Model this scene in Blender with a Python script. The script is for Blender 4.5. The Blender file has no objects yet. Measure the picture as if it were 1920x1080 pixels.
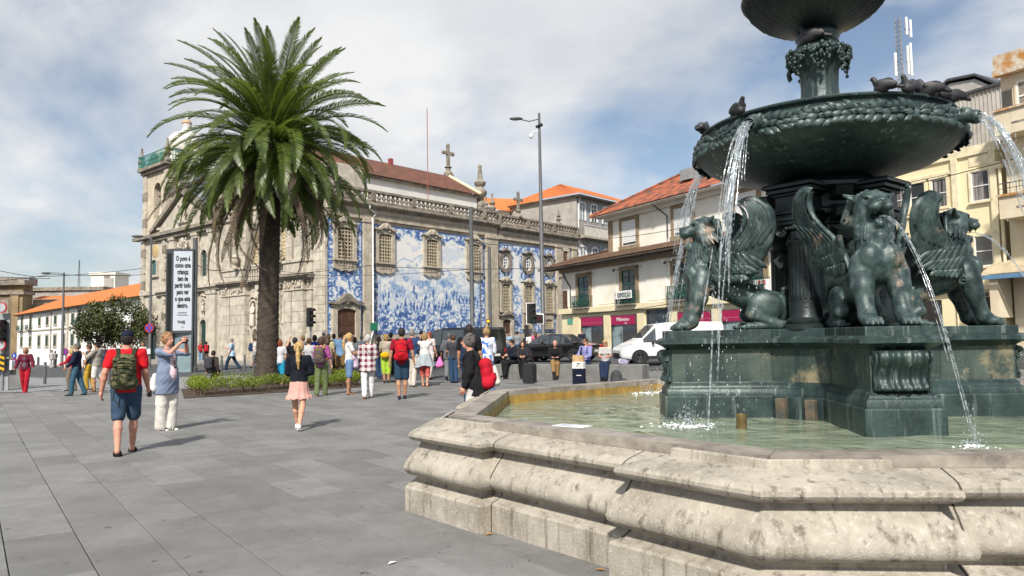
import bpy, bmesh, math, random
import numpy as np
from mathutils import Vector, Matrix
R = math.radians
sc = bpy.context.scene
random.seed(7); rng = np.random.default_rng(7)
# ---------------------------------------------------------------- camera, sky, sun, exposure
F, YH, HC, ROLL = 1391.0, 633.0, 1.6, 0.0165
TH = math.atan((YH-540)/F)
cd = bpy.data.cameras.new('camera'); cam = bpy.data.objects.new('camera', cd); sc.collection.objects.link(cam)
cd.sensor_width = 36; cd.lens = F/1920*36; cd.clip_start = 0.05; cd.clip_end = 6000
cam.matrix_world = Matrix.Translation((0, 0, HC)) @ Matrix.Rotation(R(90)+TH, 4, 'X') @ Matrix.Rotation(-ROLL, 4, 'Z')
sc.camera = cam
SUN_AZ, SUN_EL = R(190), R(43)          # compass bearing of the sun (0 = +Y, clockwise)
w = bpy.data.worlds.new('World'); sc.world = w; w.use_nodes = True
nt = w.node_tree; nt.nodes.clear()
def N(t, tree=None, **kw):
    n = (tree or nt).nodes.new(t)
    for k, v in kw.items(): setattr(n, k, v)
    return n
sky = N('ShaderNodeTexSky', sky_type='NISHITA', sun_disc=False, sun_elevation=SUN_EL, sun_rotation=SUN_AZ, air_density=1.0, dust_density=1.2, ozone_density=1.2)
tc = N('ShaderNodeTexCoord'); sep = N('ShaderNodeSeparateXYZ'); nt.links.new(tc.outputs['Generated'], sep.inputs[0])
zz = N('ShaderNodeMath', operation='MAXIMUM'); zz.inputs[1].default_value = 0.0; nt.links.new(sep.outputs['Z'], zz.inputs[0])
za = N('ShaderNodeMath', operation='ADD'); za.inputs[1].default_value = 0.35; nt.links.new(zz.outputs[0], za.inputs[0])
dv = N('ShaderNodeVectorMath', operation='DIVIDE'); cz = N('ShaderNodeCombineXYZ')
for i in range(3): nt.links.new(za.outputs[0], cz.inputs[i])
nt.links.new(tc.outputs['Generated'], dv.inputs[0]); nt.links.new(cz.outputs[0], dv.inputs[1])   # a flat cloud deck seen from below
mp = N('ShaderNodeMapping'); mp.inputs['Location'].default_value = (0.4, 2.2, 0); mp.inputs['Scale'].default_value = (1, 1, 0.0); nt.links.new(dv.outputs[0], mp.inputs[0])
n1 = N('ShaderNodeTexNoise'); n1.inputs['Scale'].default_value = 0.85; n1.inputs['Detail'].default_value = 9; n1.inputs['Roughness'].default_value = 0.55; n1.inputs['Distortion'].default_value = 0.25
n2 = N('ShaderNodeTexNoise'); n2.inputs['Scale'].default_value = 2.2; n2.inputs['Detail'].default_value = 7; n2.inputs['Roughness'].default_value = 0.5
nt.links.new(mp.outputs[0], n1.inputs[0]); nt.links.new(mp.outputs[0], n2.inputs[0])
cr = N('ShaderNodeValToRGB'); cr.color_ramp.elements[0].position = 0.40; cr.color_ramp.elements[0].color = (.08, .08, .08, 1); cr.color_ramp.elements[1].position = 0.52; cr.color_ramp.elements[1].color = (.97, .97, .97, 1)
nt.links.new(n1.outputs[0], cr.inputs[0])
cc = N('ShaderNodeValToRGB'); cc.color_ramp.elements[0].position = 0.36; cc.color_ramp.elements[0].color = (5.6, 5.85, 6.2, 1); cc.color_ramp.elements[1].position = 0.62; cc.color_ramp.elements[1].color = (7.6, 7.6, 7.6, 1)
nt.links.new(n2.outputs[0], cc.inputs[0])
mx = N('ShaderNodeMixRGB'); nt.links.new(cr.outputs[0], mx.inputs[0]); nt.links.new(sky.outputs[0], mx.inputs[1]); nt.links.new(cc.outputs[0], mx.inputs[2])
bg = N('ShaderNodeBackground'); bg.inputs['Strength'].default_value = 0.098; nt.links.new(mx.outputs[0], bg.inputs[0])
wo = N('ShaderNodeOutputWorld'); nt.links.new(bg.outputs[0], wo.inputs[0])
sl = bpy.data.lights.new('sun', 'SUN'); sl.energy = 4.8; sl.angle = R(3.5); sl.color = (1.0, .94, .85)
so = bpy.data.objects.new('sun', sl); sc.collection.objects.link(so)
sdir = Vector((math.sin(SUN_AZ)*math.cos(SUN_EL), math.cos(SUN_AZ)*math.cos(SUN_EL), math.sin(SUN_EL)))
so.rotation_euler = sdir.to_track_quat('Z', 'Y').to_euler(); so.location = sdir*60
vs = sc.view_settings; vs.view_transform = 'Standard'; vs.look = 'None'; vs.exposure = 0.3; vs.gamma = 1.0; vs.use_curve_mapping = False
sc.render.engine = 'CYCLES'; cy = sc.cycles
cy.use_denoising = True; cy.max_bounces = 6; cy.diffuse_bounces = 3; cy.glossy_bounces = 3; cy.transmission_bounces = 4; cy.transparent_max_bounces = 24; cy.caustics_reflective = False; cy.caustics_refractive = False
cy.sample_clamp_indirect = 6
# ---------------------------------------------------------------- helpers
ctht, stht, crl, srl = math.cos(TH), math.sin(TH), math.cos(ROLL), math.sin(ROLL)
def S(t): t = min(1, max(0, t)); return t*t*(3-2*t)
def g(x, y):                                            # the ground: rises gently to the right, falls away at the far left
    return .32*S((y-20)/22)*S((x+18)/16) - 1.7*S((y-48)/45)*S((-24-x)/16)
def ray(x, y):
    r = (x-960)/F; u = (540-y)/F; r, u = r*crl+u*srl, -r*srl+u*crl
    return (r, ctht-stht*u, stht+ctht*u)
def onz(x, y, z=0.0):
    d = ray(x, y); t = (z-HC)/d[2]; return (t*d[0], t*d[1], z)
def ony(x, y, Y):
    d = ray(x, y); t = Y/d[1]; return (t*d[0], Y, HC+t*d[2])
def ong(x, y):
    z = 0
    for i in range(12): p = onz(x, y, z); z = .5*z+.5*g(p[0], p[1])
    return (p[0], p[1], g(p[0], p[1]))
def link(o): sc.collection.objects.link(o); return o
def tag(o, label=None, cat=None, group=None, kind=None):
    for k, v in (('label', label), ('category', cat), ('group', group), ('kind', kind)):
        if v: o[k] = v
    return o
def empty(name, loc=(0, 0, 0), rz=0, label=None, cat=None, group=None, parent=None):
    o = link(bpy.data.objects.new(name, None)); o.location = loc; o.rotation_euler = (0, 0, rz); o.empty_display_size = .2
    if parent: o.parent = parent
    return tag(o, label, cat, group)
def mobj(name, me, parent=None, loc=None, rz=None):
    o = link(bpy.data.objects.new(name, me))
    if parent: o.parent = parent
    if loc is not None: o.location = loc
    if rz is not None: o.rotation_euler = (0, 0, rz) if not hasattr(rz, '__len__') else rz
    return o
def copy_tree(o, parent=None):
    c = link(o.copy()); c.parent = parent
    for ch in o.children: copy_tree(ch, c)
    return c
class MB:
    def __init__(s): s.v = []; s.f = []; s.M = None
    def add(s, vs, fs):
        b = len(s.v)
        if s.M is not None: vs = [tuple(s.M @ Vector(p)) for p in vs]
        s.v += [tuple(p) for p in vs]; s.f += [tuple(b+i for i in q) for q in fs]; return s
    def box(s, x0, x1, y0, y1, z0, z1):
        return s.add([(x0, y0, z0), (x1, y0, z0), (x1, y1, z0), (x0, y1, z0), (x0, y0, z1), (x1, y0, z1), (x1, y1, z1), (x0, y1, z1)],
                     [(3, 2, 1, 0), (4, 5, 6, 7), (0, 1, 5, 4), (1, 2, 6, 5), (2, 3, 7, 6), (3, 0, 4, 7)])
    def bbox(s, x0, x1, y0, y1, z0, z1, b=.02):           # box with a chamfered top and sides facing out
        ins = [(x0, x1, y0, y1, z0), (x0, x1, y0, y1, z1-b), (x0+b, x1-b, y0+b, y1-b, z1)]
        vs = []
        for a0, a1, c0, c1, z in ins: vs += [(a0, c0, z), (a1, c0, z), (a1, c1, z), (a0, c1, z)]
        fs = [(3, 2, 1, 0), (8, 9, 10, 11)]
        for k in (0, 4):
            for i in range(4): j = (i+1) % 4; fs.append((k+i, k+j, k+4+j, k+4+i))
        return s.add(vs, fs)
    def prism(s, poly, a0, a1, ax='y'):                   # polygon (u,w) extruded along an axis
        n = len(poly)
        P = {'y': lambda u, w_, a: (u, a, w_), 'x': lambda u, w_, a: (a, u, w_), 'z': lambda u, w_, a: (u, w_, a)}[ax]
        vs = [P(u, w_, a0) for u, w_ in poly]+[P(u, w_, a1) for u, w_ in poly]
        return s.add(vs, [tuple(range(n))[::-1], tuple(range(n, 2*n))]+[(i, (i+1) % n, n+(i+1) % n, n+i) for i in range(n)])
    def tube(s, pts, rad, n=8, cap=True, flat=1.0, up=None):
        pts = [Vector(p) for p in pts]; m = len(pts)
        if not hasattr(rad, '__len__'): rad = [rad]*m
        vs = []; prev = None
        for i, p in enumerate(pts):
            d = (pts[min(i+1, m-1)]-pts[max(i-1, 0)]).normalized()
            if prev is None:
                a = Vector(up) if up else (Vector((0, 0, 1)) if abs(d.z) < .9 else Vector((1, 0, 0)))
                xx = d.cross(a).normalized()
            else: xx = (prev-d*prev.dot(d)).normalized()
            prev = xx; yy = d.cross(xx)
            for k in range(n):
                t = 2*math.pi*k/n; vs.append(p+xx*math.cos(t)*rad[i]+yy*math.sin(t)*rad[i]*flat)
        fs = [(i*n+k, i*n+(k+1) % n, (i+1)*n+(k+1) % n, (i+1)*n+k) for i in range(m-1) for k in range(n)]
        if cap: fs += [tuple(range(n))[::-1], tuple(range((m-1)*n, m*n))]
        return s.add(vs, fs)
    def lathe(s, prof, n=32, c=(0, 0, 0), a0=0, a1=2*math.pi, cap=False, mod=None):
        full = abs(a1-a0-2*math.pi) < 1e-6; m = n if full else n+1; vs = []
        for i in range(m):
            t = a0+(a1-a0)*i/n
            for j, (r, z) in enumerate(prof):
                if mod: r = r*mod(t, j)
                vs.append((c[0]+r*math.cos(t), c[1]+r*math.sin(t), c[2]+z))
        k = len(prof); fs = []
        for i in range(n):
            i2 = (i+1) % m
            fs += [(i*k+j, i2*k+j, i2*k+j+1, i*k+j+1) for j in range(k-1)]
        if cap and full: fs += [tuple(i*k for i in range(m))[::-1], tuple(i*k+k-1 for i in range(m))]
        return s.add(vs, fs)
    def ell(s, c, r, n=10, m=7, rot=None):
        vs = []; fs = []
        for i in range(m+1):
            p = math.pi*i/m
            for k in range(n):
                t = 2*math.pi*k/n; v = Vector((r[0]*math.sin(p)*math.cos(t), r[1]*math.sin(p)*math.sin(t), r[2]*math.cos(p)))
                if rot is not None: v = rot @ v
                vs.append(v+Vector(c))
        for i in range(m):
            for k in range(n): fs.append((i*n+k, (i+1)*n+k, (i+1)*n+(k+1) % n, i*n+(k+1) % n))
        return s.add(vs, fs)
    def sweep(s, path, prof, closed=True, caps=False):    # plan polygon (x,y) with mitred corners, profile (outward offset, z)
        P = [Vector(p) for p in path]; n = len(P); vs = []; k = len(prof)
        nor = []
        for i in range(n if closed else n-1):
            d = (P[(i+1) % n]-P[i]).normalized(); nor.append(Vector((d.y, -d.x)))
        for i in range(n):
            if closed: a, b = nor[i-1], nor[i]
            else: a = nor[max(i-1, 0)]; b = nor[min(i, n-2)]
            mv = (a+b); mv = mv/max(mv.dot(a), .2)
            for o, z in prof: q = P[i]+mv*o; vs.append((q.x, q.y, z))
        fs = []
        for i in range(n if closed else n-1):
            i2 = (i+1) % n; fs += [(i*k+j, i2*k+j, i2*k+j+1, i*k+j+1) for j in range(k-1)]
        if caps and not closed: fs += [tuple(range(k)), tuple(range((n-1)*k, n*k))[::-1]]
        return s.add(vs, fs)
    def mesh(s, name='m', mat=None, smooth=None):
        me = bpy.data.meshes.new(name); me.from_pydata(s.v, [], s.f)
        if mat: me.materials.append(mat)
        if smooth is not None:
            me.shade_smooth()
            if smooth < 179: me.set_sharp_from_angle(angle=R(smooth))
        me.validate(); me.update(); return me
    def build(s, name, mat, parent=None, smooth=None, loc=None, rz=None, fix=False):
        me = s.mesh(name, mat, smooth)
        if fix: bm = bmesh.new(); bm.from_mesh(me); bmesh.ops.recalc_face_normals(bm, faces=bm.faces); bm.to_mesh(me); bm.free()
        return mobj(name, me, parent, loc, rz)
def box_obj(name, mat, parent, *b): return MB().box(*b).build(name, mat, parent)
# ---------------------------------------------------------------- signed-distance sculpting (surface nets)
class Sdf:
    def __init__(s): s.P = []
    def cap(s, a, b, ra, rb=None, k=.02, sub=False):
        s.P.append(('c', np.array(a, float), np.array(b, float), ra, ra if rb is None else rb, k, sub)); return s
    def chain(s, pts, k=.02):
        for (a, ra), (b, rb) in zip(pts, pts[1:]): s.cap(a, b, ra, rb, k)
        return s
    def ell(s, c, r, k=.02, rot=None, sub=False):
        m = np.eye(3) if rot is None else np.array(rot.to_3x3() if hasattr(rot, 'to_3x3') else rot)
        s.P.append(('e', np.array(c, float), np.array(r, float), m, 0, k, sub)); return s
    def cut(s, p, n): s.P.append(('h', np.array(p, float), np.array(n, float), 0, 0, .001, True)); return s   # remove what lies on the side of n
    def mesh(s, vox, name='m', mat=None, smooth=True, noise=0):
        lo = np.full(3, 1e9); hi = -lo
        for q in s.P:
            if q[6]: continue
            if q[0] == 'c': rr = max(q[3], q[4]); lo = np.minimum(lo, np.minimum(q[1], q[2])-rr); hi = np.maximum(hi, np.maximum(q[1], q[2])+rr)
            else: rr = q[2].max(); lo = np.minimum(lo, q[1]-rr); hi = np.maximum(hi, q[1]+rr)
        lo -= 3*vox; hi += 3*vox; n = np.ceil((hi-lo)/vox).astype(int)+1
        D = np.full(n, 9.0, np.float32); ax = [lo[i]+vox*np.arange(n[i]) for i in range(3)]
        for q in s.P:
            k = q[5]
            if q[0] == 'h':
                X = np.meshgrid(*ax, indexing='ij', sparse=True); d = -sum((X[i]-q[1][i])*q[2][i] for i in range(3)); D = np.maximum(D, -d); continue
            if q[0] == 'c': rr = max(q[3], q[4]); a = np.minimum(q[1], q[2])-rr; b = np.maximum(q[1], q[2])+rr
            else: rr = q[2].max(); a = q[1]-rr; b = q[1]+rr
            a = np.maximum(0, np.floor((a-lo-4*k-3*vox)/vox).astype(int)); b = np.minimum(n, np.ceil((b-lo+4*k+3*vox)/vox).astype(int)+1)
            sl_ = tuple(slice(a[i], b[i]) for i in range(3)); X = np.meshgrid(*[ax[i][sl_[i]] for i in range(3)], indexing='ij')
            if q[0] == 'c':
                ba = q[2]-q[1]; L = max(ba@ba, 1e-9); pa = [X[i]-q[1][i] for i in range(3)]
                h = np.clip(sum(pa[i]*ba[i] for i in range(3))/L, 0, 1)
                d = np.sqrt(sum((pa[i]-ba[i]*h)**2 for i in range(3)))-(q[3]+(q[4]-q[3])*h)
            else:
                pa = [X[i]-q[1][i] for i in range(3)]; m = q[3]; r = q[2]
                loc = [sum(m[j][i]*pa[j] for j in range(3)) for i in range(3)]
                k0 = np.sqrt(sum((loc[i]/r[i])**2 for i in range(3))); k1 = np.sqrt(sum((loc[i]/r[i]**2)**2 for i in range(3)))+1e-9
                d = k0*(k0-1)/k1
            A = D[sl_]
            if q[6]: h = np.clip(.5-.5*(A+d)/k, 0, 1); D[sl_] = A+(-d-A)*h+k*h*(1-h)
            else: h = np.clip(.5+.5*(d-A)/k, 0, 1); D[sl_] = np.where(A > 5, d, d+(A-d)*h-k*h*(1-h))
        ins = D < 0; c = ins[:-1, :-1, :-1].astype(np.int8)
        cnt = sum(ins[i:n[0]-1+i, j:n[1]-1+j, l:n[2]-1+l].astype(np.int8) for i in (0, 1) for j in (0, 1) for l in (0, 1))
        act = (cnt > 0) & (cnt < 8); idx = -np.ones(act.shape, int); ids = np.argwhere(act); idx[act] = np.arange(len(ids))
        acc = np.zeros((len(ids), 3)); num = np.zeros(len(ids)); off = [(i, j, l) for i in (0, 1) for j in (0, 1) for l in (0, 1)]
        for p in off:
            for d3 in range(3):
                if p[d3]: continue
                p2 = list(p); p2[d3] = 1
                v0 = D[ids[:, 0]+p[0], ids[:, 1]+p[1], ids[:, 2]+p[2]]; v1 = D[ids[:, 0]+p2[0], ids[:, 1]+p2[1], ids[:, 2]+p2[2]]
                ok = (v0 < 0) != (v1 < 0); t = np.where(ok, v0/np.where(ok, v0-v1, 1), 0)
                pt = np.array(p, float)[None].repeat(len(ids), 0); pt[:, d3] += t; acc[ok] += pt[ok]; num[ok] += 1
        V = lo+vox*(ids+acc/np.maximum(num, 1)[:, None]); fs = []
        for d3 in range(3):
            e = [0, 0, 0]; e[d3] = 1; u = (d3+1) % 3; v = (d3+2) % 3
            A = ins[:n[0]-e[0], :n[1]-e[1], :n[2]-e[2]]; B = ins[e[0]:, e[1]:, e[2]:]; q = np.argwhere(A != B)
            q = q[(q[:, u] > 0) & (q[:, v] > 0) & (q[:, u] < n[u]-1) & (q[:, v] < n[v]-1)]
            fl = A[q[:, 0], q[:, 1], q[:, 2]]
            o = []
            for (du, dv_) in ((-1, -1), (0, -1), (0, 0), (-1, 0)):
                w_ = q.copy(); w_[:, u] += du; w_[:, v] += dv_; o.append(idx[w_[:, 0], w_[:, 1], w_[:, 2]])
            o = np.stack(o, 1); o[~fl] = o[~fl][:, ::-1]; fs.append(o)
        Q = np.concatenate(fs); Q = Q[(Q >= 0).all(1)]
        me = bpy.data.meshes.new(name); me.vertices.add(len(V)); me.vertices.foreach_set('co', V.astype(np.float32).ravel())
        me.loops.add(Q.size); me.loops.foreach_set('vertex_index', Q.astype(np.int32).ravel())
        me.polygons.add(len(Q)); me.polygons.foreach_set('loop_start', np.arange(0, Q.size, 4, dtype=np.int32))
        me.update(calc_edges=True)
        if mat: me.materials.append(mat)
        if smooth: me.shade_smooth()
        return me
def join_mesh(me, mb, mat=None):                          # append builder geometry to a mesh
    bm = bmesh.new(); bm.from_mesh(me); vs = [bm.verts.new(p) for p in mb.v]; mi = 0
    if mat: me.materials.append(mat); mi = len(me.materials)-1
    for f in mb.f:
        try: q = bm.faces.new([vs[i] for i in f]); q.smooth = True; q.material_index = mi
        except ValueError: pass
    bm.to_mesh(me); bm.free(); return me
# ---------------------------------------------------------------- materials
MATS = {}
def mat(name, col, rough=.8, col2=None, scale=3, var=.25, bump=0, bscale=40, metal=0, streak=None, streak_s=(6, 6, .4), spec=.5, rnd=0, coat=0, seed=0, contrast=(.35, .65), spots=None, detail=6, nrough=.62):
    if name in MATS: return MATS[name]
    m = bpy.data.materials.new(name); m.use_nodes = True; t = m.node_tree; L = t.links; b = t.nodes['Principled BSDF']
    b.inputs['Roughness'].default_value = rough; b.inputs['Metallic'].default_value = metal; b.inputs['Specular IOR Level'].default_value = spec; b.inputs['Coat Weight'].default_value = coat
    tcn = N('ShaderNodeNewGeometry', t); co = tcn.outputs['Position']
    if col2 is None: col2 = tuple(c*(1-var) for c in col)
    nz = N('ShaderNodeTexNoise', t); nz.inputs['Scale'].default_value = scale; nz.inputs['Detail'].default_value = detail; nz.inputs['Roughness'].default_value = nrough
    ad = N('ShaderNodeVectorMath', t, operation='ADD'); ad.inputs[1].default_value = (seed*3.1, seed*1.7, seed*.9); L.new(co, ad.inputs[0]); L.new(ad.outputs[0], nz.inputs[0])
    rp = N('ShaderNodeValToRGB', t); rp.color_ramp.elements[0].position = contrast[0]; rp.color_ramp.elements[1].position = contrast[1]
    rp.color_ramp.elements[0].color = (*col2, 1); rp.color_ramp.elements[1].color = (*col, 1); L.new(nz.outputs[0], rp.inputs[0]); out = rp.outputs[0]
    if streak:
        mpn = N('ShaderNodeMapping', t); mpn.inputs['Scale'].default_value = streak_s; L.new(ad.outputs[0], mpn.inputs[0])
        n3 = N('ShaderNodeTexNoise', t); n3.inputs['Scale'].default_value = 1; n3.inputs['Detail'].default_value = 7; n3.inputs['Roughness'].default_value = .65; L.new(mpn.outputs[0], n3.inputs[0])
        r3 = N('ShaderNodeValToRGB', t); r3.color_ramp.elements[0].position = streak[1]; r3.color_ramp.elements[1].position = streak[2]; L.new(n3.outputs[0], r3.inputs[0])
        mm = N('ShaderNodeMixRGB', t); mm.inputs[2].default_value = (*streak[0], 1); L.new(r3.outputs[0], mm.inputs[0]); L.new(out, mm.inputs[1]); out = mm.outputs[0]
    if spots:
        n4 = N('ShaderNodeTexNoise', t); n4.inputs['Scale'].default_value = spots[3]; n4.inputs['Detail'].default_value = 8; n4.inputs['Roughness'].default_value = .7; L.new(ad.outputs[0], n4.inputs[0])
        r4 = N('ShaderNodeValToRGB', t); r4.color_ramp.elements[0].position = spots[1]; r4.color_ramp.elements[1].position = spots[2]; L.new(n4.outputs[0], r4.inputs[0])
        mm = N('ShaderNodeMixRGB', t); mm.inputs[2].default_value = (*spots[0], 1); L.new(r4.outputs[0], mm.inputs[0]); L.new(out, mm.inputs[1]); out = mm.outputs[0]
    if rnd:
        oi = N('ShaderNodeObjectInfo', t); ge = N('ShaderNodeNewGeometry', t); sm = N('ShaderNodeMath', t, operation='ADD'); L.new(oi.outputs['Random'], sm.inputs[0]); L.new(ge.outputs['Random Per Island'], sm.inputs[1])
        fr = N('ShaderNodeMath', t, operation='FRACT'); L.new(sm.outputs[0], fr.inputs[0]); mr = N('ShaderNodeMapRange', t); mr.inputs['To Min'].default_value = 1-rnd; mr.inputs['To Max'].default_value = 1+rnd; L.new(fr.outputs[0], mr.inputs[0])
        hs = N('ShaderNodeHueSaturation', t); L.new(mr.outputs[0], hs.inputs['Value']); L.new(out, hs.inputs['Color']); out = hs.outputs[0]
    L.new(out, b.inputs['Base Color'])
    if bump:
        n5 = N('ShaderNodeTexNoise', t); n5.inputs['Scale'].default_value = bscale; n5.inputs['Detail'].default_value = 8; L.new(ad.outputs[0], n5.inputs[0])
        bp = N('ShaderNodeBump', t); bp.inputs['Strength'].default_value = min(1, bump); bp.inputs['Distance'].default_value = .02*max(1, bump); L.new(n5.outputs[0], bp.inputs['Height']); L.new(bp.outputs[0], b.inputs['Normal'])
    MATS[name] = m; return m
def glassmat(name, tint=(.1, .14, .16), rough=.06):
    if name in MATS: return MATS[name]
    m = mat(name, tint, rough, var=.4, scale=1.2, spec=.7); return m
ASPH = mat('asphalt', (.075, .08, .085), .9, var=.35, scale=1.5, bump=.3, bscale=60)
GRAN = mat('granite_slab', (.215, .213, .208), .66, (.14, .139, .137), scale=1.3, bump=.15, bscale=150, rnd=.15, spots=((.05, .05, .05), .635, .66, 8), streak=((.13, .128, .125), .5, .85), streak_s=(.45, .45, .45), contrast=(.36, .64), detail=13, nrough=.8)
STONE = mat('limestone', (.52, .465, .375), .9, (.34, .295, .225), scale=2.2, bump=.4, bscale=16, streak=((.14, .12, .095), .56, .8), spots=((.55, .5, .42), .6, .75, 4))
LICHROOF = mat('lichen_roof_tile', (.2, .1, .055), .9, (.09, .07, .05), scale=2, rnd=.3)
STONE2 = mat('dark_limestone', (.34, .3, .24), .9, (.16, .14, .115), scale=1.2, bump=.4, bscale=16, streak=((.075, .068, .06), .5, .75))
WHITEW = mat('white_plaster', (.78, .75, .68), .9, (.66, .62, .53), scale=.7, bump=.08, streak=((.5, .45, .36), .62, .9, ), streak_s=(1.2, 1.2, .15))
CREAM = mat('cream_plaster', (.78, .69, .47), .85, (.72, .62, .4), scale=.6, bump=.05, streak=((.55, .43, .24), .66, .95), streak_s=(1.5, 1.5, .15))
YELLOW = mat('yellow_plaster', (.82, .73, .49), .85, (.78, .68, .44), scale=.6, bump=.05, streak=((.6, .45, .22), .68, .95), streak_s=(1.5, 1.5, .15))
GREYW = mat('grey_plaster', (.4, .38, .35), .9, (.28, .26, .24), scale=.8, streak=((.2, .19, .17), .55, .85), streak_s=(1, 1, .12))
TILEROOF = mat('orange_roof_tile', (.62, .2, .05), .85, (.46, .12, .035), scale=3, rnd=.18)
OLDROOF = mat('weathered_roof_tile', (.36, .1, .045), .9, (.085, .045, .035), scale=1.6, rnd=.25, contrast=(.38, .6))
BROWNROOF = mat('brown_roof_tile', (.16, .065, .04), .9, (.08, .04, .03), scale=1.5, rnd=.25)
GLASS = glassmat('window_glass', (.05, .06, .065))
PALEGLASS = glassmat('pale_window_glass', (.3, .33, .35), .12)
IRON = mat('painted_iron', (.06, .065, .07), .5, var=.2)
POLE = mat('grey_pole_paint', (.1, .105, .11), .5, var=.25)
STEEL = mat('galvanised_steel', (.35, .36, .37), .4, metal=.6)
WHITE = mat('white_paint', (.8, .8, .79), .45, var=.05)
BLACK = mat('black_plastic', (.012, .012, .013), .45, var=.2)
GREEN = mat('green_paint', (.012, .075, .06), .5, var=.3)
WOOD = mat('brown_wood', (.11, .05, .032), .6, var=.4, scale=6)
RED = mat('red_paint', (.5, .015, .02), .5, var=.1)
# ---------------------------------------------------------------- ground
def sheet(name, xs, ys, dz, m, inside=None, kind='structure'):
    b = MB(); idx = {}
    for i, x in enumerate(xs):
        for j, y in enumerate(ys): idx[i, j] = len(b.v); b.v.append((x, y, g(x, y)+dz))
    for i in range(len(xs)-1):
        for j in range(len(ys)-1):
            if inside is None or inside((xs[i]+xs[i+1])/2, (ys[j]+ys[j+1])/2): b.f.append((idx[i, j], idx[i+1, j], idx[i+1, j+1], idx[i, j+1]))
    o = b.build(name, m, smooth=180); return tag(o, kind=kind)
lin = lambda a, b, n: [a+(b-a)*i/n for i in range(n+1)]
xs = [-3000, -900, -300]+lin(-120, 60, 90)+[120, 300, 900, 3000]; ys = [-600, -100, -30]+lin(-10, 130, 70)+[200, 400, 900, 3000]
o = sheet('road', xs, ys, -.02, ASPH)
def plaza_edge(x): return 25.6+.12*(x+17) if x < 4 else 30.5
# paving: strips run along heading -36.2 degrees, slabs staggered
hd = R(-36.2); U = Vector((math.sin(hd), math.cos(hd))); V = Vector((U.y, -U.x)); WID = .5
base = MB()
sheet('plaza_bed', lin(-30, 24, 27), lin(-2, 32, 17), -.012, mat('joint_mortar', (.05, .05, .048), .95, var=.3), lambda x, y: y < plaza_edge(x)+1)
slabs = []
r0 = random.Random(3); O = Vector((-5.8, 9.23))
for k in range(-50, 62):
    s = -30+r0.random()*1.2
    while s < 42:
        ln = r0.choice((.8, 1.0, 1.0, 1.2, 1.4)); c = O+U*(s+ln/2)+V*((k+.5)*WID); s += ln
        if c.y < -.5 or c.y > plaza_edge(c.x) or c.x < -27 or c.x > 22: continue
        if c.y < 3 and abs(c.x) > 6: continue
        if abs(c.x) > c.y*.78+3.5: continue
        q = c-Vector((3.64, 8.47))
        if max(abs(q.x), abs(q.y), abs(q.x+q.y)*.7071, abs(q.x-q.y)*.7071) < 3.9: continue
        slabs.append((c.x, c.y, ln, r0.uniform(-.002, .002)))
slabs.sort(key=lambda t: -(t[2]*WID)/(t[0]**2+t[1]**2)**1.5 if t[1] > 3.6 else 1)
plaza = tag(empty('plaza_paving'), kind='structure')
smesh = {}
angU = math.atan2(U.y, U.x)
for i, (x, y, ln, dz) in enumerate(slabs[:295]):
    if ln not in smesh: smesh[ln] = MB().bbox(-ln/2+.004, ln/2-.004, -WID/2+.004, WID/2-.004, -.03, 0, .004).mesh('slab', GRAN)
    ob = mobj('slab', smesh[ln], plaza, (x, y, g(x, y)+.006+dz), angU)
rest = MB()
for x, y, ln, dz in slabs[295:]:
    rest.M = Matrix.Translation((x, y, g(x, y)+.006+dz)) @ Matrix.Rotation(angU, 4, 'Z'); rest.box(-ln/2+.004, ln/2-.004, -WID/2+.004, WID/2-.004, -.02, 0)
rest.M = None; rest.build('slab_field', GRAN, plaza)['kind'] = 'stuff'
# cobbled strip on the left, pavement by the church, kerbs
COB = mat('cobbles', (.26, .265, .27), .8, (.12, .125, .13), scale=7, bump=1, bscale=7, rnd=.15)
sheet('cobbled_strip', lin(-46, -8, 19), lin(25, 39, 14), -.008, COB, lambda x, y: plaza_edge(x) < y < 34+(-.25*(x+10)))
PAVE = mat('pavement', (.3, .285, .26), .9, (.22, .21, .19), scale=2, bump=.2, bscale=30)
def strip(name, m, poly, z):
    b = MB(); b.prism(poly, -.3, z, 'z'); return tag(b.build(name, m), kind='structure')
# ---------------------------------------------------------------- wall helper
class Wall:                                               # u along the wall, o outward, z up, in its building's frame
    def __init__(s, root, M): s.root = root; s.M = M
    def mb(s): b = MB(); b.M = s.M; return b
    def box(s, name, m, u0, u1, o0, o1, z0, z1, parent=None): return s.mb().box(u0, u1, o0, o1, z0, z1).build(name, m, parent or s.root, fix=True)
    def poly(s, name, m, pts, o0, o1, parent=None): return s.mb().prism(pts, o0, o1, 'y').build(name, m, parent or s.root, fix=True)
def arch(u, w_, z0, z1, n=10, flat=.5):                   # outline of an opening with a curved head
    h = w_*flat; return [(u-w_, z0)]+[(u-w_*math.cos(math.pi*i/n), z1-h+h*math.sin(math.pi*i/n)) for i in range(n+1)]+[(u+w_, z0)]
def ring(b, outer, inner, o0, o1):                        # frame between two outlines with the same number of points (open at the foot)
    n = len(outer)
    for i in range(n-1):
        q = [outer[i], outer[i+1], inner[i+1], inner[i]]; b.prism(q, o0, o1, 'y')
HOOD = [(-1, 0), (-1.06, .1), (-.95, .16), (-.62, .16), (-.5, .3), (-.3, .46), (-.16, .62), (0, .68), (.16, .62), (.3, .46), (.5, .3), (.62, .16), (.95, .16), (1.06, .1), (1, 0), (.6, -.02), (.35, .12), (0, .22), (-.35, .12), (-.6, -.02)]
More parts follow.
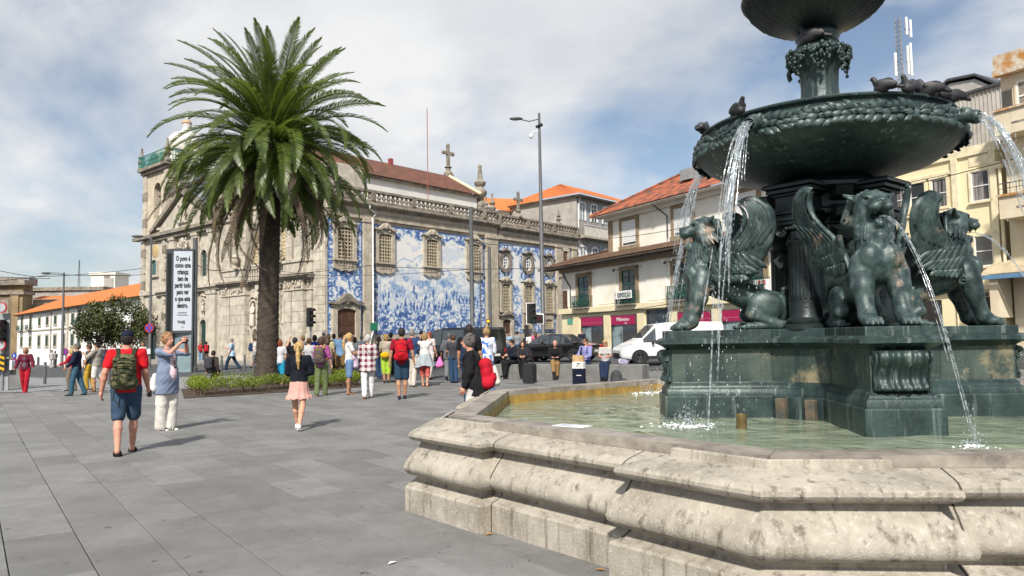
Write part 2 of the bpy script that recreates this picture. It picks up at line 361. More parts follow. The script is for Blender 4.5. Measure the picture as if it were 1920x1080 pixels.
def baroque_window(W, u, z0, z1, hw, grille, m=STONE, hood=1.0, apron=1.0, fw=.3, fo=.22, nv=5, nh=8, gm=None):
    b = W.mb(); b.box(u-hw-fw, u-hw, .01, fo, z0-.05, z1+.12).box(u+hw, u+hw+fw, .01, fo, z0-.05, z1+.12).box(u-hw-fw-.06, u+hw+fw+.06, .01, fo+.1, z0-.2, z0-.05)
    oo = arch(u, hw+.05, z1-.1, z1+.28, 10, .35); b.prism([(u-hw-fw, z1+.1), (u-hw-fw, z1+.32)]+[(u-(hw+fw)+2*(hw+fw)*i/6, z1+.34+.1*math.sin(math.pi*i/6)) for i in range(7)]+[(u+hw+fw, z1+.1)]+[(u+hw*math.cos(math.pi*i/8), z1-.05+.14*math.sin(math.pi*i/8)) for i in range(9)], .01, fo)
    fr = b.build('window', m, W.root, fix=True)
    if apron:
        a = W.mb(); a.prism([(u-hw-fw, z0-.2), (u+hw+fw, z0-.2), (u+hw+fw-.03, z0-.75*apron), (u+hw*.5, z0-.95*apron), (u, z0-.84*apron), (u-hw*.5, z0-.95*apron), (u-hw-fw+.03, z0-.75*apron)], .01, .16)
        for k in range(5): a.box(u-hw+.1+k*hw*.4-.04, u-hw+.1+k*hw*.4+.06, .16, .21, z0-.55*apron, z0-.3*apron)
        a.build('sill', m, fr, fix=True)
    if hood: W.mb().prism([(u+p*(hw+fw)*1.12, z1+.36+q*.85*hood) for p, q in HOOD], .01, fo+.16).build('hood', m, fr, fix=True); W.mb().ell((u, fo+.1, z1+.55*hood+.1), (.22, .12, .26)).ell((u-hw*.6, fo, z1+.3), (.18, .1, .14)).ell((u+hw*.6, fo, z1+.3), (.18, .1, .14)).build('carving', m, fr, smooth=180)
    W.mb().prism([(u-hw, z0-.05), (u+hw, z0-.05), (u+hw, z1+.1), (u-hw, z1+.1)], .012, .03).build('pane', GLASS, fr, fix=True)
    if grille:
        gb_ = W.mb()
        for k in range(nv): x = u-hw+2*hw*(k+.5)/nv; gb_.box(x-.045, x+.045, .06, .10, z0-.04, z1+.05)
        for k in range(nh): z = z0+(z1-z0)*(k+.5)/nh; gb_.box(u-hw, u+hw, .075, .115, z-.045, z+.045)
        gb_.build('grille', gm or mat('ochre_grille', (.52, .44, .31), .8, var=.3), fr, fix=True)
    return fr
def carve(W, u0, u1, z0, z1, o, n, size, name='carving', m=None, parent=None, seed=0):   # clustered foliage ornament
    r = random.Random(seed+int(u0*100)+int(z0*10)); b = W.mb()
    for i in range(n):
        s_ = size*r.uniform(.5, 1); b.ell((r.uniform(u0, u1), o+r.uniform(-.02, .06), r.uniform(z0, z1)), (s_, s_*.6, s_*r.uniform(.6, 1.4)), 7, 4)
    return b.build(name, m or STONE, parent or W.root, smooth=180)
def vase(W, u, z, s_, o=.1, m=STONE, name='vase'):
    p = [(0, 0), (.26, 0), (.26, .12), (.12, .2), (.12, .28), (.3, .45), (.36, .7), (.3, .8), (.38, .9), (.22, .98), (.1, 1.15), (0, 1.2)]
    b = W.mb(); b.lathe([(r*s_, zz_*s_) for r, zz_ in p], 12, c=(u, o, z)); return b.build(name, m, W.root, smooth=50)
def pinnacle(W, u, z, h, o, m=STONE2, name='pinnacle'):
    p = [(.2, 0), (.2, .08), (.12, .12), (.12, .2), (.2, .26), (.22, .34), (.12, .42), (.1, .46), (.17, .5), (.19, .56), (.09, .62), (.07, .8), (.05, .9), (.07, .94), (.03, .98), (0, 1)]
    b = W.mb(); b.lathe([(r*h*.75, zz_*h) for r, zz_ in p], 12, c=(u, o, z)); return b.build(name, m, W.root, smooth=50)
def stone_cross(W, u, z, h, o, name='cross'):
    b = W.mb(); b.lathe([(.3*h*.5, 0), (.3*h*.5, .06*h), (.16*h*.5, .12*h), (.16*h*.5, .2*h), (.26*h*.5, .24*h), (.1*h*.5, .3*h)], 12, c=(u, o, z))
    t = .045*h; b.box(u-t, u+t, o-t, o+t, z+.28*h, z+h*.97).box(u-.2*h, u+.2*h, o-t*.9, o+t*.9, z+.72*h-t, z+.72*h+t)
    for du, dz in ((0, 1), (-.22, .72), (.22, .72)): b.ell((u+du*h, o, z+dz*h-.02*h*(dz == 1)), (t*1.7, t*1.2, t*1.7), 8, 5)
    return b.build(name, STONE2, W.root)
def statue(W, u, z, h, o, m=None, name='statue'):
    s_ = Sdf(); s_.chain([((0, 0, .05), .12), ((0, 0, .45), .11), ((0, 0, .72), .1), ((0, 0, .8), .06)], .04).ell((0, 0, .9), (.055, .06, .075), .02)
    s_.chain([((-.11, 0, .74), .045), ((-.13, .06, .58), .04), ((-.02, .12, .55), .03)], .02).chain([((.11, 0, .74), .045), ((.14, .05, .56), .04), ((.08, .12, .66), .03)], .02)
    for k in range(7): a = -1.2+k*.4; s_.cap((.11*math.sin(a), .1*math.cos(a), .5), (.14*math.sin(a), .13*math.cos(a), .03), .02, .03, .01)
    me = s_.mesh(.025, 'statue', m or STONE); me.transform(Matrix.Scale(h, 4)); me.transform(W.M @ Matrix.Translation((u, o, z)))
    return mobj(name, me, W.root)
# ---------------------------------------------------------------- painted tile panels
def vnoise(X, Y, sd):
    xi, yi = np.floor(X).astype(int), np.floor(Y).astype(int); fx, fy = X-xi, Y-yi; fx = fx*fx*(3-2*fx); fy = fy*fy*(3-2*fy)
    h = lambda a, b: np.modf(np.abs(np.sin(a*127.1+b*311.7+sd*74.7)*43758.5453))[0]
    return (h(xi, yi)*(1-fx)+h(xi+1, yi)*fx)*(1-fy)+(h(xi, yi+1)*(1-fx)+h(xi+1, yi+1)*fx)*fy
def fbm(X, Y, sd, o=4): return sum(vnoise(X*2**i, Y*2**i, sd+i)*.5**i for i in range(o))/sum(.5**i for i in range(o))
ss = lambda a, b, x: np.clip((x-a)/(b-a), 0, 1)**2*(3-2*np.clip((x-a)/(b-a), 0, 1))
def lines(X, Y, sd, w_=.035): return ss(w_, w_*.3, np.abs(fbm(X, Y, sd, 3)-.5))
def ornament(X, Y, sd, p=.62):                            # scrolling foliage
    wx = X+.2*(fbm(X*1.3, Y*1.3, sd)-.5); wy = Y+.2*(fbm(X*1.3, Y*1.3, sd+9)-.5); out = np.zeros_like(X)
    for pp, sh in ((p, 0), (p*1.9, .3)):
        ux, uy = wx+sh, wy+sh; cx, cy_ = (np.floor(ux/pp)+.5)*pp, (np.floor(uy/pp)+.5)*pp; dx, dy = ux-cx, uy-cy_; r = np.hypot(dx, dy); par = np.where((np.floor(ux/pp)+np.floor(uy/pp)) % 2 == 0, 1, -1)
        a = np.arctan2(dy, dx)*par; sp = np.sin(a+r/pp*15); out = np.maximum(out, ss(.25, .75, sp)*ss(.6*pp, .42*pp, r)*(.75 if pp > p else .6))
    out = np.maximum(out, .8*ss(.55, .66, fbm(X*3.2, Y*3.2, sd+4))); out = np.maximum(out, .7*lines(X*3, Y*3, sd+5))
    return out*(.55+.5*fbm(X*4, Y*4, sd+6))
def ink_panel(w_, z0, z1, style, sd, step=.055):
    nx, nz = int(w_/step)+1, int((z1-z0)/step)+1; xs_ = np.linspace(0, w_, nx); zs_ = np.linspace(z0, z1, nz); X, Z = np.meshgrid(xs_, zs_, indexing='ij')
    e = np.minimum(X, w_-X); ink = .02+.06*fbm(X*.5, Z*.5, sd); orn = ornament(X, Z, sd)
    bot = ss(2.0, 1.6, Z-z0+.4*(fbm(X*1.2, Z*0, sd+3)-.5)); top = ss(1.15, .9, z1-Z+.75*np.abs(np.sin(X*math.pi/2.4))-.25+.3*(fbm(X*3, Z*3, sd+2)-.5))
    if style == 'scene':
        sidm = ss(.75, .5, e+.3*(fbm(X*0, Z*1.5, sd)-.5)); m = np.maximum(np.maximum(bot, top), sidm)
        mt = 6.9+2.6*(fbm(X*.5, X*0, sd+11)-.2); hill = ss(.05, -.05, Z-mt)*(.05+.3*ss(.48, .7, fbm(X*2.2, Z*2.2, sd+12))); hill = np.maximum(hill, .5*ss(.1, .0, np.abs(Z-mt))); hill = np.maximum(hill, .4*ss(.05, -.05, Z-mt)*lines(X*2.4, Z*1.6, sd+13)); cl = .22*ss(.5, .62, fbm(X*.7, Z*1.6, sd+14)); hill = np.maximum(hill, cl)
        mt2 = 5.5+1.3*fbm(X*.7+3, X*0, sd+15); hill = np.maximum(hill, ss(.05, -.05, Z-mt2)*(.05+.36*ss(.5, .7, fbm(X*1.5, Z*4, sd+16))))
        ink = np.maximum(ink, hill)
        stairs = ss(8.8, 9.6, X)*ss(6.4, 6.0, Z+.25*np.abs(X-12))*ss(3.2, 3.5, Z); ink = ink*(1-stairs)+stairs*(.22+.28*(np.sin(Z*22+X*1.5) > .2)*fbm(X*2, Z*2, sd+18)*1.6)
        r = random.Random(sd)
        for k in range(64):
            big = k < 22; cx = r.uniform(.9, 8.2) if k < 44 else r.uniform(8, w_-.8); cz = (3.55+r.uniform(-.1, .25)) if big else r.uniform(3.4, 5.0); hh = r.uniform(1.15, 1.6) if big else r.uniform(.5, .95)
            dx = (X-cx)/(hh*.17*(1+.25*np.sin(Z*7+k))); dz = (Z-cz-hh*.45)/(hh*.46); d = dx*dx+dz*dz; body = ss(1.1, .8, d)
            ink = ink*(1-body)+body*(.2+.75*ss(.42, .58, fbm(X*6+k, Z*2.2, sd+20))); hd_ = ss(1.2, .8, ((X-cx)/(hh*.075))**2+((Z-cz-hh*.98)/(hh*.085))**2); ink = ink*(1-hd_)+hd_*.45
        for k in range(9):                                # trees
            cx, cz, q = r.uniform(.8, w_-.8), r.uniform(5.3, 6.4), r.uniform(.4, .9); d = np.hypot((X-cx)/q, (Z-cz)/(q*.7)); t = ss(1, .6, d+.6*(fbm(X*4, Z*4, sd+30+k)-.5)); ink = np.maximum(ink, t*(.25+.5*fbm(X*7, Z*7, sd+31)))
    elif style == 'narrow':
        m = np.maximum(ss(.95, .6, e+.3*(fbm(X*0, Z*1.5, sd)-.5)), np.maximum(bot, top)); m = np.maximum(m, ss(.5, .62, fbm(X*1.0, Z*1.0, sd+8)))
    else:
        m = np.maximum(np.maximum(bot, ss(1.4, .9, z1-Z+.5*np.abs(np.sin(X*math.pi/3.05)))), ss(.35, .2, e))
        for cx in (1.1, 4.3, 7.4):
            d = np.abs(X-cx); m = np.maximum(m, ss(1.25, .95, d+.5*(fbm(X*1.3, Z*1.3, sd+5)-.5)+.0*Z)*ss(0, .1, np.sin(Z*1.7+.8)+.55))
        for cx in (2.7, 5.85): m = np.maximum(m, .8*ss(.75, .55, np.hypot((X-cx), (Z-5.2)/1.8)+.5*(fbm(X*2, Z*2, sd+6)-.5)))
    ink = ink*(1-m)+m*np.clip(.06+1.35*orn, 0, 1)
    ln = np.maximum(ss(.13, .09, e), np.maximum(ss(.12, .08, Z-z0), ss(.14, .1, z1-Z))); ink = np.maximum(ink, ln*.9)
    ink = ink*(.84+.32*np.modf(np.abs(np.sin(np.floor(X/.14)*127.1+np.floor(Z/.14)*311.7)*43758.5))[0])+.03*np.modf(np.abs(np.sin(np.floor(X/.14)*12.9+np.floor(Z/.14)*78.2)*43758.5))[0]
    if style == 'scene': ink = np.maximum(ink, .55*ss(.05, .02, np.abs(e-.85))*ss(1.9, 2.1, Z-z0)*ss(1.0, 1.3, z1-Z)); ink = np.maximum(ink, .5*ss(.05, .02, np.abs(Z-z0-1.95-.12*np.sin(X*2.6)))*ss(.8, .9, e))
    return X, Z, np.clip(ink, 0, 1)
def tilemat():
    m = bpy.data.materials.new('painted_tile'); m.use_nodes = True; t = m.node_tree; L = t.links; b = t.nodes['Principled BSDF']
    at = N('ShaderNodeAttribute', t); at.attribute_name = 'ink'; rp = N('ShaderNodeValToRGB', t); e = rp.color_ramp.elements
    e[0].position = .05; e[0].color = (.77, .755, .72, 1); e[1].position = .95; e[1].color = (.045, .1, .3, 1); x = e.new(.28); x.color = (.52, .59, .67, 1); x = e.new(.6); x.color = (.18, .3, .52, 1)
    nz = N('ShaderNodeTexNoise', t); nz.inputs['Scale'].default_value = 9; tcn = N('ShaderNodeTexCoord', t); L.new(tcn.outputs['Object'], nz.inputs[0])
    md = N('ShaderNodeMath', t, operation='MULTIPLY_ADD'); md.inputs[1].default_value = .22; L.new(nz.outputs[0], md.inputs[0]); sb = N('ShaderNodeMath', t, operation='SUBTRACT'); sb.inputs[1].default_value = .11; L.new(at.outputs['Fac'], sb.inputs[0]); L.new(sb.outputs[0], md.inputs[2])
    L.new(md.outputs[0], rp.inputs[0]); L.new(rp.outputs[0], b.inputs['Base Color']); b.inputs['Roughness'].default_value = .3; return m
TILE = tilemat()
def tile_panel(W, u0, u1, z0, z1, style, sd, name='tile_panel', o=.02):
    X, Z, I = ink_panel(u1-u0, z0, z1, style, sd); nx, nz = X.shape; vs = [tuple(W.M @ Vector((u0+X[i, j], o, Z[i, j]))) for i in range(nx) for j in range(nz)]
    me = bpy.data.meshes.new(name); me.from_pydata(vs, [], [(i*nz+j, (i+1)*nz+j, (i+1)*nz+j+1, i*nz+j+1) for i in range(nx-1) for j in range(nz-1)])
    at = me.attributes.new('ink', 'FLOAT', 'POINT'); at.data.foreach_set('value', I.astype(np.float32).ravel()); me.materials.append(TILE); me.update()
    return mobj(name, me, W.root)
def tile_roof(root, m, a, b, c, d, name='roof', pitch=.28, amp=.055, parent=None):   # eave a->b, ridge d->c ; barrel tile columns
    a, b, c, d = map(Vector, (a, b, c, d)); n = max(2, int((b-a).length/pitch)); nn = (b-a).cross(d-a).normalized()
    if nn.z < 0: nn = -nn
    mb = MB(); rows = 5; k = rows+1; M_ = n*4
    for i in range(M_+1):
        t = i/M_; h = amp*(0, .85, 1, .85)[i % 4]
        p, q = a+(b-a)*t, d+(c-d)*t
        for j in range(k): mb.v.append(tuple(p+(q-p)*(j/rows)+nn*h))
    for i in range(M_):
        for j in range(rows): mb.f.append((i*k+j, (i+1)*k+j, (i+1)*k+j+1, i*k+j+1))
    return mb.build(name, m, parent or root)
# ---------------------------------------------------------------- church
CH = (-13.0, 52.1)
church = empty('church', (CH[0], CH[1], 0), R(49), 'baroque stone church with blue and white painted tile side wall, balustrade and crosses', 'church')
SW = Wall(church, Matrix(((1, 0, 0, 0), (0, -1, 0, 0), (0, 0, 1, 0), (0, 0, 0, 1))))
FW = Wall(church, Matrix(((0, -1, 0, 0), (1, 0, 0, 0), (0, 0, 1, 0), (0, 0, 0, 1))))
L_ = 29.6
MB().box(.0, L_, 0, 13.8, -1.5, 11.3).build('main_block', STONE, church)
MB().box(0, L_+.02, -.16, -.002, -1.5, 1.95).build('plinth', STONE, church)
MB().box(0, L_+.02, -.22, -.161, -1.5, 1.2).build('plinth_course', STONE, church)
for u0, u1, st, sd in ((.0, 3.03, 'narrow', 3), (3.86, 16.22, 'scene', 5), (17.72, 26.18, 'columns', 8), (26.96, 28.9, 'narrow', 11)):
    tile_panel(SW, u0, u1, 2.0, 10.3 if u0 < 17 else 10.1, st, sd)
for u0, u1 in ((3.04, 3.85), (16.23, 17.71), (26.19, 26.95), (28.91, 29.62)):
    SW.box('pilaster', STONE, u0, u1, .0, .28, -1, 10.3); SW.box('capital', STONE, u0-.08, u1+.08, .0, .36, 10.301, 10.55)
    SW.box('pilaster_foot', STONE, u0-.06, u1+.06, .0, .34, -1, 2.2)
for u0, u1, dz in ((-.2, 17.7, 0), (17.9, L_+.2, -.16)):    # entablature, cornice, balustrade
    b = SW.mb(); b.box(u0, u1, .0, .2, 10.552+dz, 11.0+dz).box(u0, u1, .0, .26, 11.001+dz, 11.3+dz); b.build('entablature', STONE, church, fix=True)
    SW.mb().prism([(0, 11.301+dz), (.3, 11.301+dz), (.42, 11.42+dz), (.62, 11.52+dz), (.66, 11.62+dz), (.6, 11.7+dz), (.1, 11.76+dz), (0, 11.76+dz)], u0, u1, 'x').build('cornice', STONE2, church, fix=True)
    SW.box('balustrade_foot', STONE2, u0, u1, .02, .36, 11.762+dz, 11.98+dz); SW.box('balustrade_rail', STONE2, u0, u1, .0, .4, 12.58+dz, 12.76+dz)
    bal = SW.mb().lathe([(.13, 11.981), (.13, 12.04), (.08, 12.08), (.15, 12.2), (.17, 12.28), (.1, 12.42), (.08, 12.5), (.14, 12.55), (.14, 12.579)], 8, c=(0, .19, dz)).mesh('baluster', STONE2, 60)
    n = int((u1-u0)/.44)
    for k in range(n): mobj('baluster', bal, church, (u0+(k+.5)*(u1-u0)/n, 0, 0))
    for k in range(0, n+1, 9): SW.box('balustrade_post', STONE2, u0+k*(u1-u0)/n-.2 if k else u0, u0+k*(u1-u0)/n+.2, -.01, .42, 11.981+dz, 12.579+dz)
baroque_window(SW, 1.42, 7.5, 9.65, .68, True); baroque_window(SW, 5.08, 7.5, 9.5, .62, True); baroque_window(SW, 9.9, 7.5, 9.5, .62, True); baroque_window(SW, 14.8, 7.4, 9.55, .68, True)
for u in (18.8, 22.0, 25.1):
    # round-headed upper windows
    b = SW.mb(); oo = [(u+.85*math.sin(t)*(.92 if abs(math.cos(t)) > .8 else 1), 8.42+1.0*math.cos(t)) for t in np.linspace(0, 2*math.pi, 25)]; ii = [(u+.46*math.sin(t), 8.42+.66*math.cos(t)) for t in np.linspace(0, 2*math.pi, 25)]; ring(b, oo, ii, .01, .2)
    fr = b.build('window', STONE2, church, fix=True); SW.mb().prism([(u+p*.8, 9.3+q*.5) for p, q in HOOD], .01, .34).build('hood', STONE2, fr, fix=True)
    SW.mb().prism(ii[:-1], .022, .04).build('pane', GLASS, fr, fix=True)
    gb_ = SW.mb(); ring(gb_, [(u+.46*math.sin(t), 8.42+.66*math.cos(t)) for t in np.linspace(0, 2*math.pi, 25)], [(u+.38*math.sin(t), 8.42+.58*math.cos(t)) for t in np.linspace(0, 2*math.pi, 25)], .05, .1)
    for x in (-.15, .15): gb_.box(u+x-.035, u+x+.035, .05, .09, 7.85, 9.0)
    for z in (8.15, 8.42, 8.7): gb_.box(u-.42, u+.42, .055, .095, z-.035, z+.035)
    gb_.build('window_bars', WHITE, fr, fix=True)
    baroque_window(SW, u, 4.05, 6.3, .54, True, apron=0 if u < 20 else .6, hood=.7, fw=.26)
# doors of the side wall
def side_door(u, hw, z1, hoodh, fo=.3):
    b = SW.mb(); b.box(u-hw-.4, u-hw, .01, fo, -1, z1+.1).box(u+hw, u+hw+.4, .01, fo, -1, z1+.1); ring(b, [(u-(hw+.4)+(hw+.4)*2*i/8, z1+.35+.25*math.sin(math.pi*i/8)) for i in range(9)], [(u-hw+2*hw*i/8, z1-.02+.16*math.sin(math.pi*i/8)) for i in range(9)], .01, fo)
    fr = b.build('doorway', STONE, church, fix=True); SW.mb().prism([(u+p*(hw+.42)*1.12, z1+.42+q*hoodh) for p, q in HOOD], .01, fo+.2).build('hood', STONE2, fr, fix=True); SW.mb().ell((u, fo+.05, z1+.62), (.3, .14, .3)).ell((u-.35, fo, z1+.5), (.2, .1, .14)).ell((u+.35, fo, z1+.5), (.2, .1, .14)).build('carving', STONE2, fr, smooth=180)
    SW.box('door_leaf', WOOD, u-hw, u+hw, .06, .12, -1, z1+.12, fr)
    p = SW.mb()
    for sx in (-1, 1):
        for z0_, z1_ in ((.45, 1.3), (1.45, 2.55), (2.7, z1-.12)): c = u+sx*hw*.5; p.box(c-hw*.36, c+hw*.36, .12, .15, z0_, z1_).box(c-hw*.2, c+hw*.2, .15, .18, z0_+.18, z1_-.18)
    p.box(u-.03, u+.03, .12, .15, 0, z1); p.build('door_panels', WOOD, fr, fix=True)
side_door(1.47, .8, 3.75, 1.15); side_door(18.76, .55, 3.1, .7)
for u in (21.8, 24.9): baroque_window(SW, u, 2.55, 3.2, .5, True, hood=0, apron=0, nv=5, nh=4, fw=.2)
baroque_window(SW, 27.75, 8.9, 9.95, .4, True, hood=0, apron=0, nv=2, nh=4, gm=mat('brown_shutter', (.28, .17, .1), .8))
# drain pipe and small sign
SW.mb().tube([(3.25, .7, 11.5), (3.25, .62, 11.2), (4.0, .45, 11.0), (3.72, .40, 10.7), (3.72, .40, 2.6), (3.72, .42, 2.3), (3.35, .5, 1.5), (3.35, .5, .4)], .06, 8).build('drain_pipe', WHITE, church, smooth=60)
SW.box('street_sign', mat('sign_green', (.02, .2, .12), .5), 3.4, 4.05, .47, .5, 2.3, 2.85)
# clerestory and roofs behind the balustrade
nw = 5.0
MB().box(2.5, 20.6, nw, 12.5, 11.3, 15.3).build('clerestory_wall', mat('church_white_wall', (.74, .73, .7), .9, (.6, .6, .57), scale=.5), church)
MB().box(2.3, 20.85, nw-.25, nw+.02, 15.1, 15.34).build('eave_course', STONE2, church)
tile_roof(church, BROWNROOF, (2.2, nw-.4, 15.32), (20.9, nw-.4, 15.32), (20.4, 8.8, 17.8), (2.2, 8.8, 17.8)); tile_roof(church, BROWNROOF, (2.2, 13, 15.32), (20.9, 13, 15.32), (20.4, 8.8, 17.8), (2.2, 8.8, 17.8))
GV = mat('cream_gable', (.72, .62, .42), .9)
MB().tube([(20.3, 8.8, 17.9), (20.8, nw-.42, 15.45)], .2, 6).build('roof_verge', GV, church); MB().tube([(20.3, 8.8, 17.9), (20.8, 13, 15.45)], .2, 6).build('roof_verge', GV, church); MB().prism([(nw, 15.2), (12.5, 15.2), (8.8, 17.75)], 20.3, 20.55, 'x').build('gable_wall', WHITEW, church, fix=True)
MB().add([(20.62, nw, 11.3), (20.62, 12.5, 11.3), (20.62, 12.5, 15.3), (20.62, nw, 15.3)], [(0, 1, 2, 3)]).build('end_wall', WHITEW, church)
NW = Wall(church, Matrix(((1, 0, 0, 0), (0, -1, 0, 0), (0, 0, 1, 0), (0, 0, 0, 1))))
stone_cross(NW, 20.5, 18.0, 3.0, -8.8); MB().box(20.1, 20.9, 8.4, 9.2, 17.0, 18.0).build('cross_block', STONE2, church)
pinnacle(NW, 21.3, 14.4, 4.2, -nw-.2); SW.box('pinnacle_block', STONE2, 20.8, 21.8, -nw-.7, -nw+.3, 11.3, 14.4)
pinnacle(SW, 18.2, 12.6, 2.1, -.8); pinnacle(SW, 17.4, 12.76, 1.5, -.8); stone_cross(SW, 20.65, 12.6, 2.3, .2); pinnacle(SW, 26.7, 12.6, 1.5, .2)
SW.mb().tube([(10.55, -1, 11.5), (10.55, -1, 20.8)], .032, 6).build('mast', mat('red_mast', (.35, .1, .08), .6), church)
MB().box(12.9, 13.25, 8.6, 8.95, 17.0, 18.3).build('chimney', mat('red_flue', (.3, .05, .05), .6), church)
# ---- front of the church (u runs to the left)
STF = mat('facade_stone', (.56, .51, .43), .9, (.36, .325, .265), scale=1.8, bump=.4, bscale=16, streak=((.2, .17, .135), .56, .8), streak_s=(4, 4, .4), rnd=.07)
def fbox(name, *a, m=STF): return FW.box(name, m, *a)
def ashlar(u0, u1, z0, z1, o, ch=.62, lw=1.15, parent=church):
    nz_ = max(1, round((z1-z0)/ch)); dz = (z1-z0)/nz_; nu = max(1, round((u1-u0)/lw)); du = (u1-u0)/nu; me = {}
    for j in range(nz_):
        cuts = [u0]+[u0+du*(i+(.5 if j % 2 and nu > 1 else 0)) for i in range(1, nu+(0 if not (j % 2 and nu > 1) else 0))]+[u1]
        for a, b in zip(cuts, cuts[1:]):
            if b-a < .1: continue
            key = round(b-a, 3)
            if key not in me: me[key] = FW.mb().box(0.012, key-.012, 0, o, .012, dz-.012).mesh('stone_block', STF)
            mobj('stone_block', me[key], parent, tuple(FW.M @ Vector((a, 0, z0+j*dz))))
FW.box('facade_wall', STF, 0, 14.4, .0, .05, -1.5, 13.0); MB().box(.3, 3.6, .6, 14.2, 11, 14.6).build('facade_back', STF, church)
ashlar(0, 1.45, -.2, 10.4, .18); 
for u0, u1 in ((1.5, 2.1), (2.2, 3.62), (3.72, 4.75), (10.25, 12.55), (12.68, 14.05)):
    o1 = .55 if u0 > 2 else .3
    fbox('pedestal', u0-.08, u1+.08, .05, o1+.12, -1, 1.95); fbox('pilaster_base', u0-.04, u1+.04, .05, o1+.06, 1.951, 2.2)
    ashlar(u0, u1, 2.2, 5.28, o1, .77, 3); fbox('capital', u0-.05, u1+.05, .05, o1+.08, 5.29, 5.38); fbox('frieze_block', u0, u1, .05, o1+.02, 5.381, 6.05)
    carve(FW, u0+.2, u1-.2, 5.5, 5.95, o1+.05, 14, .13)
    fbox('upper_pedestal', u0-.05, u1+.05, .05, o1, 6.5, 7.35); fbox('upper_base', u0-.1, u1+.1, .05, o1+.1, 7.351, 7.55)
    ashlar(u0+.1, u1-.1, 7.56, 11.4, o1-.1, .96, 3); carve(FW, u0+.25, u1-.25, 9.3, 11.0, o1-.08, 26, .11)
    fbox('upper_capital', u0-.02, u1+.02, .05, o1+.05, 11.41, 11.55); carve(FW, u0+.1, u1-.1, 11.5, 12.1, o1-.02, 16, .16)
for u0, u1, oo in ((1.35, 5.0, .75), (5.001, 10.0, .35), (10.001, 14.35, .75)):
    b = FW.mb(); b.box(u0, u1, .05, oo-.1, 6.052, 6.16).box(u0-.06, u1+.06, .05, oo+.05, 6.161, 6.3).box(u0-.1, u1+.1, .05, oo+.2, 6.301, 6.42); b.build('cornice', STONE2, church, fix=True)
    b = FW.mb(); b.box(u0, u1, .05, oo-.15, 12.1, 12.5).box(u0-.06, u1+.06, .05, oo+.05, 12.501, 12.75).box(u0-.1, u1+.1, .05, oo+.3, 12.751, 13.0); b.build('upper_cornice', STONE, church, fix=True)
fbox('parapet', 2, 13.8, .05, .5, 13.01, 14.4); fbox('attic', 4.6, 10.4, .05, .4, 14.41, 16.2)
for u in (4.2, 5.2, 9.6, 10.6): pinnacle(FW, u, 14.4, 2.0, .2, STF)
ub_ = FW.mb().lathe([(.1, 6.45), (.06, 6.6), (.12, 6.8), (.06, 7.1), (.1, 7.25)], 8, c=(0, .4, 0)).mesh('baluster', STF, 60)
for k in range(14): mobj('baluster', ub_, church, (0, 5.15+k*.36, 0))
fbox('balcony_rail', 5.0, 10.0, .28, .52, 7.26, 7.42)
vase(FW, 11.25, 7.42, 1.0, .85); vase(FW, 5.0, 7.42, 1.0, .85)
LAT = mat('lattice', (.62, .5, .3), .8, var=.3)
for u in (9.3, 7.15, 5.15): baroque_window(FW, u, 7.7, 10.4, .5, True, m=STF, hood=.9, apron=0, nv=4, nh=10, gm=LAT)
def niche(u, z0, z1, hw, sh, o0=.05):
    b = FW.mb(); ring(b, arch(u, hw+.16, z0, z1+.16, 12, 1), arch(u, hw, z0, z1, 12, 1), o0, o0+.22); b.box(u-hw-.25, u+hw+.25, o0, o0+.3, z0-.2, z0); fr = b.build('niche', STF, church, fix=True)
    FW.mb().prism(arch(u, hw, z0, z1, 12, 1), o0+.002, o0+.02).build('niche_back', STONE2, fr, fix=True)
    FW.mb().prism([(u+p*(hw+.2), z1+.2+q*.6) for p, q in HOOD], o0, o0+.3).build('hood', STF, fr, fix=True); statue(FW, u, z0, sh, o0+.22, mat('pale_statue', (.62, .56, .46), .85))
    FW.mb().prism([(u-.4, z0-.2), (u+.4, z0-.2), (u+.12, z0-.7), (u-.12, z0-.7)], o0, o0+.35).build('corbel', STF, fr, fix=True)
niche(9.5, 2.8, 4.8, .42, 1.9); niche(4.98, 2.9, 4.9, .2, 1.5, .05)
b = FW.mb(); b.box(5.5, 5.95, .05, .4, -1, 5.6).box(8.25, 8.7, .05, .4, -1, 5.6).box(5.4, 8.8, .05, .5, 5.601, 6.0); pf = b.build('portal', STF, church, fix=True); FW.box('door_leaf', mat('red_door', (.25, .07, .04), .6), 5.95, 8.25, .06, .12, -1, 4.6, pf)
# ---- the second church to the left with its gable and bell tower
car = empty('second_church', (CH[0], CH[1], 0), R(49), 'older stone church at left with triangular pediment, bell tower and green railing', 'church')
CW = Wall(car, FW.M)
def cbox(name, *a, m=STF): return CW.box(name, m, *a)
MB().box(.02, 12, 14.42, 27.0, -2.5, 11.6).build('nave_wall', STF, car)
cbox('side_strip', 14.4, 15.2, .0, .25, -2, 6.4)
for u0, u1 in ((15.4, 16.5), (18.9, 19.9), (23.3, 24.3), (16.52, 16.9)):
    cbox('pilaster', u0, u1, .0, .38, -2, 5.7); cbox('capital', u0-.06, u1+.06, .0, .45, 5.701, 6.0); cbox('upper_pilaster', u0, u1, .0, .3, 7.3, 11.0); cbox('upper_capital', u0-.06, u1+.06, .0, .38, 11.001, 11.25)
b = CW.mb(); b.box(14.42, 26.6, .0, .4, 6.05, 6.3).box(14.42, 26.7, .0, .6, 6.301, 6.55).box(14.42, 26.6, .0, .35, 6.6, 7.28); b.build('entablature', STF, car, fix=True)
b = CW.mb(); b.box(14.9, 27.4, .0, .4, 11.26, 11.6).box(14.8, 31.5, .0, .65, 11.601, 11.9); b.build('cornice', STONE2, car, fix=True)
CW.poly('tympanum', STF, [(15.4, 11.9), (27.2, 11.9), (21.5, 14.9)], .0, .3)
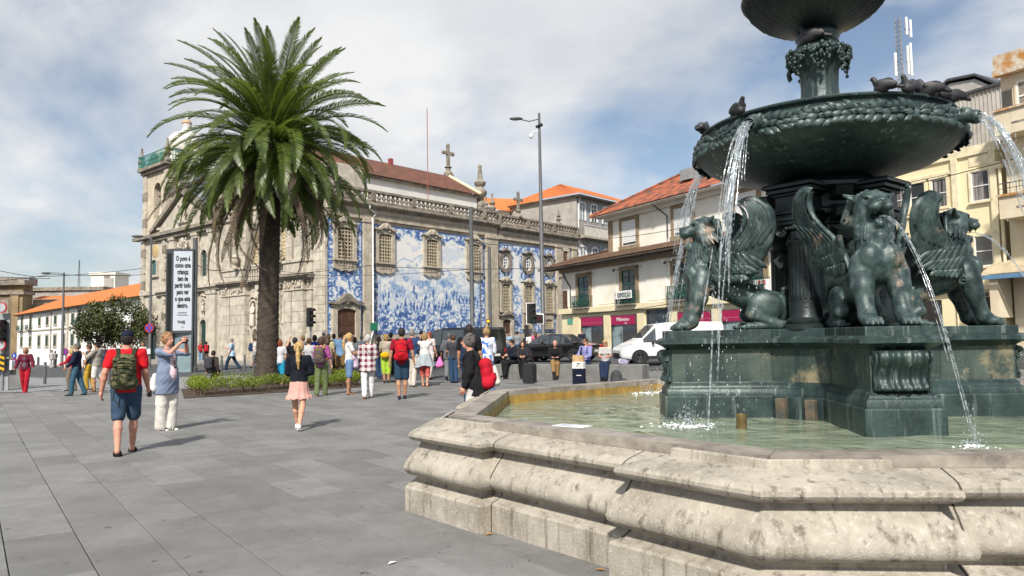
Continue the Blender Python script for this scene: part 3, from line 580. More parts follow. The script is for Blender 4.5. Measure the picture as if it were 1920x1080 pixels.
for u0, z0_, u1, z1_ in ((14.9, 11.9, 21.5, 15.1), (27.6, 11.9, 21.5, 15.1)):
    dd = Vector((u1-u0, z1_-z0_)).normalized(); nv_ = Vector((-dd.y, dd.x))*(.38 if dd.x > 0 else -.38); CW.poly('raking_cornice', STONE2, [(u0, z0_+.003), (u1, z1_), (u1+nv_.x, z1_+nv_.y), (u0+nv_.x, z0_+nv_.y)], .0, .65)
carve(CW, 20.7, 22.3, 12.4, 14.2, .38, 60, .24, parent=car, m=STF); CW.mb().ell((21.5, .35, 13.2), (.5, .18, .75)).build('shield', STF, car, smooth=180)
carve(CW, 20.6, 22.4, 10.1, 10.9, .3, 30, .2, parent=car, m=STF)
for u in (14.9, 16.2, 21.5, 26.4): pinnacle(CW, u, 12.2 if u != 21.5 else 15.2, 2.6 if u != 21.5 else 2.4, .1, STF)
def arched(u, hw, z0, z1, m_, name='window', hoodz=0, fill=None):
    b = CW.mb(); ring(b, arch(u, hw+.24, z0, z1+.24, 12, 1), arch(u, hw, z0, z1, 12, 1), .0, .24); b.box(u-hw-.3, u+hw+.3, .0, .3, z0-.2, z0); fr = b.build(name, m_, car, fix=True)
    CW.mb().prism(arch(u, hw, z0, z1, 12, 1), .002, .03).build('pane', fill or GLASS, fr, fix=True); bb = CW.mb()
    for k in range(1, 3): bb.box(u-hw+2*hw*k/3-.03, u-hw+2*hw*k/3+.03, .031, .06, z0, z1-hw*.3)
    for k in range(1, 6): bb.box(u-hw, u+hw, .032, .055, z0+(z1-z0-hw)*k/5-.03, z0+(z1-z0-hw)*k/5+.03)
    bb.build('window_bars', GREEN, fr, fix=True); return fr
arched(17.7, .55, 7.2, 9.6, STF); arched(21.5, .7, 7.3, 10.0, STF); arched(25.0, .55, 7.2, 9.6, STF)
DG = mat('dark_green_door', (.02, .045, .04), .5)
for u in (17.7, 25.0): arched(u, .6, -1, 3.6, STF, 'doorway', fill=DG)
for u in (17.8, 25.0):
    b = CW.mb(); ring(b, arch(u, .5, 4.3, 5.5, 12, 1), arch(u, .34, 4.3, 5.35, 12, 1), .0, .2); fr = b.build('niche', STF, car, fix=True); me = statue(CW, u, 4.3, 1.0, .18, STF); CW.mb().prism([(u+p*.5, 5.55+q*.4) for p, q in HOOD], .0, .3).build('hood', STF, fr, fix=True)
arched(21.5, 1.0, -1, 4.2, STF, 'portal', fill=DG)
# bell tower, built round a real opening
TZ = 18.0; tx0, tx1 = 25.0, 30.3
cbox('tower_shaft', tx0, tx1, -5.2, .12, -3, 11.6); cbox('tower_white_side', tx1, tx1+.5, -5, -.02, -3, 11.5, m=WHITEW)
b = CW.mb(); hw_, uc = .75, 27.45
b.box(tx0, uc-hw_, -1.0, .02, 11.9, TZ).box(uc+hw_, tx1, -1.0, .02, 11.9, TZ).box(uc-hw_, uc+hw_, -1.0, .02, 11.9, 13.5); 
for i in range(10):
    a0_, a1_ = math.pi*i/10, math.pi*(i+1)/10; p0, p1 = (uc-hw_*math.cos(a0_), 16.2+hw_*math.sin(a0_)), (uc-hw_*math.cos(a1_), 16.2+hw_*math.sin(a1_)); b.prism([p0, p1, (p1[0], TZ), (p0[0], TZ)], -1.0, .02)
b.build('belfry_front', mat('tower_plaster', (.62, .55, .43), .9, (.42, .36, .27), scale=1, streak=((.2, .16, .11), .56, .8), streak_s=(3, 3, .4)), car, fix=True)
AZ = mat('pale_tile_cladding', (.58, .6, .64), .5, (.46, .49, .55), scale=6, rnd=0); cbox('belfry_side', tx0-.02, tx0+1, -5.2, -1.05, 11.9, TZ, m=AZ); cbox('belfry_far_side', tx1-1, tx1, -5.2, -1.05, 11.9, TZ, m=WHITEW); cbox('belfry_back', tx0, tx1, -5.4, -5.21, 11.9, TZ, m=WHITEW); cbox('belfry_floor', tx0, tx1, -5.2, -.0, 11.91, 11.95)
for u0, u1, o0, o1 in ((tx0-.1, tx0+.75, -.9, .2), (tx1-.75, tx1+.1, -.9, .2), (tx0-.12, tx0+.5, -5.4, -4.6)):
    for k in range(7): cbox('quoin', u0+(.12 if k % 2 else 0)*(1 if u0 < 27 else 0), u1-(.12 if k % 2 else 0)*(1 if u0 > 27 else 0), o0, o1, 11.96+k*.86, 11.94+(k+1)*.86, m=STONE2 if k % 3 == 1 else STF)
b = CW.mb(); b.box(tx0-.2, tx1+.2, -5.5, .35, TZ, TZ+.3).box(tx0-.4, tx1+.4, -5.7, .6, TZ+.301, TZ+.6); b.build('tower_cornice', STONE2, car, fix=True)
CW.poly('tower_pediment', STF, [(uc-1.5, TZ+.6)]+[(uc-1.3*math.cos(math.pi*i/10), TZ+.6+1.1*math.sin(math.pi*i/10)) for i in range(11)]+[(uc+1.5, TZ+.6)], -.1, .45)
CW.mb().lathe([(.1, 15.7), (.2, 15.65), (.26, 15.2), (.34, 14.95), (.4, 14.85)], 16, c=(uc, -.5, 0)).build('bell', mat('bell_bronze', (.12, .16, .14), .5, metal=.4), car, smooth=60)
CW.mb().tube([(uc-.75, -.5, 15.8), (uc+.75, -.5, 15.8)], .08, 6).build('bell_beam', WOOD, car)
rl = CW.mb()
for u in np.arange(tx0-.3, tx1+.35, .28): rl.box(u-.03, u+.03, .5, .55, TZ+.6, TZ+1.75).box(tx0-.33, tx0-.28, -5.5+(u-tx0)*.95, -5.44+(u-tx0)*.95, TZ+.6, TZ+1.75)
for z in (.75, 1.2, 1.72): rl.box(tx0-.35, tx1+.35, .49, .56, TZ+z, TZ+z+.06); rl.box(tx0-.34, tx0-.27, -5.5, .5, TZ+z, TZ+z+.06)
rl.build('railing', mat('verdigris', (.05, .27, .22), .6, var=.4), car, fix=True)
for u, o_ in ((tx0-.2, .4), (tx1+.1, .4)): pinnacle(CW, u, TZ+.6, 2.2, o_-.1, STONE2)
b = CW.mb(); b.box(tx0+1, tx1-1, -4.6, -.9, TZ+.6, TZ+2.2).box(tx0+.8, tx1-.8, -4.8, -.7, TZ+2.2, TZ+2.5); b.build('lantern_base', WHITEW, car, fix=True)
CW.mb().lathe([(1.7, TZ+2.5), (1.9, TZ+3.0), (1.8, TZ+3.6), (1.3, TZ+4.1), (.6, TZ+4.4), (.35, TZ+4.8), (.45, TZ+5.1), (.1, TZ+5.6), (.05, TZ+6.6)], 20, c=(uc, -2.75, 0)).build('dome', mat('pale_dome', (.62, .6, .57), .6, (.5, .49, .48), scale=5), car, smooth=50)
CW.mb().lathe([(.3, TZ+5.0), (.5, TZ+5.3), (.3, TZ+5.6)], 12, c=(uc, -2.75, 0)).build('dome_knob', mat('gilt_knob', (.5, .36, .22), .6), car, smooth=50)
CW.mb().lathe([(.0, .1), (.5, .1), (.62, .05), (.7, 0)], 24).build('clock', mat('ochre_clock', (.5, .38, .18), .8), car, smooth=50).matrix_local = CW.M @ Matrix.Translation((27.45, .12, 10.35)) @ Matrix.Rotation(R(-90), 4, 'X')
def twin(u, hw, z0, z1):
    b = CW.mb(); ring(b, arch(u, hw+.2, z0, z1+.2, 10, .6), arch(u, hw, z0, z1, 10, .6), .12, .3); b.box(u-hw-.3, u+hw+.3, .12, .35, z0-.2, z0); fr = b.build('window', STF, car, fix=True); CW.mb().prism(arch(u, hw, z0, z1, 10, .6), .122, .15).build('pane', mat('teal_glass', (.02, .11, .1), .15), fr, fix=True)
twin(27.4, .55, 8.05, 9.5); twin(27.3, .65, -1, 3.1)
CW.mb().lathe([(.0, .16), (.3, .16), (.42, .06), (.75, .02), (.78, 0)], 16).build('oval_medallion', STF, car, smooth=50).matrix_local = CW.M @ Matrix.Translation((27.35, .12, 5.7)) @ Matrix.Rotation(R(-90), 4, 'X') @ Matrix.Scale(1.35, 4, (0, 1, 0))
carve(CW, 26.6, 28.2, 3.3, 4.5, .2, 34, .2, parent=car, m=STF)
for u0, u1 in ((tx0+.1, tx0+.7), (tx1-.8, tx1+.05)):
    for k in range(16): cbox('quoin', u0+(.1 if k % 2 else 0), u1, .121, .28, -1+k*.78, -.02+(k+1)*.78-1, m=STONE2 if k % 4 == 2 else STF)
cbox('tower_band', tx0-.1, tx1+.15, .121, .34, 6.2, 6.6)
MB().box(4.0, 9.5, 14.6, 21, 11, 15.4).build('rear_block', AZ, car); MB().box(3.8, 9.7, 14.4, 21.2, 15.401, 16.0).build('rear_cornice', STONE2, car)
# pavement and steps in front of the church
cm_ = church.matrix_world
def chp(u, o): c, s_ = math.cos(R(49)), math.sin(R(49)); return (CH[0]+u*c-o*s_, CH[1]+u*s_+o*c)
strip('church_pavement', PAVE, [chp(-4, -4), chp(32, -4), chp(32, 0.5), chp(.5, .5), chp(.5, 34), chp(-4.0, 34)], .14)
# ---------------------------------------------------------------- houses
def wallroot(name, o, deg, label, cat='building'):        # local x runs along the wall, y into the building
    r = empty(name, (o[0], o[1], 0), R(90-deg), label, cat); return r, Wall(r, Matrix(((1, 0, 0, 0), (0, -1, 0, 0), (0, 0, 1, 0), (0, 0, 0, 1))))
def text(body, size, m, parent, M, sx=1.0, off=0.0, ext=.004, align='CENTER', spacing=1.0, name='lettering', line=1.0):
    c = bpy.data.curves.new(name, 'FONT'); c.body = body; c.size = size; c.align_x = align; c.align_y = 'CENTER'; c.offset = off; c.extrude = ext; c.space_character = spacing; c.space_line = line; c.resolution_u = 3
    t_ = bpy.data.objects.new(name, c); link(t_); bpy.context.view_layer.update()
    me = bpy.data.meshes.new_from_object(t_); bpy.data.objects.remove(t_); me.name = name; me.materials.clear(); me.materials.append(m)
    o = mobj(name, me, parent); o.matrix_local = M @ Matrix.Diagonal((sx, 1, 1, 1)); return o
def upright(u, o, z): return Matrix.Translation((u, -o, z)) @ Matrix.Rotation(R(90), 4, 'X')     # text on a wall facing -y
def simple_window(W, u0, u1, z0, z1, fm, fw=.12, fo=.1, glass=GLASS, bars=(1, 1), bm=WHITE, name='window', sill=True, bt=.035):
    b = W.mb(); b.box(u0-fw, u0, .005, fo, z0, z1).box(u1, u1+fw, .005, fo, z0, z1).box(u0-fw, u1+fw, .005, fo, z1, z1+fw)
    if sill: b.box(u0-fw-.05, u1+fw+.05, .005, fo+.06, z0-fw, z0)
    fr = b.build(name, fm, W.root, fix=True); W.mb().prism([(u0, z0), (u1, z0), (u1, z1), (u0, z1)], .007, .02).build('pane', glass, fr, fix=True)
    bb = W.mb(); bb.box(u0, u0+bt*1.5, .021, .06, z0, z1).box(u1-bt*1.5, u1, .021, .06, z0, z1).box(u0, u1, .022, .058, z1-bt*1.5, z1).box(u0, u1, .022, .058, z0, z0+bt*1.5)
    for k in range(1, bars[0]+1): x = u0+(u1-u0)*k/(bars[0]+1); bb.box(x-bt, x+bt, .023, .055, z0, z1)
    for k in range(1, bars[1]+1): z = z0+(z1-z0)*k/(bars[1]+1); bb.box(u0, u1, .024, .054, z-bt*.8, z+bt*.8)
    bb.build('sash', bm, fr, fix=True); return fr
def iron_balcony(W, u0, u1, z0, z1, d, m, parent, n=None):
    b = W.mb(); b.box(u0, u1, .01, d, z0-.1, z0); b.build('balcony_slab', STONE2, parent, fix=True); r = W.mb(); n = n or int((u1-u0)/.13)
    for k in range(n+1): x = u0+(u1-u0)*k/n; r.box(x-.012, x+.012, d-.04, d-.015, z0, z1)
    for k in range(int(d/.15)): r.box(u0, u0+.024, .02+k*.15, .045+k*.15, z0, z1).box(u1-.024, u1, .02+k*.15, .045+k*.15, z0, z1)
    for z in (z0+.08, (z0+z1)/2, z1-.03): r.box(u0, u1, d-.05, d, z, z+.03)
    for k in range(n//2): x = u0+(u1-u0)*(k+.5)/(n//2); r.lathe([(.05, -.01), (.05, .01)], 8, c=(x, d-.03, z0+.3)).box(x-.07, x+.07, d-.035, d-.02, z0+.2, z0+.42)
    r.build('balcony_rail', m, parent, fix=True)
# white corner house
wh, HW = wallroot('corner_house', (4.17, 58), 152, 'cream and white corner house with red tiled hip roof and shops below')
HB = mat('house_wall', (.88, .85, .77), .9, (.78, .72, .6), scale=.5, streak=((.42, .35, .25), .64, .9), streak_s=(1.5, 1.5, .15), contrast=(.3, .6))
FRM = mat('brown_stone_frame', (.33, .25, .16), .9, (.22, .16, .1), scale=3)
HW.box('ground_floor', CREAM, -.6, 22, -4.6, 0, -1.5, 3.36); HW.box('band_course', CREAM, -.7, 22, -.1, .28, 3.361, 3.75); HW.box('first_floor', HB, -.3, 22, -4.6, -.002, 3.751, 6.9)
HW.box('upper_floor', HB, 6.0, 22, -4.6, -.02, 6.901, 10.05); HW.box('corner_strip', FRM, 6.0, 6.45, -.02, .06, 7.5, 10.0); HW.box('upper_cornice', WHITEW, 5.7, 22, -.02, .22, 9.75, 10.05)
for u0, u1 in ((-.55, 1.1), (4.0, 7.0), (9.9, 12.4), (15.0, 18.5)): HW.box('plaster_panel', HB, u0+.2, u1-.2, .0, .04, 3.9, 6.55)
tile_roof(wh, LICHROOF, (-2.4, -1.15, 6.98), (22, -1.15, 6.98), (22, .6, 7.75), (.6, .6, 7.75), 'lower_roof'); tile_roof(wh, BROWNROOF, (-2.4, -1.15, 6.98), (-2.4, 8, 6.98), (5.9, 5, 8.9), (5.9, .6, 7.9), 'side_roof')
tile_roof(wh, BROWNROOF, (-1.4, -.6, 7.25), (6.0, -.6, 7.25), (6.0, 5, 8.9), (4, 5, 8.9), 'side_roof')
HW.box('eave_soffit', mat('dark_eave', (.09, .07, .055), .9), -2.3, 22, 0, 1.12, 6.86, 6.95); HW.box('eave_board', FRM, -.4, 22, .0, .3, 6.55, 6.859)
rf_ = tile_roof(wh, OLDROOF, (5.0, -.95, 10.12), (22, -.95, 10.12), (22, 5, 13.5), (11.5, 5, 13.5), 'main_roof'); tile_roof(wh, OLDROOF, (5.0, -.95, 10.12), (5.0, 10, 10.12), (11.5, 5, 13.5), (11.5, 5, 13.5), 'hip_roof')
HW.mb().tube([(5.0, .95, 10.2), (11.5, -5, 13.6)], .12, 6).build('hip_ridge', OLDROOF, wh); HW.box('upper_soffit', HB, 5.1, 22, -.02, .9, 10.051, 10.1)
for u in (12.6, 14.2): MB().box(u, u+.9, 1.0, 1.9, 11.5, 12.2).build('skylight', mat('skylight_metal', (.3, .32, .33), .4), wh).rotation_euler = (0, 0, 0)
MB().tube([(16.3, 1.6, 11.8), (16.3, 1.6, 13.0)], .06, 6).build('roof_pipe', WHITE, wh); MB().box(20, 21.6, 4.2, 5.4, 13.2, 15.2).build('chimney', GREYW, wh)
for u0, u1 in ((1.93, 3.38), (7.5, 9.0), (12.95, 14.4), (18.9, 20.3)):
    fr = simple_window(HW, u0, u1, 3.76, 6.08, FRM, .3, .1, GLASS, (1, 4), GREEN, 'balcony_door', False, .045); iron_balcony(HW, u0-.32, u1+.36, 3.77, 4.66, .5, GREEN, fr)
for u0, u1 in ((7.64, 9.2), (13.1, 14.68), (18.42, 19.98)):
    fr = simple_window(HW, u0, u1, 7.78, 9.5, FRM, .28, .09, GLASS, (0, 0), WHITE); s_ = HW.mb()
    for k in range(11): s_.box(u0+.04, u1-.04, .03, .062, 7.98+k*.14, 7.98+k*.14+.125)
    s_.build('roller_shutter', WHITE, fr, fix=True)
CRIM = mat('crimson_sign', (.35, .01, .075), .4, var=.08); SHOPG = mat('shop_glass', (.25, .33, .35), .1, (.06, .08, .09), scale=.8, contrast=(.4, .55))
for i, (u0, u1, zt) in enumerate(((2.31, 5.09, 2.99), (6.18, 8.93, 2.99), (10.18, 12.32, 3.2), (13.25, 16.13, 2.95), (17.09, 19.9, 2.95))):
    fr = HW.mb().box(u0-.05, u0, .0, .1, -1, zt).box(u1, u1+.05, .0, .1, -1, zt).box(u0-.05, u1+.05, .0, .1, zt, zt+.06).build('shopfront', IRON, wh, fix=True)
    HW.box('pane', SHOPG if i != 2 else GLASS, u0, u1, .004, .02, -1, zt, fr); HW.box('door', GLASS, u0+(u1-u0)*.45, u1-.1, .021, .05, -1, zt-.75, fr); HW.box('door_frame', PALEGLASS, u0+(u1-u0)*.42, u0+(u1-u0)*.45, .021, .06, -1, zt-.7, fr)
    if i != 2:
        HW.box('sign_band', CRIM, u0, u1, .03, .12, zt-.62, zt, fr); HW.box('sign_line', mat('sign_line', (.6, .25, .35), .5), u0, u1, .121, .124, zt-.42, zt-.40, fr) if i != 1 else None
        if i == 1: text('Millennium', .36, WHITE, fr, upright((u0+u1)/2, .13, zt-.26), .95, .0); text('bcp', .16, WHITE, fr, upright((u0+u1)/2+.35, .13, zt-.52))
for u in (1.6, 5.6, 9.5, 12.8, 16.6): HW.box('pilaster', CREAM, u-.38, u+.38, .0, .1, -1, 3.1)
HW.box('street_plate', mat('plate_green', (.12, .4, .3), .5), .25, 1.0, .005, .03, 2.55, 3.0)
HW.box('house_number_board', WOOD, -.3, .35, .0, .06, 3.8, 5.2)
for pts in ([(-.2, .12, 6.6), (.9, .12, 5.4), (.9, .12, 3.8)], [(12.0, .9, 10.0), (12.5, .1, 9.2), (12.5, .1, 7.8)], [(20.6, .9, 6.8), (21.2, .12, 5.9), (21.2, .12, 3.9)]): HW.mb().tube(pts, .05, 6).build('drain_pipe', mat('dark_pipe', (.06, .06, .065), .6), wh)
for u, z in ((-.0, 6.2), (3.9, 6.2), (7.1, 6.2), (9.7, 6.2), (12.6, 6.2)): HW.mb().box(u-.02, u+.02, .04, .5, z, z+.04).box(u-.1, u+.02, .4, .5, z-.12, z).build('wall_lamp', IRON, wh, fix=True)
SIG = empty('exhibition_banner', (0, 0, 0), label='white banner reading EXPOSIÇÃO hung on the green balcony', cat='banner'); SIG.matrix_world = Matrix.Translation((4.17, 58, 0)) @ Matrix.Rotation(R(-62), 4, 'Z')
bn = MB(); nn_ = 12
for i in range(nn_+1):
    x = 7.3+1.95*i/nn_; bn.v += [(x, -.56-.02*math.sin(i*1.3), 4.12), (x, -.56-.015*math.sin(i*1.1), 4.66)]
bn.f = [(2*i, 2*i+2, 2*i+3, 2*i+1) for i in range(nn_)]; bn.build('cloth', WHITE, SIG); text('EXPOSIÇÃO', .42, GREEN, SIG, upright(8.4, .6, 4.37), .66, .004); text('a', .2, GREEN, SIG, upright(7.42, .6, 4.45))
RS = empty('restaurant_sign', label='white sign with red letters on the cream house wall', cat='sign'); RS.matrix_world = SIG.matrix_world.copy()
MB().box(19.9, 21.3, -.42, -.36, 3.72, 4.5).build('board', WHITE, RS); text('RES', .36, RED, RS, upright(20.5, .43, 4.3), .9, .01); text('F', .36, RED, RS, upright(20.6, .43, 3.92), .9, .01)
MB().box(20.1, 20.2, -.4, 0, 4.2, 4.25).build('arm', IRON, RS)
# yellow building with windows
k13 = 1.3
yb, YW = wallroot('yellow_building', (4.17*k13, 58*k13), 152, 'yellow plastered apartment building with dark sash windows behind the griffins')
YF = mat('yellow_trim', (.83, .74, .52), .85)
YW.box('front_wall', YELLOW, 31.5, 42.3, -8, 0, -1.5, 10.9); YW.box('parapet', YF, 31.5, 42.35, -.6, .12, 10.901, 11.4); YW.box('floor_band', YF, 31.5, 42.4, .0, .25, 3.7, 3.95); YW.box('window_band', YF, 35.6, 40.0, .0, .12, 10.15, 10.3); YW.box('window_band', YF, 35.6, 40.0, .0, .12, 8.1, 8.3)
CURT = mat('curtained_glass', (.05, .05, .055), .15, (.03, .03, .035), scale=3.5, streak=((.36, .34, .33), .42, .62), streak_s=(5, 5, .12))
for u0, u1 in ((33.1, 34.0), (34.4, 35.2), (36.3, 37.15), (37.53, 38.4), (38.8, 39.65), (40.98, 41.9)):
    simple_window(YW, u0, u1, 8.4, 10.0, YF, .12, .1, CURT if u0 != 37.53 else GLASS, (0, 1), WHITE, bt=.03)
    if u0 > 40 or u0 < 36: simple_window(YW, u0, u1, 4.94, 6.54, YF, .12, .1, GLASS, (0, 1), WHITE, bt=.03)
for u0, u1 in ((36.3, 37.15), (37.53, 38.4), (38.8, 39.65)): simple_window(YW, u0, u1, 4.94, 6.54, YF, .12, .1, GLASS, (0, 1), WHITE, bt=.03)
for u in (35.75, 40.15, 42.15): YW.box('pilaster', YF, u-.16, u+.16, .0, .16, 3.96, 10.9)
YW.poly('panel', YF, [(40.9, 10.3), (42.0, 10.3), (42.0, 10.85), (40.9, 10.85)], .0, .04); YW.mb().tube([(42.5, .15, 10.0), (42.5, .15, 3.0)], .08, 8).build('drain_pipe', YF, yb); YW.box('pipe_hopper', YF, 42.36, 42.64, .05, .3, 9.9, 10.25)
for u0, u1 in ((36.2, 39.0), (41.0, 41.95)): fr = YW.box('shutter_door', mat('dark_shutter', (.03, .028, .026), .6, var=.3), u0, u1, .01, .05, -1, 3.3)
YW.box('door_lamp', IRON, 41.3, 41.5, .05, .15, 3.35, 3.55); YW.mb().tube([(39.9, .1, 3.6), (39.9, .1, .6)], .04, 6).build('wall_pipe', YF, yb)
# metal-clad attic behind the yellow parapet
sh, SHW = wallroot('metal_attic', (4.17*1.42, 58*1.42), 152, 'grey corrugated metal attic with a low gable above the yellow building', 'shed')
SHM = mat('grey_cladding', (.5, .48, .45), .6, (.38, .36, .33), scale=1.2, streak=((.28, .25, .22), .6, .9), streak_s=(2, 2, .2))
SHW.box('cladding_wall', SHM, 42.0, 47.5, -8, 0, 9, 15.4); SHW.box('roof_edge', IRON, 41.8, 47.6, -8, .2, 15.401, 15.55); rb = SHW.mb()
for k in range(24): rb.box(42.05+k*.23, 42.11+k*.23, .0, .05, 9, 15.4)
rb.build('ribs', SHM, sh, fix=True)
SHW.poly('gable', SHM, [(38.6, 14.0), (38.6, 15.6), (42.0, 17.4), (43.6, 17.2), (45.6, 15.6), (45.6, 14)], -6, -3); SHW.poly('gable_roof', IRON, [(38.2, 15.5), (42.0, 17.55), (43.7, 17.35), (46.0, 15.6), (46, 15.75), (43.7, 17.5), (42, 17.7), (38.2, 15.65)], -6, -2.8)
SHW.box('lower_attic', SHM, 33, 42.0, -9, -5, 9, 15.2); SHW.mb().tube([(35.6, -5, 15), (35.6, -5, 17.6), (35.75, -5, 18.0), (36.1, -5, 18.1)], .14, 10).build('flue_pipe', mat('beige_flue', (.62, .56, .46), .6), sh, smooth=60)
# lattice mast
ms = empty('antenna_mast', ony(1690, 150, 52), 0, 'lattice telecom mast with white antenna panels on the rooftops', 'antenna')
tm = MB(); hm = 4.6; cs = [(.25*math.cos(a), .25*math.sin(a)) for a in (0.4, 2.5, 4.6)]
for x, y in cs: tm.tube([(x, y, -3), (x*.8, y*.8, hm)], .035, 5)
for k in range(22):
    z = -3+k*.345
    for i in range(3): a, b = cs[i], cs[(i+1) % 3]; tm.tube([(a[0]*.95, a[1]*.95, z), (b[0]*.95, b[1]*.95, z+.345)], .018, 4); tm.tube([(a[0]*.95, a[1]*.95, z), (b[0]*.95, b[1]*.95, z)], .014, 4)
tm.build('lattice', STEEL, ms)
for x, z0, z1 in ((.42, 3.2, 4.5), (.7, 3.0, 4.3), (.4, .3, 2.4), (.62, .2, 2.6), (-.5, .2, 1.9)): MB().bbox(x-.07, x+.07, -.33, -.2, z0, z1, .03).build('antenna_panel', WHITE, ms)
MB().tube([(.25, -.28, 3.6), (.75, -.28, 3.6)], .03, 5).tube([(.25, -.28, 1.2), (.7, -.28, 1.2)], .03, 5).tube([(-.2, -.28, 1.2), (-.5, -.28, 1.2)], .03, 5).build('bracket', IRON, ms)
# far right building
rb_, RW = wallroot('corner_apartment_house', (4.17*k13, 58*k13), 152, 'cream apartment house at the right edge with stone balconies and lichen stained parapet')
LICH = mat('lichen_parapet', (.55, .5, .42), .9, (.42, .2, .05), scale=1.6, contrast=(.42, .58)); RWM = mat('aged_cream', (.72, .64, .48), .9, (.6, .52, .38), scale=.7, streak=((.4, .34, .25), .6, .9), streak_s=(2, 2, .2))
RW.box('front_wall', RWM, 42.75, 52, -7, .02, -1.5, 14.9); RW.box('parapet', LICH, 42.6, 52, -.4, .35, 14.901, 15.7); RW.box('ledge', LICH, 42.6, 52, .0, .5, 14.6, 14.9)
for z0 in (8.6, 12.6, 4.6): simple_window(RW, 43.5, 44.8, z0, z0+1.55, RWM, .1, .08, PALEGLASS, (0, 1), WHITE, bt=.05)
for z0, z1 in ((7.1, 8.2), (11.3, 12.5)):
    fr = RW.box('balcony', RWM, 43.0, 52, .02, 1.3, z0, z1); RW.box('balcony_ledge', LICH, 42.95, 52, .0, 1.4, z1, z1+.12, fr)
    for k in range(3): RW.box('slot', STONE2, 43.8+k*1.2, 44.6+k*1.2, 1.301, 1.31, z0+.45, z0+.55, fr)
b = RW.mb()
for k in range(10): b.box(43.2+k*.3, 43.22+k*.3, 1.2, 1.24, 8.32, 8.9)
b.box(43.0, 52, 1.2, 1.24, 8.85, 8.9).box(43.0, 52, 1.2, 1.24, 8.6, 8.63); b.build('balcony_rail', IRON, rb_, fix=True)
rr_ = RW.mb()
for k in range(9): rr_.box(42.78+k*.06, 42.8+k*.06, .05, .08, 12.6, 13.9)
rr_.build('grille', IRON, rb_, fix=True)
aw = empty('awning', (4.17*k13, 58*k13, 0), R(-62), 'corrugated sloping awning with blue edge over the doorway at right', 'awning'); ab = MB(); 
for k in range(60): x = 41.95+k*.12; ab.add([(x, -.02, 5.1), (x+.06, -.02, 5.16), (x+.12, -.02, 5.1), (x, -1.6, 4.35), (x+.06, -1.6, 4.41), (x+.12, -1.6, 4.35)], [(0, 3, 4, 1), (1, 4, 5, 2)])
ab.build('corrugated_sheet', mat('awning_sheet', (.45, .38, .26), .8, (.3, .25, .17), scale=2), aw); MB().box(41.95, 49, -1.66, -1.6, 4.12, 4.34).build('edge_board', mat('blue_board', (.12, .25, .42), .6), aw); MB().box(42.3, 42.7, -1.3, -.1, 2.2, 4.2).build('side_post', RWM, aw)
# grey house beyond the church, orange roofs
gh = empty('grey_house', (CH[0], CH[1], 0), R(49), 'grey house with white arched windows and long balcony beyond the church', 'building'); GW = Wall(gh, SW.M)
GW.box('front_wall', GREYW, 30.0, 46, -9, 0, -1, 15.9); AZB = mat('blue_grey_tile', (.3, .33, .4), .5, (.24, .27, .34), scale=5)
for u0, u1 in ((31.9, 32.2), (33.9, 34.4), (36.1, 36.5)): GW.box('tile_strip', AZB, u0, u1, .0, .03, 9, 15.3)
for u in (30.95, 33.05, 35.2, 37.4):
    for z0, z1 in ((13.5, 15.3), (9.2, 10.75)):
        b = GW.mb(); ring(b, arch(u, .62, z0, z1+.15, 10, .5), arch(u, .5, z0, z1, 10, .5), .0, .1); fr = b.build('window', WHITE, gh, fix=True); GW.mb().prism(arch(u, .5, z0, z1, 10, .5), .003, .02).build('pane', PALEGLASS if u != 33.05 else GLASS, fr, fix=True)
        GW.mb().box(u-.04, u+.04, .021, .06, z0, z1).box(u-.5, u+.5, .022, .058, z0+.6, z0+.66).box(u-.5, u+.5, .022, .058, z1-.45, z1-.39).box(u-.5, u-.42, .021, .06, z0, z1-.2).box(u+.42, u+.5, .021, .06, z0, z1-.2).build('sash', WHITE, fr, fix=True)
GW.box('balcony_slab', STONE, 30.3, 46, .0, .8, 11.6, 11.8); bb = GW.mb()
for k in range(60): bb.box(30.4+k*.2, 30.44+k*.2, .74, .78, 11.8, 12.9)
bb.box(30.3, 42.5, .72, .8, 12.85, 12.95); bb.box(30.35, 42.4, .70, .72, 11.85, 12.85); bb.build('balcony_rail', mat('pale_rail', (.62, .6, .55), .8), gh, fix=True)
GW.mb().tube([(30.4, .2, 15.9), (30.2, .1, 14.6), (30.1, .1, 8)], .07, 6).build('drain_pipe', WHITE, gh)
tile_roof(gh, TILEROOF, (29.4, -.9, 16.0), (47, -.9, 16.0), (40, 5, 18.4), (34, 5, 18.4)); tile_roof(gh, TILEROOF, (29.4, 9, 16.0), (29.4, -.9, 16.0), (34, 5, 18.4), (34, 5, 18.4)); GW.box('eave', STONE2, 29.6, 46.5, -9, .7, 15.8, 15.95)
og = empty('house_behind_church', (CH[0], CH[1], 0), R(49), 'house with bright orange tiled roof showing above the church balustrade', 'building')
MB().box(29, 41, 9, 18, 8, 15.5).build('wall', WHITEW, og); tile_roof(og, TILEROOF, (27.5, 8.5, 15.2), (40.5, 8.5, 15.9), (42.0, 14, 18.9), (30, 14, 17.6)); tile_roof(og, BROWNROOF, (40.5, 8.5, 15.9), (44.5, 8.5, 15.6), (44.0, 14, 18.6), (42.0, 14, 18.9), 'brown_roof')
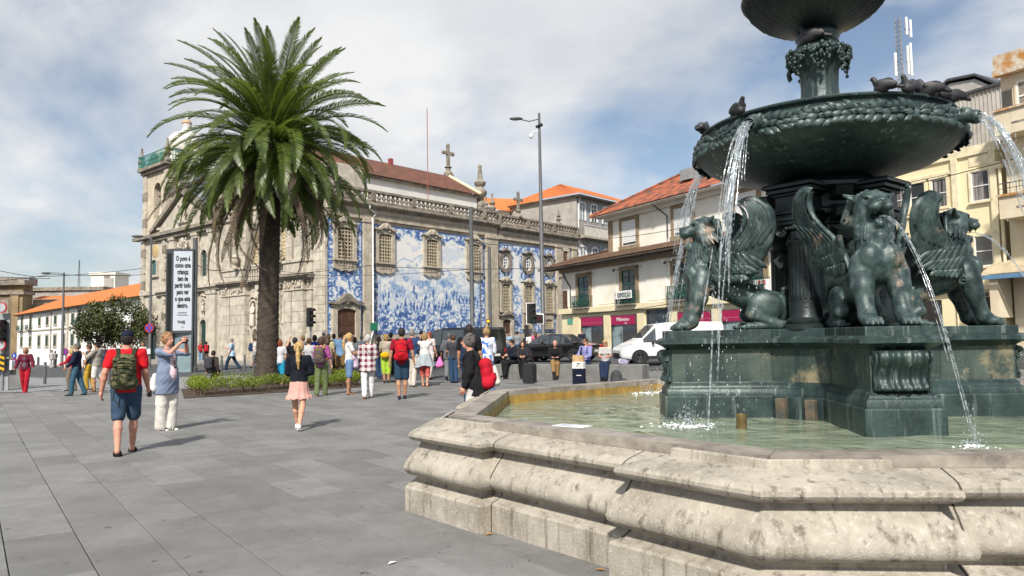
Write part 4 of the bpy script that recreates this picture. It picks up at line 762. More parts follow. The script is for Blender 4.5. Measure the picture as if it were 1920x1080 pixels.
# ---------------------------------------------------------------- left background
lb, LW = wallroot('long_white_building', (-45, 90), -44, 'long white two storey building with bright orange tiled roof at left')
LW.M = Matrix(((1, 0, 0, 0), (0, 1, 0, 0), (0, 0, 1, 0), (0, 0, 0, 1)))        # here the room side is -y
LWM = mat('bright_white_wall', (.86, .86, .84), .9, (.76, .76, .73), scale=.3)
LW.box('front_wall', LWM, -8, 70, -10, 0, -5, 7.3); LW.box('band_course', STONE, -8, 70, .0, .12, 4.1, 4.3); LW.box('pilaster', STONE, 33.2, 34.2, .0, .1, -5, 7.2); LW.box('eave', STONE2, -8, 70.4, -.1, .6, 7.15, 7.35)
tile_roof(lb, TILEROOF, (-8, .8, 7.3), (70.8, .8, 7.3), (62, -6, 10.4), (-8, -6, 10.4), pitch=.5, amp=.08)
for i, u in enumerate((65.9, 58.9, 52.2, 46.7, 41.4, 36.0, 30.9, 27.3, 22, 16.5, 11)):
    tall = i in (0, 1, 7); z0 = 4.4 if tall else 5.0
    simple_window(LW, u-.8, u+.8, z0, 6.85 if tall else 6.35, STONE, .25, .08, mat('dark_green_glass', (.03, .06, .055), .2), (1, 2), GREEN, bt=.07)
    if tall: iron_balcony(LW, u-1.3, u+1.3, 4.4, 5.3, .7, GREEN, lb, 12)
    simple_window(LW, u-.85, u+.85, 1.5, 3.2, STONE, .3, .08, mat('dark_green_glass', (.03, .06, .055)), (1, 2), GREEN, bt=.07)
LW.box('door', IRON, 51.6, 53.2, .0, .06, -3, -.4); LW.mb().tube([(44, .1, 7), (44, .1, -3)], .08, 5).build('drain_pipe', STONE2, lb)
def block(name, label, x0, x1, zt, Y, dep, m, cat='building', zb=-4, skew=0):    # a far block: front face at Y between two picture columns
    a, b = ony(x0, 640, Y)[0], ony(x1, 640, Y)[0]; r = empty(name, ((a+b)/2, Y, 0), skew, label, cat); h = (b-a)/2; MB().box(-h, h, 0, dep, zb, zt).build('wall', m, r); return r, h
BRST = mat('brown_sandstone', (.3, .22, .12), .9, (.15, .11, .065), scale=.35, streak=((.08, .06, .045), .5, .75), streak_s=(.8, .8, .1))
r1, h1 = block('brown_stone_building', 'weathered brown stone building at the left edge behind the traffic light', -160, 40, 13.2, 142, 3, BRST)
for z0, z1, d in ((13.201, 14.6, .9), (11.4, 12.0, .5)): MB().box(-h1-.6, h1+d, -d, 3, z0, z1).build('cornice', STONE2, r1)
for k in range(3): MB().box(h1-2.2-k*5, h1-.6-k*5, -.3, -.001, -4, 11.39).build('pilaster', BRST, r1)
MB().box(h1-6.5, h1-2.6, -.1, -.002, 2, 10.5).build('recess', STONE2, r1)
r2, h2 = block('grey_wall_building', 'grey weathered blank wall building behind the orange roof', 48, 190, 12.6, 150, 12, GREYW); MB().box(-h2, h2+.4, -.4, 12, 12.601, 13.3).build('coping', STONE2, r2)
r3, h3 = block('pale_modern_building', 'pale flat roofed building with ribbon windows and rooftop box at left', 112, 300, 13.2, 165, 16, WHITEW); MB().box(-h3-.5, h3, -.6, 16, 13.201, 13.9).build('roof_edge', GREYW, r3)
RW3 = Wall(r3, SW.M)
for x0, x1 in ((-9, -7.5), (3, 7.5), (11, 20)):
    fr = simple_window(RW3, x0, x1, 9.6, 12.4, GREYW, .2, .1, GLASS, (int((x1-x0)), 2), WHITE, bt=.09)
hx = ony(186, 640, 165)[0]-r3.location.x; b = MB().box(hx-2.7, hx+2.7, 1, 7, 13.9, 17.2).box(hx-3, hx+3, .7, 7.3, 17.2, 17.8); b.build('rooftop_box', WHITEW, r3); MB().box(hx+.3, hx+2.4, .9, 1.0, 14.2, 16.5).build('louvre', GREYW, r3); MB().box(hx+.3, hx+1.6, .88, .92, 16.4, 17.0).build('vent', STONE2, r3)
am = empty('lattice_antenna', ony(148, 530, 170), 0, 'thin lattice antenna rising behind the pale flat roofed building', 'antenna'); tm = MB()
for x, y in ((-.3, 0), (.3, 0), (0, .5)): tm.tube([(x, y, -3), (x*.2, y*.2, 5.2)], .06, 4)
for k in range(14): z = -3+k*.56; s_ = 1-k/17; tm.tube([(-.3*s_, 0, z), (.3*s_, 0, z+.56)], .04, 4).tube([(.3*s_, 0, z), (0, .5*s_, z+.5)], .04, 4)
tm.build('lattice', IRON, am)
rr2, hh2 = block('orange_roof_lean_to', 'low wing with small orange roof against the grey wall', 60, 118, 10.6, 146, 3, mat('aged_grey_wall', (.42, .36, .28), .9, (.3, .25, .19), scale=.6)); tile_roof(rr2, TILEROOF, (-hh2, -.8, 10.6), (hh2, -.8, 10.6), (hh2, 2.5, 11.4), (-hh2, 2.5, 11.4), pitch=.5, amp=.08)
# ---------------------------------------------------------------- fountain
FC = Vector((3.62, 8.47)); FROT = -.0949
fount = empty('fountain', (FC.x, FC.y, 0), FROT, 'large octagonal stone basin with green bronze pedestal, columns and two tiered bowls', 'fountain')
BSTONE = mat('basin_stone', (.425, .388, .328), .85, (.265, .238, .195), scale=2.4, bump=.35, bscale=70, streak=((.13, .11, .085), .53, .68), streak_s=(14, 14, .8), spots=((.5, .465, .405), .55, .7, 26), contrast=(.38, .6), detail=12, nrough=.74)
BTOP = mat('worn_coping_stone', (.34, .305, .26), .5, (.15, .13, .115), scale=4, bump=.3, bscale=30, streak=((.42, .38, .32), .6, .75), streak_s=(5, 5, 5))
A_IN, PO, JOG, BL, RIM, WZ = 3.86, .633, .13, 1.14, .85, .68
t8 = math.tan(math.pi/8)
prof = [(0, -.05), (0, .22), (-.012, .238), (-.05, .25), (-.10, .272), (-.115, .29), (-.112, .312), (-.07, .326), (-.025, .345), (.004, .375), (.012, .41), (.0, .445), (-.03, .49), (-.075, .545), (-.115, .585), (-.135, .61), (-.14, .632), (-.115, .642), (-.075, .65), (-.045, .668), (-.032, .692), (-.035, .716), (-.06, .738), (-.11, .755), (-.2, .775), (-.27, .79), (-.30, .797), (-.305, .845), (-.31, .85), (-.56, .85), (-.60, .5)]
b0 = A_IN+PO
def pside(k, d, s_):                                     # point on side k (outward d, along s)
    a = math.pi+k*math.pi/4; n_ = Vector((math.cos(a), math.sin(a))); t_ = Vector((-n_.y, n_.x)); return n_*d+t_*s_
v = b0*t8
pth = [pside(0, b0-.42, v-BL), pside(0, b0, v-BL), pside(0, b0, v), pside(1, b0, -v+BL), pside(1, b0-.42, -v+BL)]
corner = MB().sweep(pth, prof[:-2]+[(-.34, .85), (-.36, .6)], closed=False).mesh('corner_block', BSTONE, smooth=32)
pl = [pside(1, b0-JOG, -(b0-JOG)*t8), pside(1, b0-JOG, (b0-JOG)*t8)]
prof2 = [(o_, z-(.004 if z > .8 else 0)) for o_, z in prof[:-2]+[(-.44, .85), (-.45, .6)]]
pan = MB()
for e_, sgn in ((0, 1), (1, -1)):
    pass
for o_, z in prof2:
    for sgn in (-1, 1): p_ = pside(1, b0-JOG+o_, sgn*(b0-JOG+o_)*t8); pan.v.append((p_.x, p_.y, z))
pan.f = [(2*i, 2*i+1, 2*i+3, 2*i+2) for i in range(len(prof2)-1)]
panel = pan.mesh('wall_panel', BSTONE, smooth=32)
for k in range(8):
    mobj('corner_block', corner, fount, rz=k*math.pi/4); mobj('wall_panel', panel, fount, rz=k*math.pi/4)
MORT = mat('dark_mortar', (.075, .062, .048), .95, var=.4, scale=8)
for sc_ in (-v+BL+.004, v-BL-.004):
    jm = MB()
    for o_, z in prof2[:27]:
        for ds in (-.006, .006): p_ = pside(1, b0-JOG+o_+.0035, sc_+ds+.003*math.sin(z*9)); jm.v.append((p_.x, p_.y, z))
    jm.f = [(2*i, 2*i+1, 2*i+3, 2*i+2) for i in range(26)]; jmm = jm.mesh('mortar_joint', MORT)
    for k in range(8): mobj('mortar_joint', jmm, fount, rz=k*math.pi/4)
OCHRE = mat('algae_stained_wall', (.42, .26, .06), .6, (.22, .13, .035), scale=5, streak=((.2, .14, .05), .5, .7), streak_s=(8, 8, 1))
octp = [pside(k, A_IN, A_IN*t8) for k in range(8)]
cop = []
for k in range(8):                                        # coping stones
    a, b = pside(k, A_IN, -A_IN*t8+.003), pside(k, A_IN, A_IN*t8-.003); c, d = pside(k, A_IN+.245, (A_IN+.245)*t8-.003), pside(k, A_IN+.245, -(A_IN+.245)*t8+.003)
    e_ = A_IN+.15
    MB().add([(*p, z) for z in (.79, .862) for p in (a, b, c, d)], [(3, 2, 1, 0), (4, 5, 6, 7), (0, 1, 5, 4), (1, 2, 6, 5), (2, 3, 7, 6), (3, 0, 4, 7)]).build('coping_stone', BTOP, fount, fix=True)
MB().sweep(octp[::-1], [(0, .79), (0.0, .30)]).build('inner_wall', OCHRE, fount)
POOL = mat('pool_floor', (.24, .27, .13), .8, (.34, .30, .13), scale=1.1, streak=((.16, .26, .17), .45, .6), streak_s=(.8, .8, .8))
MB().add([(*p, .38) for p in octp], [tuple(range(8))]).build('pool_floor', POOL, fount, fix=True)
# water surface
def watermat(name, tint, bump, fscale, refl=1.0, foam=0):
    m = bpy.data.materials.new(name); m.use_nodes = True; t = m.node_tree; t.nodes.clear(); L = t.links
    tr = N('ShaderNodeBsdfTransparent', t); tr.inputs[0].default_value = (*tint, 1); df = N('ShaderNodeBsdfDiffuse', t); df.inputs[0].default_value = (.56, .66, .48, 1)
    mx0 = N('ShaderNodeMixShader', t); mx0.inputs[0].default_value = .42; L.new(tr.outputs[0], mx0.inputs[1]); L.new(df.outputs[0], mx0.inputs[2])
    gl = N('ShaderNodeBsdfGlossy', t); gl.inputs['Roughness'].default_value = .04
    nz = N('ShaderNodeTexNoise', t); nz.inputs['Scale'].default_value = fscale; nz.inputs['Detail'].default_value = 5; nz.inputs['Distortion'].default_value = .6
    tcn = N('ShaderNodeTexCoord', t); L.new(tcn.outputs['Object'], nz.inputs[0])
    bp = N('ShaderNodeBump', t); bp.inputs['Strength'].default_value = bump; bp.inputs['Distance'].default_value = .06; L.new(nz.outputs[0], bp.inputs['Height']); L.new(bp.outputs[0], gl.inputs['Normal']); L.new(bp.outputs[0], df.inputs['Normal'])
    fn = N('ShaderNodeFresnel', t); fn.inputs[0].default_value = 1.33; L.new(bp.outputs[0], fn.inputs['Normal'])
    ms = N('ShaderNodeMixShader', t); L.new(fn.outputs[0], ms.inputs[0]); L.new(mx0.outputs[0], ms.inputs[1]); L.new(gl.outputs[0], ms.inputs[2])
    o = N('ShaderNodeOutputMaterial', t); L.new(ms.outputs[0], o.inputs[0]); return m
WATER = watermat('pool_water', (.76, .85, .66), .55, 3.2)
wsur = MB(); nr = 60
RPL = [(-2.3, .55, 9), (-2.35, -1.6, 8), (.9, -3.15, 7), (2.6, -1.0, 6)]
rings = [octp]
for i in range(nr+1):
    f_ = 1-i/nr
    for p in range(96):
        a = 2*math.pi*p/96; a8 = ((a+math.pi/8) % (math.pi/4))-math.pi/8; rr = (A_IN+.01)/math.cos(a8)*f_; x, y = rr*math.cos(a), rr*math.sin(a)
        z = .004*math.sin(7*x+3*y)+.003*math.sin(9*y-4*x+1)
        for (cx, cy_, fr_) in RPL:
            d = math.hypot(x-cx, y-cy_); z += .016*math.sin(fr_*2.6*d)*math.exp(-d*1.1)
        wsur.v.append((x, y, WZ+z))
for i in range(nr):
    for p in range(96): q = (p+1) % 96; wsur.f.append((i*96+p, i*96+q, (i+1)*96+q, (i+1)*96+p))
tag(wsur.build('water', WATER, smooth=180, loc=(FC.x, FC.y, 0), rz=FROT), kind='structure')
# bronze
BRZ = mat('bronze_patina', (.042, .072, .068), .45, (.012, .027, .028), scale=3.4, bump=.25, bscale=30, metal=.25, streak=((.17, .215, .2), .56, .72), streak_s=(14, 14, .9), spots=((.2, .2, .17), .64, .74, 6), spec=.6)
BRZS = mat('bronze_statue', (.062, .096, .093), .46, (.02, .039, .041), scale=10, bump=.15, bscale=60, metal=.15, spots=((.3, .235, .18), .6, .68, 2.7), streak=((.16, .205, .195), .57, .7), streak_s=(8, 8, 3.5), spec=.5, contrast=(.38, .6))
BRZP = mat('bronze_panel_worn', (.075, .1, .085), .5, (.025, .045, .042), scale=2.4, bump=.3, bscale=50, metal=.2, spots=((.3, .25, .155), .52, .64, 1.6), streak=((.02, .04, .04), .5, .62), streak_s=(9, 9, .8))
BRZD = mat('bronze_dark', (.022, .034, .036), .38, (.008, .013, .014), scale=4, bump=.2, bscale=30, metal=.25, streak=((.05, .07, .07), .6, .85), streak_s=(8, 8, 1), spec=.5)
T_, W_, I_ = 1.91, .346, .761
def cross(T, W, I):
    p = []
    for k in range(4):
        c, s_ = math.cos(k*math.pi/2), math.sin(k*math.pi/2)
        for x, y in ((I, -W), (T, -W), (T, W), (I, W)): p.append((x*c-y*s_, x*s_+y*c))
    return p
CP = cross(T_, W_, I_)
def slab(name, m, pr, sm=30):
    b = MB().sweep(CP, pr); n_ = len(CP); k = len(pr)
    b.f.append(tuple(i*k+k-1 for i in range(n_))); return b.build(name, m, fount, smooth=sm)
slab('pedestal_base', BRZ, [(.0, .3), (.0, .905), (-.012, .92), (-.03, .92)])
slab('pedestal_plinth', BRZ, [(-.028, .919), (-.028, .985), (-.045, 1.0), (-.06, 1.015), (-.06, 1.04), (-.085, 1.06), (-.09, 1.07)], 50)
slab('pedestal_dado', BRZP, [(-.092, 1.06), (-.092, 1.43), (-.08, 1.44)])
slab('pedestal_cornice', BRZ, [(-.08, 1.432), (-.06, 1.452), (-.03, 1.47), (.012, 1.492), (.03, 1.497), (.03, 1.532), (.012, 1.545), (-.02, 1.562), (-.04, 1.566)], 50)
slab('pedestal_top_slab', BRZ, [(-.052, 1.56), (-.052, 1.64), (-.058, 1.647)])
# scroll consoles on the four arm ends
def spiral(cx, cz, r0_, turns, a0, sgn, n=26):
    return [(cx+r0_*(1-.78*i/n)*math.cos(a0+sgn*turns*2*math.pi*i/n), cz+r0_*(1-.78*i/n)*math.sin(a0+sgn*turns*2*math.pi*i/n)) for i in range(n+1)]
con = MB()
for s_ in (-1, 0, 1):
    x0 = T_-.092
    hw = .225
    pts = spiral(x0+.055, 1.365, .062, 1.6, R(100), -1)[::-1]+[(x0+.075, 1.30), (x0+.035, 1.22), (x0+.03, 1.16), (x0+.055, 1.12), (x0+.085, 1.095)]
    nseg = 14
out = []
cpath = [(x0+.0, 1.43), (x0+.07, 1.43), (x0+.108, 1.405), (x0+.118, 1.365), (x0+.105, 1.325), (x0+.07, 1.29), (x0+.04, 1.24), (x0+.03, 1.185), (x0+.045, 1.14), (x0+.078, 1.115), (x0+.085, 1.09), (x0+.07, 1.072), (x0, 1.068)]
ny = 40; vs_, fs_ = [], []
for j in range(ny+1):
    y = -.23+.46*j/ny; e = .010*math.cos(j/ny*2*math.pi*5)+(.014 if abs(y) < .075 else 0); ed = min(1, (.23-abs(y))/.03+.25)
    for x, z in cpath: vs_.append((x0-.02+(x-x0)*ed+e*(x > x0+.001)+.02, y, z))
k = len(cpath)
for j in range(ny):
    for i in range(k-1): fs_.append((j*k+i, (j+1)*k+i, (j+1)*k+i+1, j*k+i+1))
con.add(vs_, fs_); con.add([vs_[i] for i in range(k)], [tuple(range(k))]); con.add([vs_[-k+i] for i in range(k)], [tuple(range(k))[::-1]])
for sy in (-1, 1):                                        # rolled volute at the sides
    sp = spiral(x0+.058, 1.358, .058, 2.0, R(95), -1); con.tube([(x, sy*.232, z) for x, z in sp], [.014*(1-.5*i/len(sp)) for i in range(len(sp))], 6)
    con.tube([(x, sy*.232, z) for x, z in [(x0+.06, 1.415), (x0+.10, 1.385), (x0+.11, 1.345), (x0+.085, 1.295), (x0+.045, 1.23), (x0+.038, 1.17), (x0+.06, 1.125), (x0+.05, 1.09)]], .014, 6)
conm = con.mesh('scroll_console', BRZ, smooth=50)
for k in range(4): mobj('scroll_console', conm, fount, rz=k*math.pi/2)
for k in range(4):                                        # small brackets at the water line between the arms
    for d_ in (-.17, .17):
        a = math.pi/4+k*math.pi/2; c = Vector((math.cos(a), math.sin(a)))*.79+Vector((-math.sin(a), math.cos(a)))*d_
        MB().bbox(-.03, .045, -.055, .055, .55, .90, .01).build('bracket', mat('rusty_iron', (.16, .11, .07), .7, (.05, .06, .055), scale=9), fount, loc=(c.x, c.y, 0), rz=a)
# central pillar with four fluted columns on the diagonals
def octring(r, z): return [(r/math.cos(math.pi/8)*math.cos(math.pi/8+i*math.pi/4), r/math.cos(math.pi/8)*math.sin(math.pi/8+i*math.pi/4)) for i in range(8)]
core = MB(); oc = octring(.4, 0)
core.sweep(oc, [(.10, 1.64), (.10, 1.74), (.05, 1.78), (.05, 1.8), (0, 1.84), (0, 2.78), (.02, 2.8), (.02, 2.86), (.09, 2.9), (.09, 2.95), (.05, 2.98), (.05, 3.12), (.1, 3.16), (.17, 3.2), (.17, 3.24), (.1, 3.3), (.05, 3.42)]); core.build('central_pillar', BRZD, fount, smooth=30)
col = MB()
def flute(t, j): return 1-.055*max(0, math.cos(t*16))**.6 if 3 < j < 7 else 1
col.lathe([(0, 1.64), (.235, 1.64), (.235, 1.68), (.2, 1.70), (.215, 1.725), (.215, 1.745), (.185, 1.76), (.176, 1.775), (.172, 2.0), (.165, 2.0), (.158, 2.55)], 32, c=(.52, 0, 0))
col2 = MB().lathe([(.168, 1.95), (.176, 1.96), (.174, 1.99), (.165, 2.56), (.176, 2.585), (.18, 2.6), (.17, 2.615), (.158, 2.63), (.158, 2.7), (.15, 2.72)], 96, c=(.52, 0, 0), mod=lambda t, j: (1-.1*abs(math.sin(t*12))**2) if 1 < j < 4 else 1)
cap = MB().box(.52-.19, .52+.2, -.2, .2, 2.79, 2.83)
for sy in (-1, 1):
    for sx in (-1, 1):
        sp = [(0+p[0], p[1]) for p in spiral(0, 0, .07, 2.2, R(90), -sy)]
        cap.tube([(.52+sx*.15, sy*.165+y_*1.0, 2.725+z_) for y_, z_ in sp], [.018*(1-.55*i/len(sp)) for i in range(len(sp))], 6)
    cap.tube([(.52-.15, sy*.165, 2.725), (.52+.15, sy*.165, 2.725)], .055, 10)
cap.box(.52-.16, .52+.165, -.15, .15, 2.74, 2.792)
for i in range(9): cap.ell((.52+.165, -.1+.025*i, 2.745), (.018, .012, .025), 6, 4)
ent = MB()
ent.bbox(.2, .74, -.21, .21, 2.832, 2.9, .01); ent.bbox(.2, .77, -.235, .235, 2.901, 2.935, .01); ent.bbox(.2, .72, -.195, .195, 2.936, 3.1, .008); ent.bbox(.2, .75, -.22, .22, 3.101, 3.13, .008); ent.bbox(.2, .80, -.26, .26, 3.131, 3.18, .015); ent.bbox(.2, .84, -.29, .29, 3.181, 3.23, .02)
brk = MB()
for z0 in (2.3, 2.55, 2.8, 3.02): brk.prism([(.34, z0), (.52+.12*(z0 > 2.5), z0+.05), (.58+.1*(z0 > 2.5), z0+.14), (.52, z0+.19), (.34, z0+.2)], -.09, .09, 'y')
cm, c2m, kpm, em, bm_ = col.mesh('column', BRZD, 40), col2.mesh('fluting', BRZD, 60), cap.mesh('capital', BRZD, 50), ent.mesh('entablature', BRZD), brk.mesh('side_bracket', BRZD)
for k in range(4):
    a = math.pi/4+k*math.pi/2
    c = mobj('column', cm, fount, rz=a); f = mobj('fluting', c2m, c); mobj('capital', kpm, c); mobj('entablature', em, fount, rz=a); mobj('side_bracket', bm_, fount, rz=k*math.pi/2)
# big bowl
bowl = MB().lathe([(.36, 3.3), (.5, 3.335), (.56, 3.32), (.62, 3.345), (.9, 3.40), (1.15, 3.475), (1.30, 3.56), (1.375, 3.635), (1.395, 3.66), (1.41, 3.665), (1.425, 3.68), (1.42, 3.70), (1.405, 3.71), (1.395, 3.75), (1.375, 3.79), (1.35, 3.80), (1.335, 3.815), (1.325, 3.85), (1.33, 3.885), (1.345, 3.905), (1.365, 3.915), (1.37, 3.93), (1.36, 3.945), (1.33, 3.95), (1.30, 3.94), (1.27, 3.90), (1.2, 3.86), (0, 3.84)], 128)
bowl.build('large_bowl', BRZ, fount, smooth=40)
MB().lathe([(1.27, 3.905), (0, 3.905)], 48).build('bowl_water', WATER, fount)
# laurel garland of separate leaves on the rim
lf = MB(); nl = 6
for sgn in (1,):
    vs_ = []
    for i in range(nl+1):
        u = i/nl; w2 = .024*math.sin(math.pi*min(1, u*.93+.07))**.8; bow = .018*math.sin(math.pi*u); vs_ += [(u*.115, -w2, bow-.006), (u*.115, 0, bow+.006), (u*.115, w2, bow-.006)]
    fs_ = []
    for i in range(nl): a = i*3; fs_ += [(a, a+3, a+4, a+1), (a+1, a+4, a+5, a+2)]
    lf.add(vs_, fs_)
BRL = mat('bronze_leaf', (.075, .11, .105), .45, (.025, .045, .046), scale=9, metal=.2, bump=.2); lmesh = lf.mesh('laurel_leaf', BRL, smooth=60)
nleaf = 94
for i in range(nleaf):
    a = math.pi*.62+(2*math.pi*.79)*i/nleaf
    for row in range(3):
        s_ = 1 if math.sin(4*(a-.3)) > 0 else -1
        aa = a+.022*row
        z = 3.69+.038*row+random.uniform(-.005, .005); rr = (1.425, 1.415, 1.395)[row]
        tang = Vector((-math.sin(aa), math.cos(aa), 0))*s_; radv = Vector((math.cos(aa), math.sin(aa), 0)); upv = Vector((0, 0, 1))
        tilt = random.uniform(-.2, .2)+(-.45, 0, .5)[row]; xx = (tang*math.cos(tilt)+upv*math.sin(tilt)+radv*.18).normalized(); nn = (radv-xx*radv.dot(xx)).normalized(); yy = nn.cross(xx)
        M_ = Matrix((xx, yy, nn)).transposed().to_4x4(); M_.translation = radv*rr+upv*z
        o = mobj('laurel_leaf', lmesh, fount); o.matrix_local = M_ @ Matrix.Scale(random.uniform(1.05, 1.5), 4)
# spouts: open-mouthed heads on the rim
def spout_mesh():
    s_ = Sdf(); s_.ell((0, 0, .0), (.09, .075, .075), .03).ell((.06, 0, .05), (.05, .05, .035), .03).ell((.05, .055, .06), (.02, .022, .03), .015).ell((.05, -.055, .06), (.02, .022, .03), .015)
    s_.cap((.05, 0, -.0), (.14, 0, -.03), .06, .072, .03).ell((-.03, .08, .03), (.03, .02, .05), .02).ell((-.03, -.08, .03), (.03, .02, .05), .02)
    for q in range(10): a = q*.628; s_.ell((-.03, .085*math.cos(a), .08*math.sin(a)), (.045, .028, .028), .012)
    s_.cap((.1, 0, -.02), (.25, 0, -.06), .05, .06, .008, sub=True)
    return s_.mesh(.009, 'spout', BRL)
spm = spout_mesh()
for k in range(4):
    a = k*math.pi/2+R(42)-FROT
    mobj('spout', spm, fount, (1.43*math.cos(a), 1.43*math.sin(a), 3.76), a)
# upper stem, grape collar, fluted upper bowl
MB().lathe([(.37, 3.84), (.37, 4.02), (.36, 4.04), (.3, 4.06)], 48).build('stem_foot', mat('pale_stone_ring', (.42, .4, .36), .8, (.2, .21, .2), scale=6), fount, smooth=40)
MB().lathe([(.3, 4.05), (.335, 4.075), (.345, 4.11), (.325, 4.15), (.28, 4.17), (.27, 4.18)], 48, mod=lambda t, j: 1+.03*math.sin(t*24+j) if 0 < j < 4 else 1).build('stem_torus', BRZS, fount, smooth=60)
MB().lathe([(.27, 4.17), (.235, 4.22), (.212, 4.3), (.205, 4.45), (.215, 4.62), (.25, 4.72), (.30, 4.78), (.33, 4.82), (.325, 4.86), (.28, 4.89), (.24, 4.93), (.225, 5.0), (.245, 5.03), (.245, 5.06), (.2, 5.1)], 64, mod=lambda t, j: 1-.05*abs(math.sin(t*8)) if 1 < j < 5 else 1).build('stem', BRZ, fount, smooth=60)
gr = MB()
for i in range(420):
    a = random.random()*2*math.pi; lobe = .5+.5*math.cos(a*7); d = random.random()**.8*(.10+.22*lobe); rr = .335-.07*max(0, d-.16)+random.uniform(-.02, .015)
    s_ = random.uniform(.015, .028)*(1.1-d); gr.ell((rr*math.cos(a), rr*math.sin(a), 4.86-d), (s_, s_, s_*1.25), 6, 4)
gr.build('grape_collar', BRZ, fount, smooth=180)
ub = MB().lathe([(.12, 5.06), (.24, 5.1), (.3, 5.13), (.5, 5.2), (.66, 5.3), (.76, 5.41), (.8, 5.5), (.83, 5.52), (.84, 5.55), (.82, 5.57), (.75, 5.53), (0, 5.48)], 180, mod=lambda t, j: 1-.05*abs(math.sin(t*18))**.7 if 2 < j < 7 else 1)
ub.build('upper_bowl', BRZD, fount, smooth=70)
MB().lathe([(.14, 5.45), (.12, 5.8), (.2, 5.95), (.12, 6.1), (.16, 6.3), (.02, 6.6)], 24).build('finial', BRZ, fount, smooth=60)
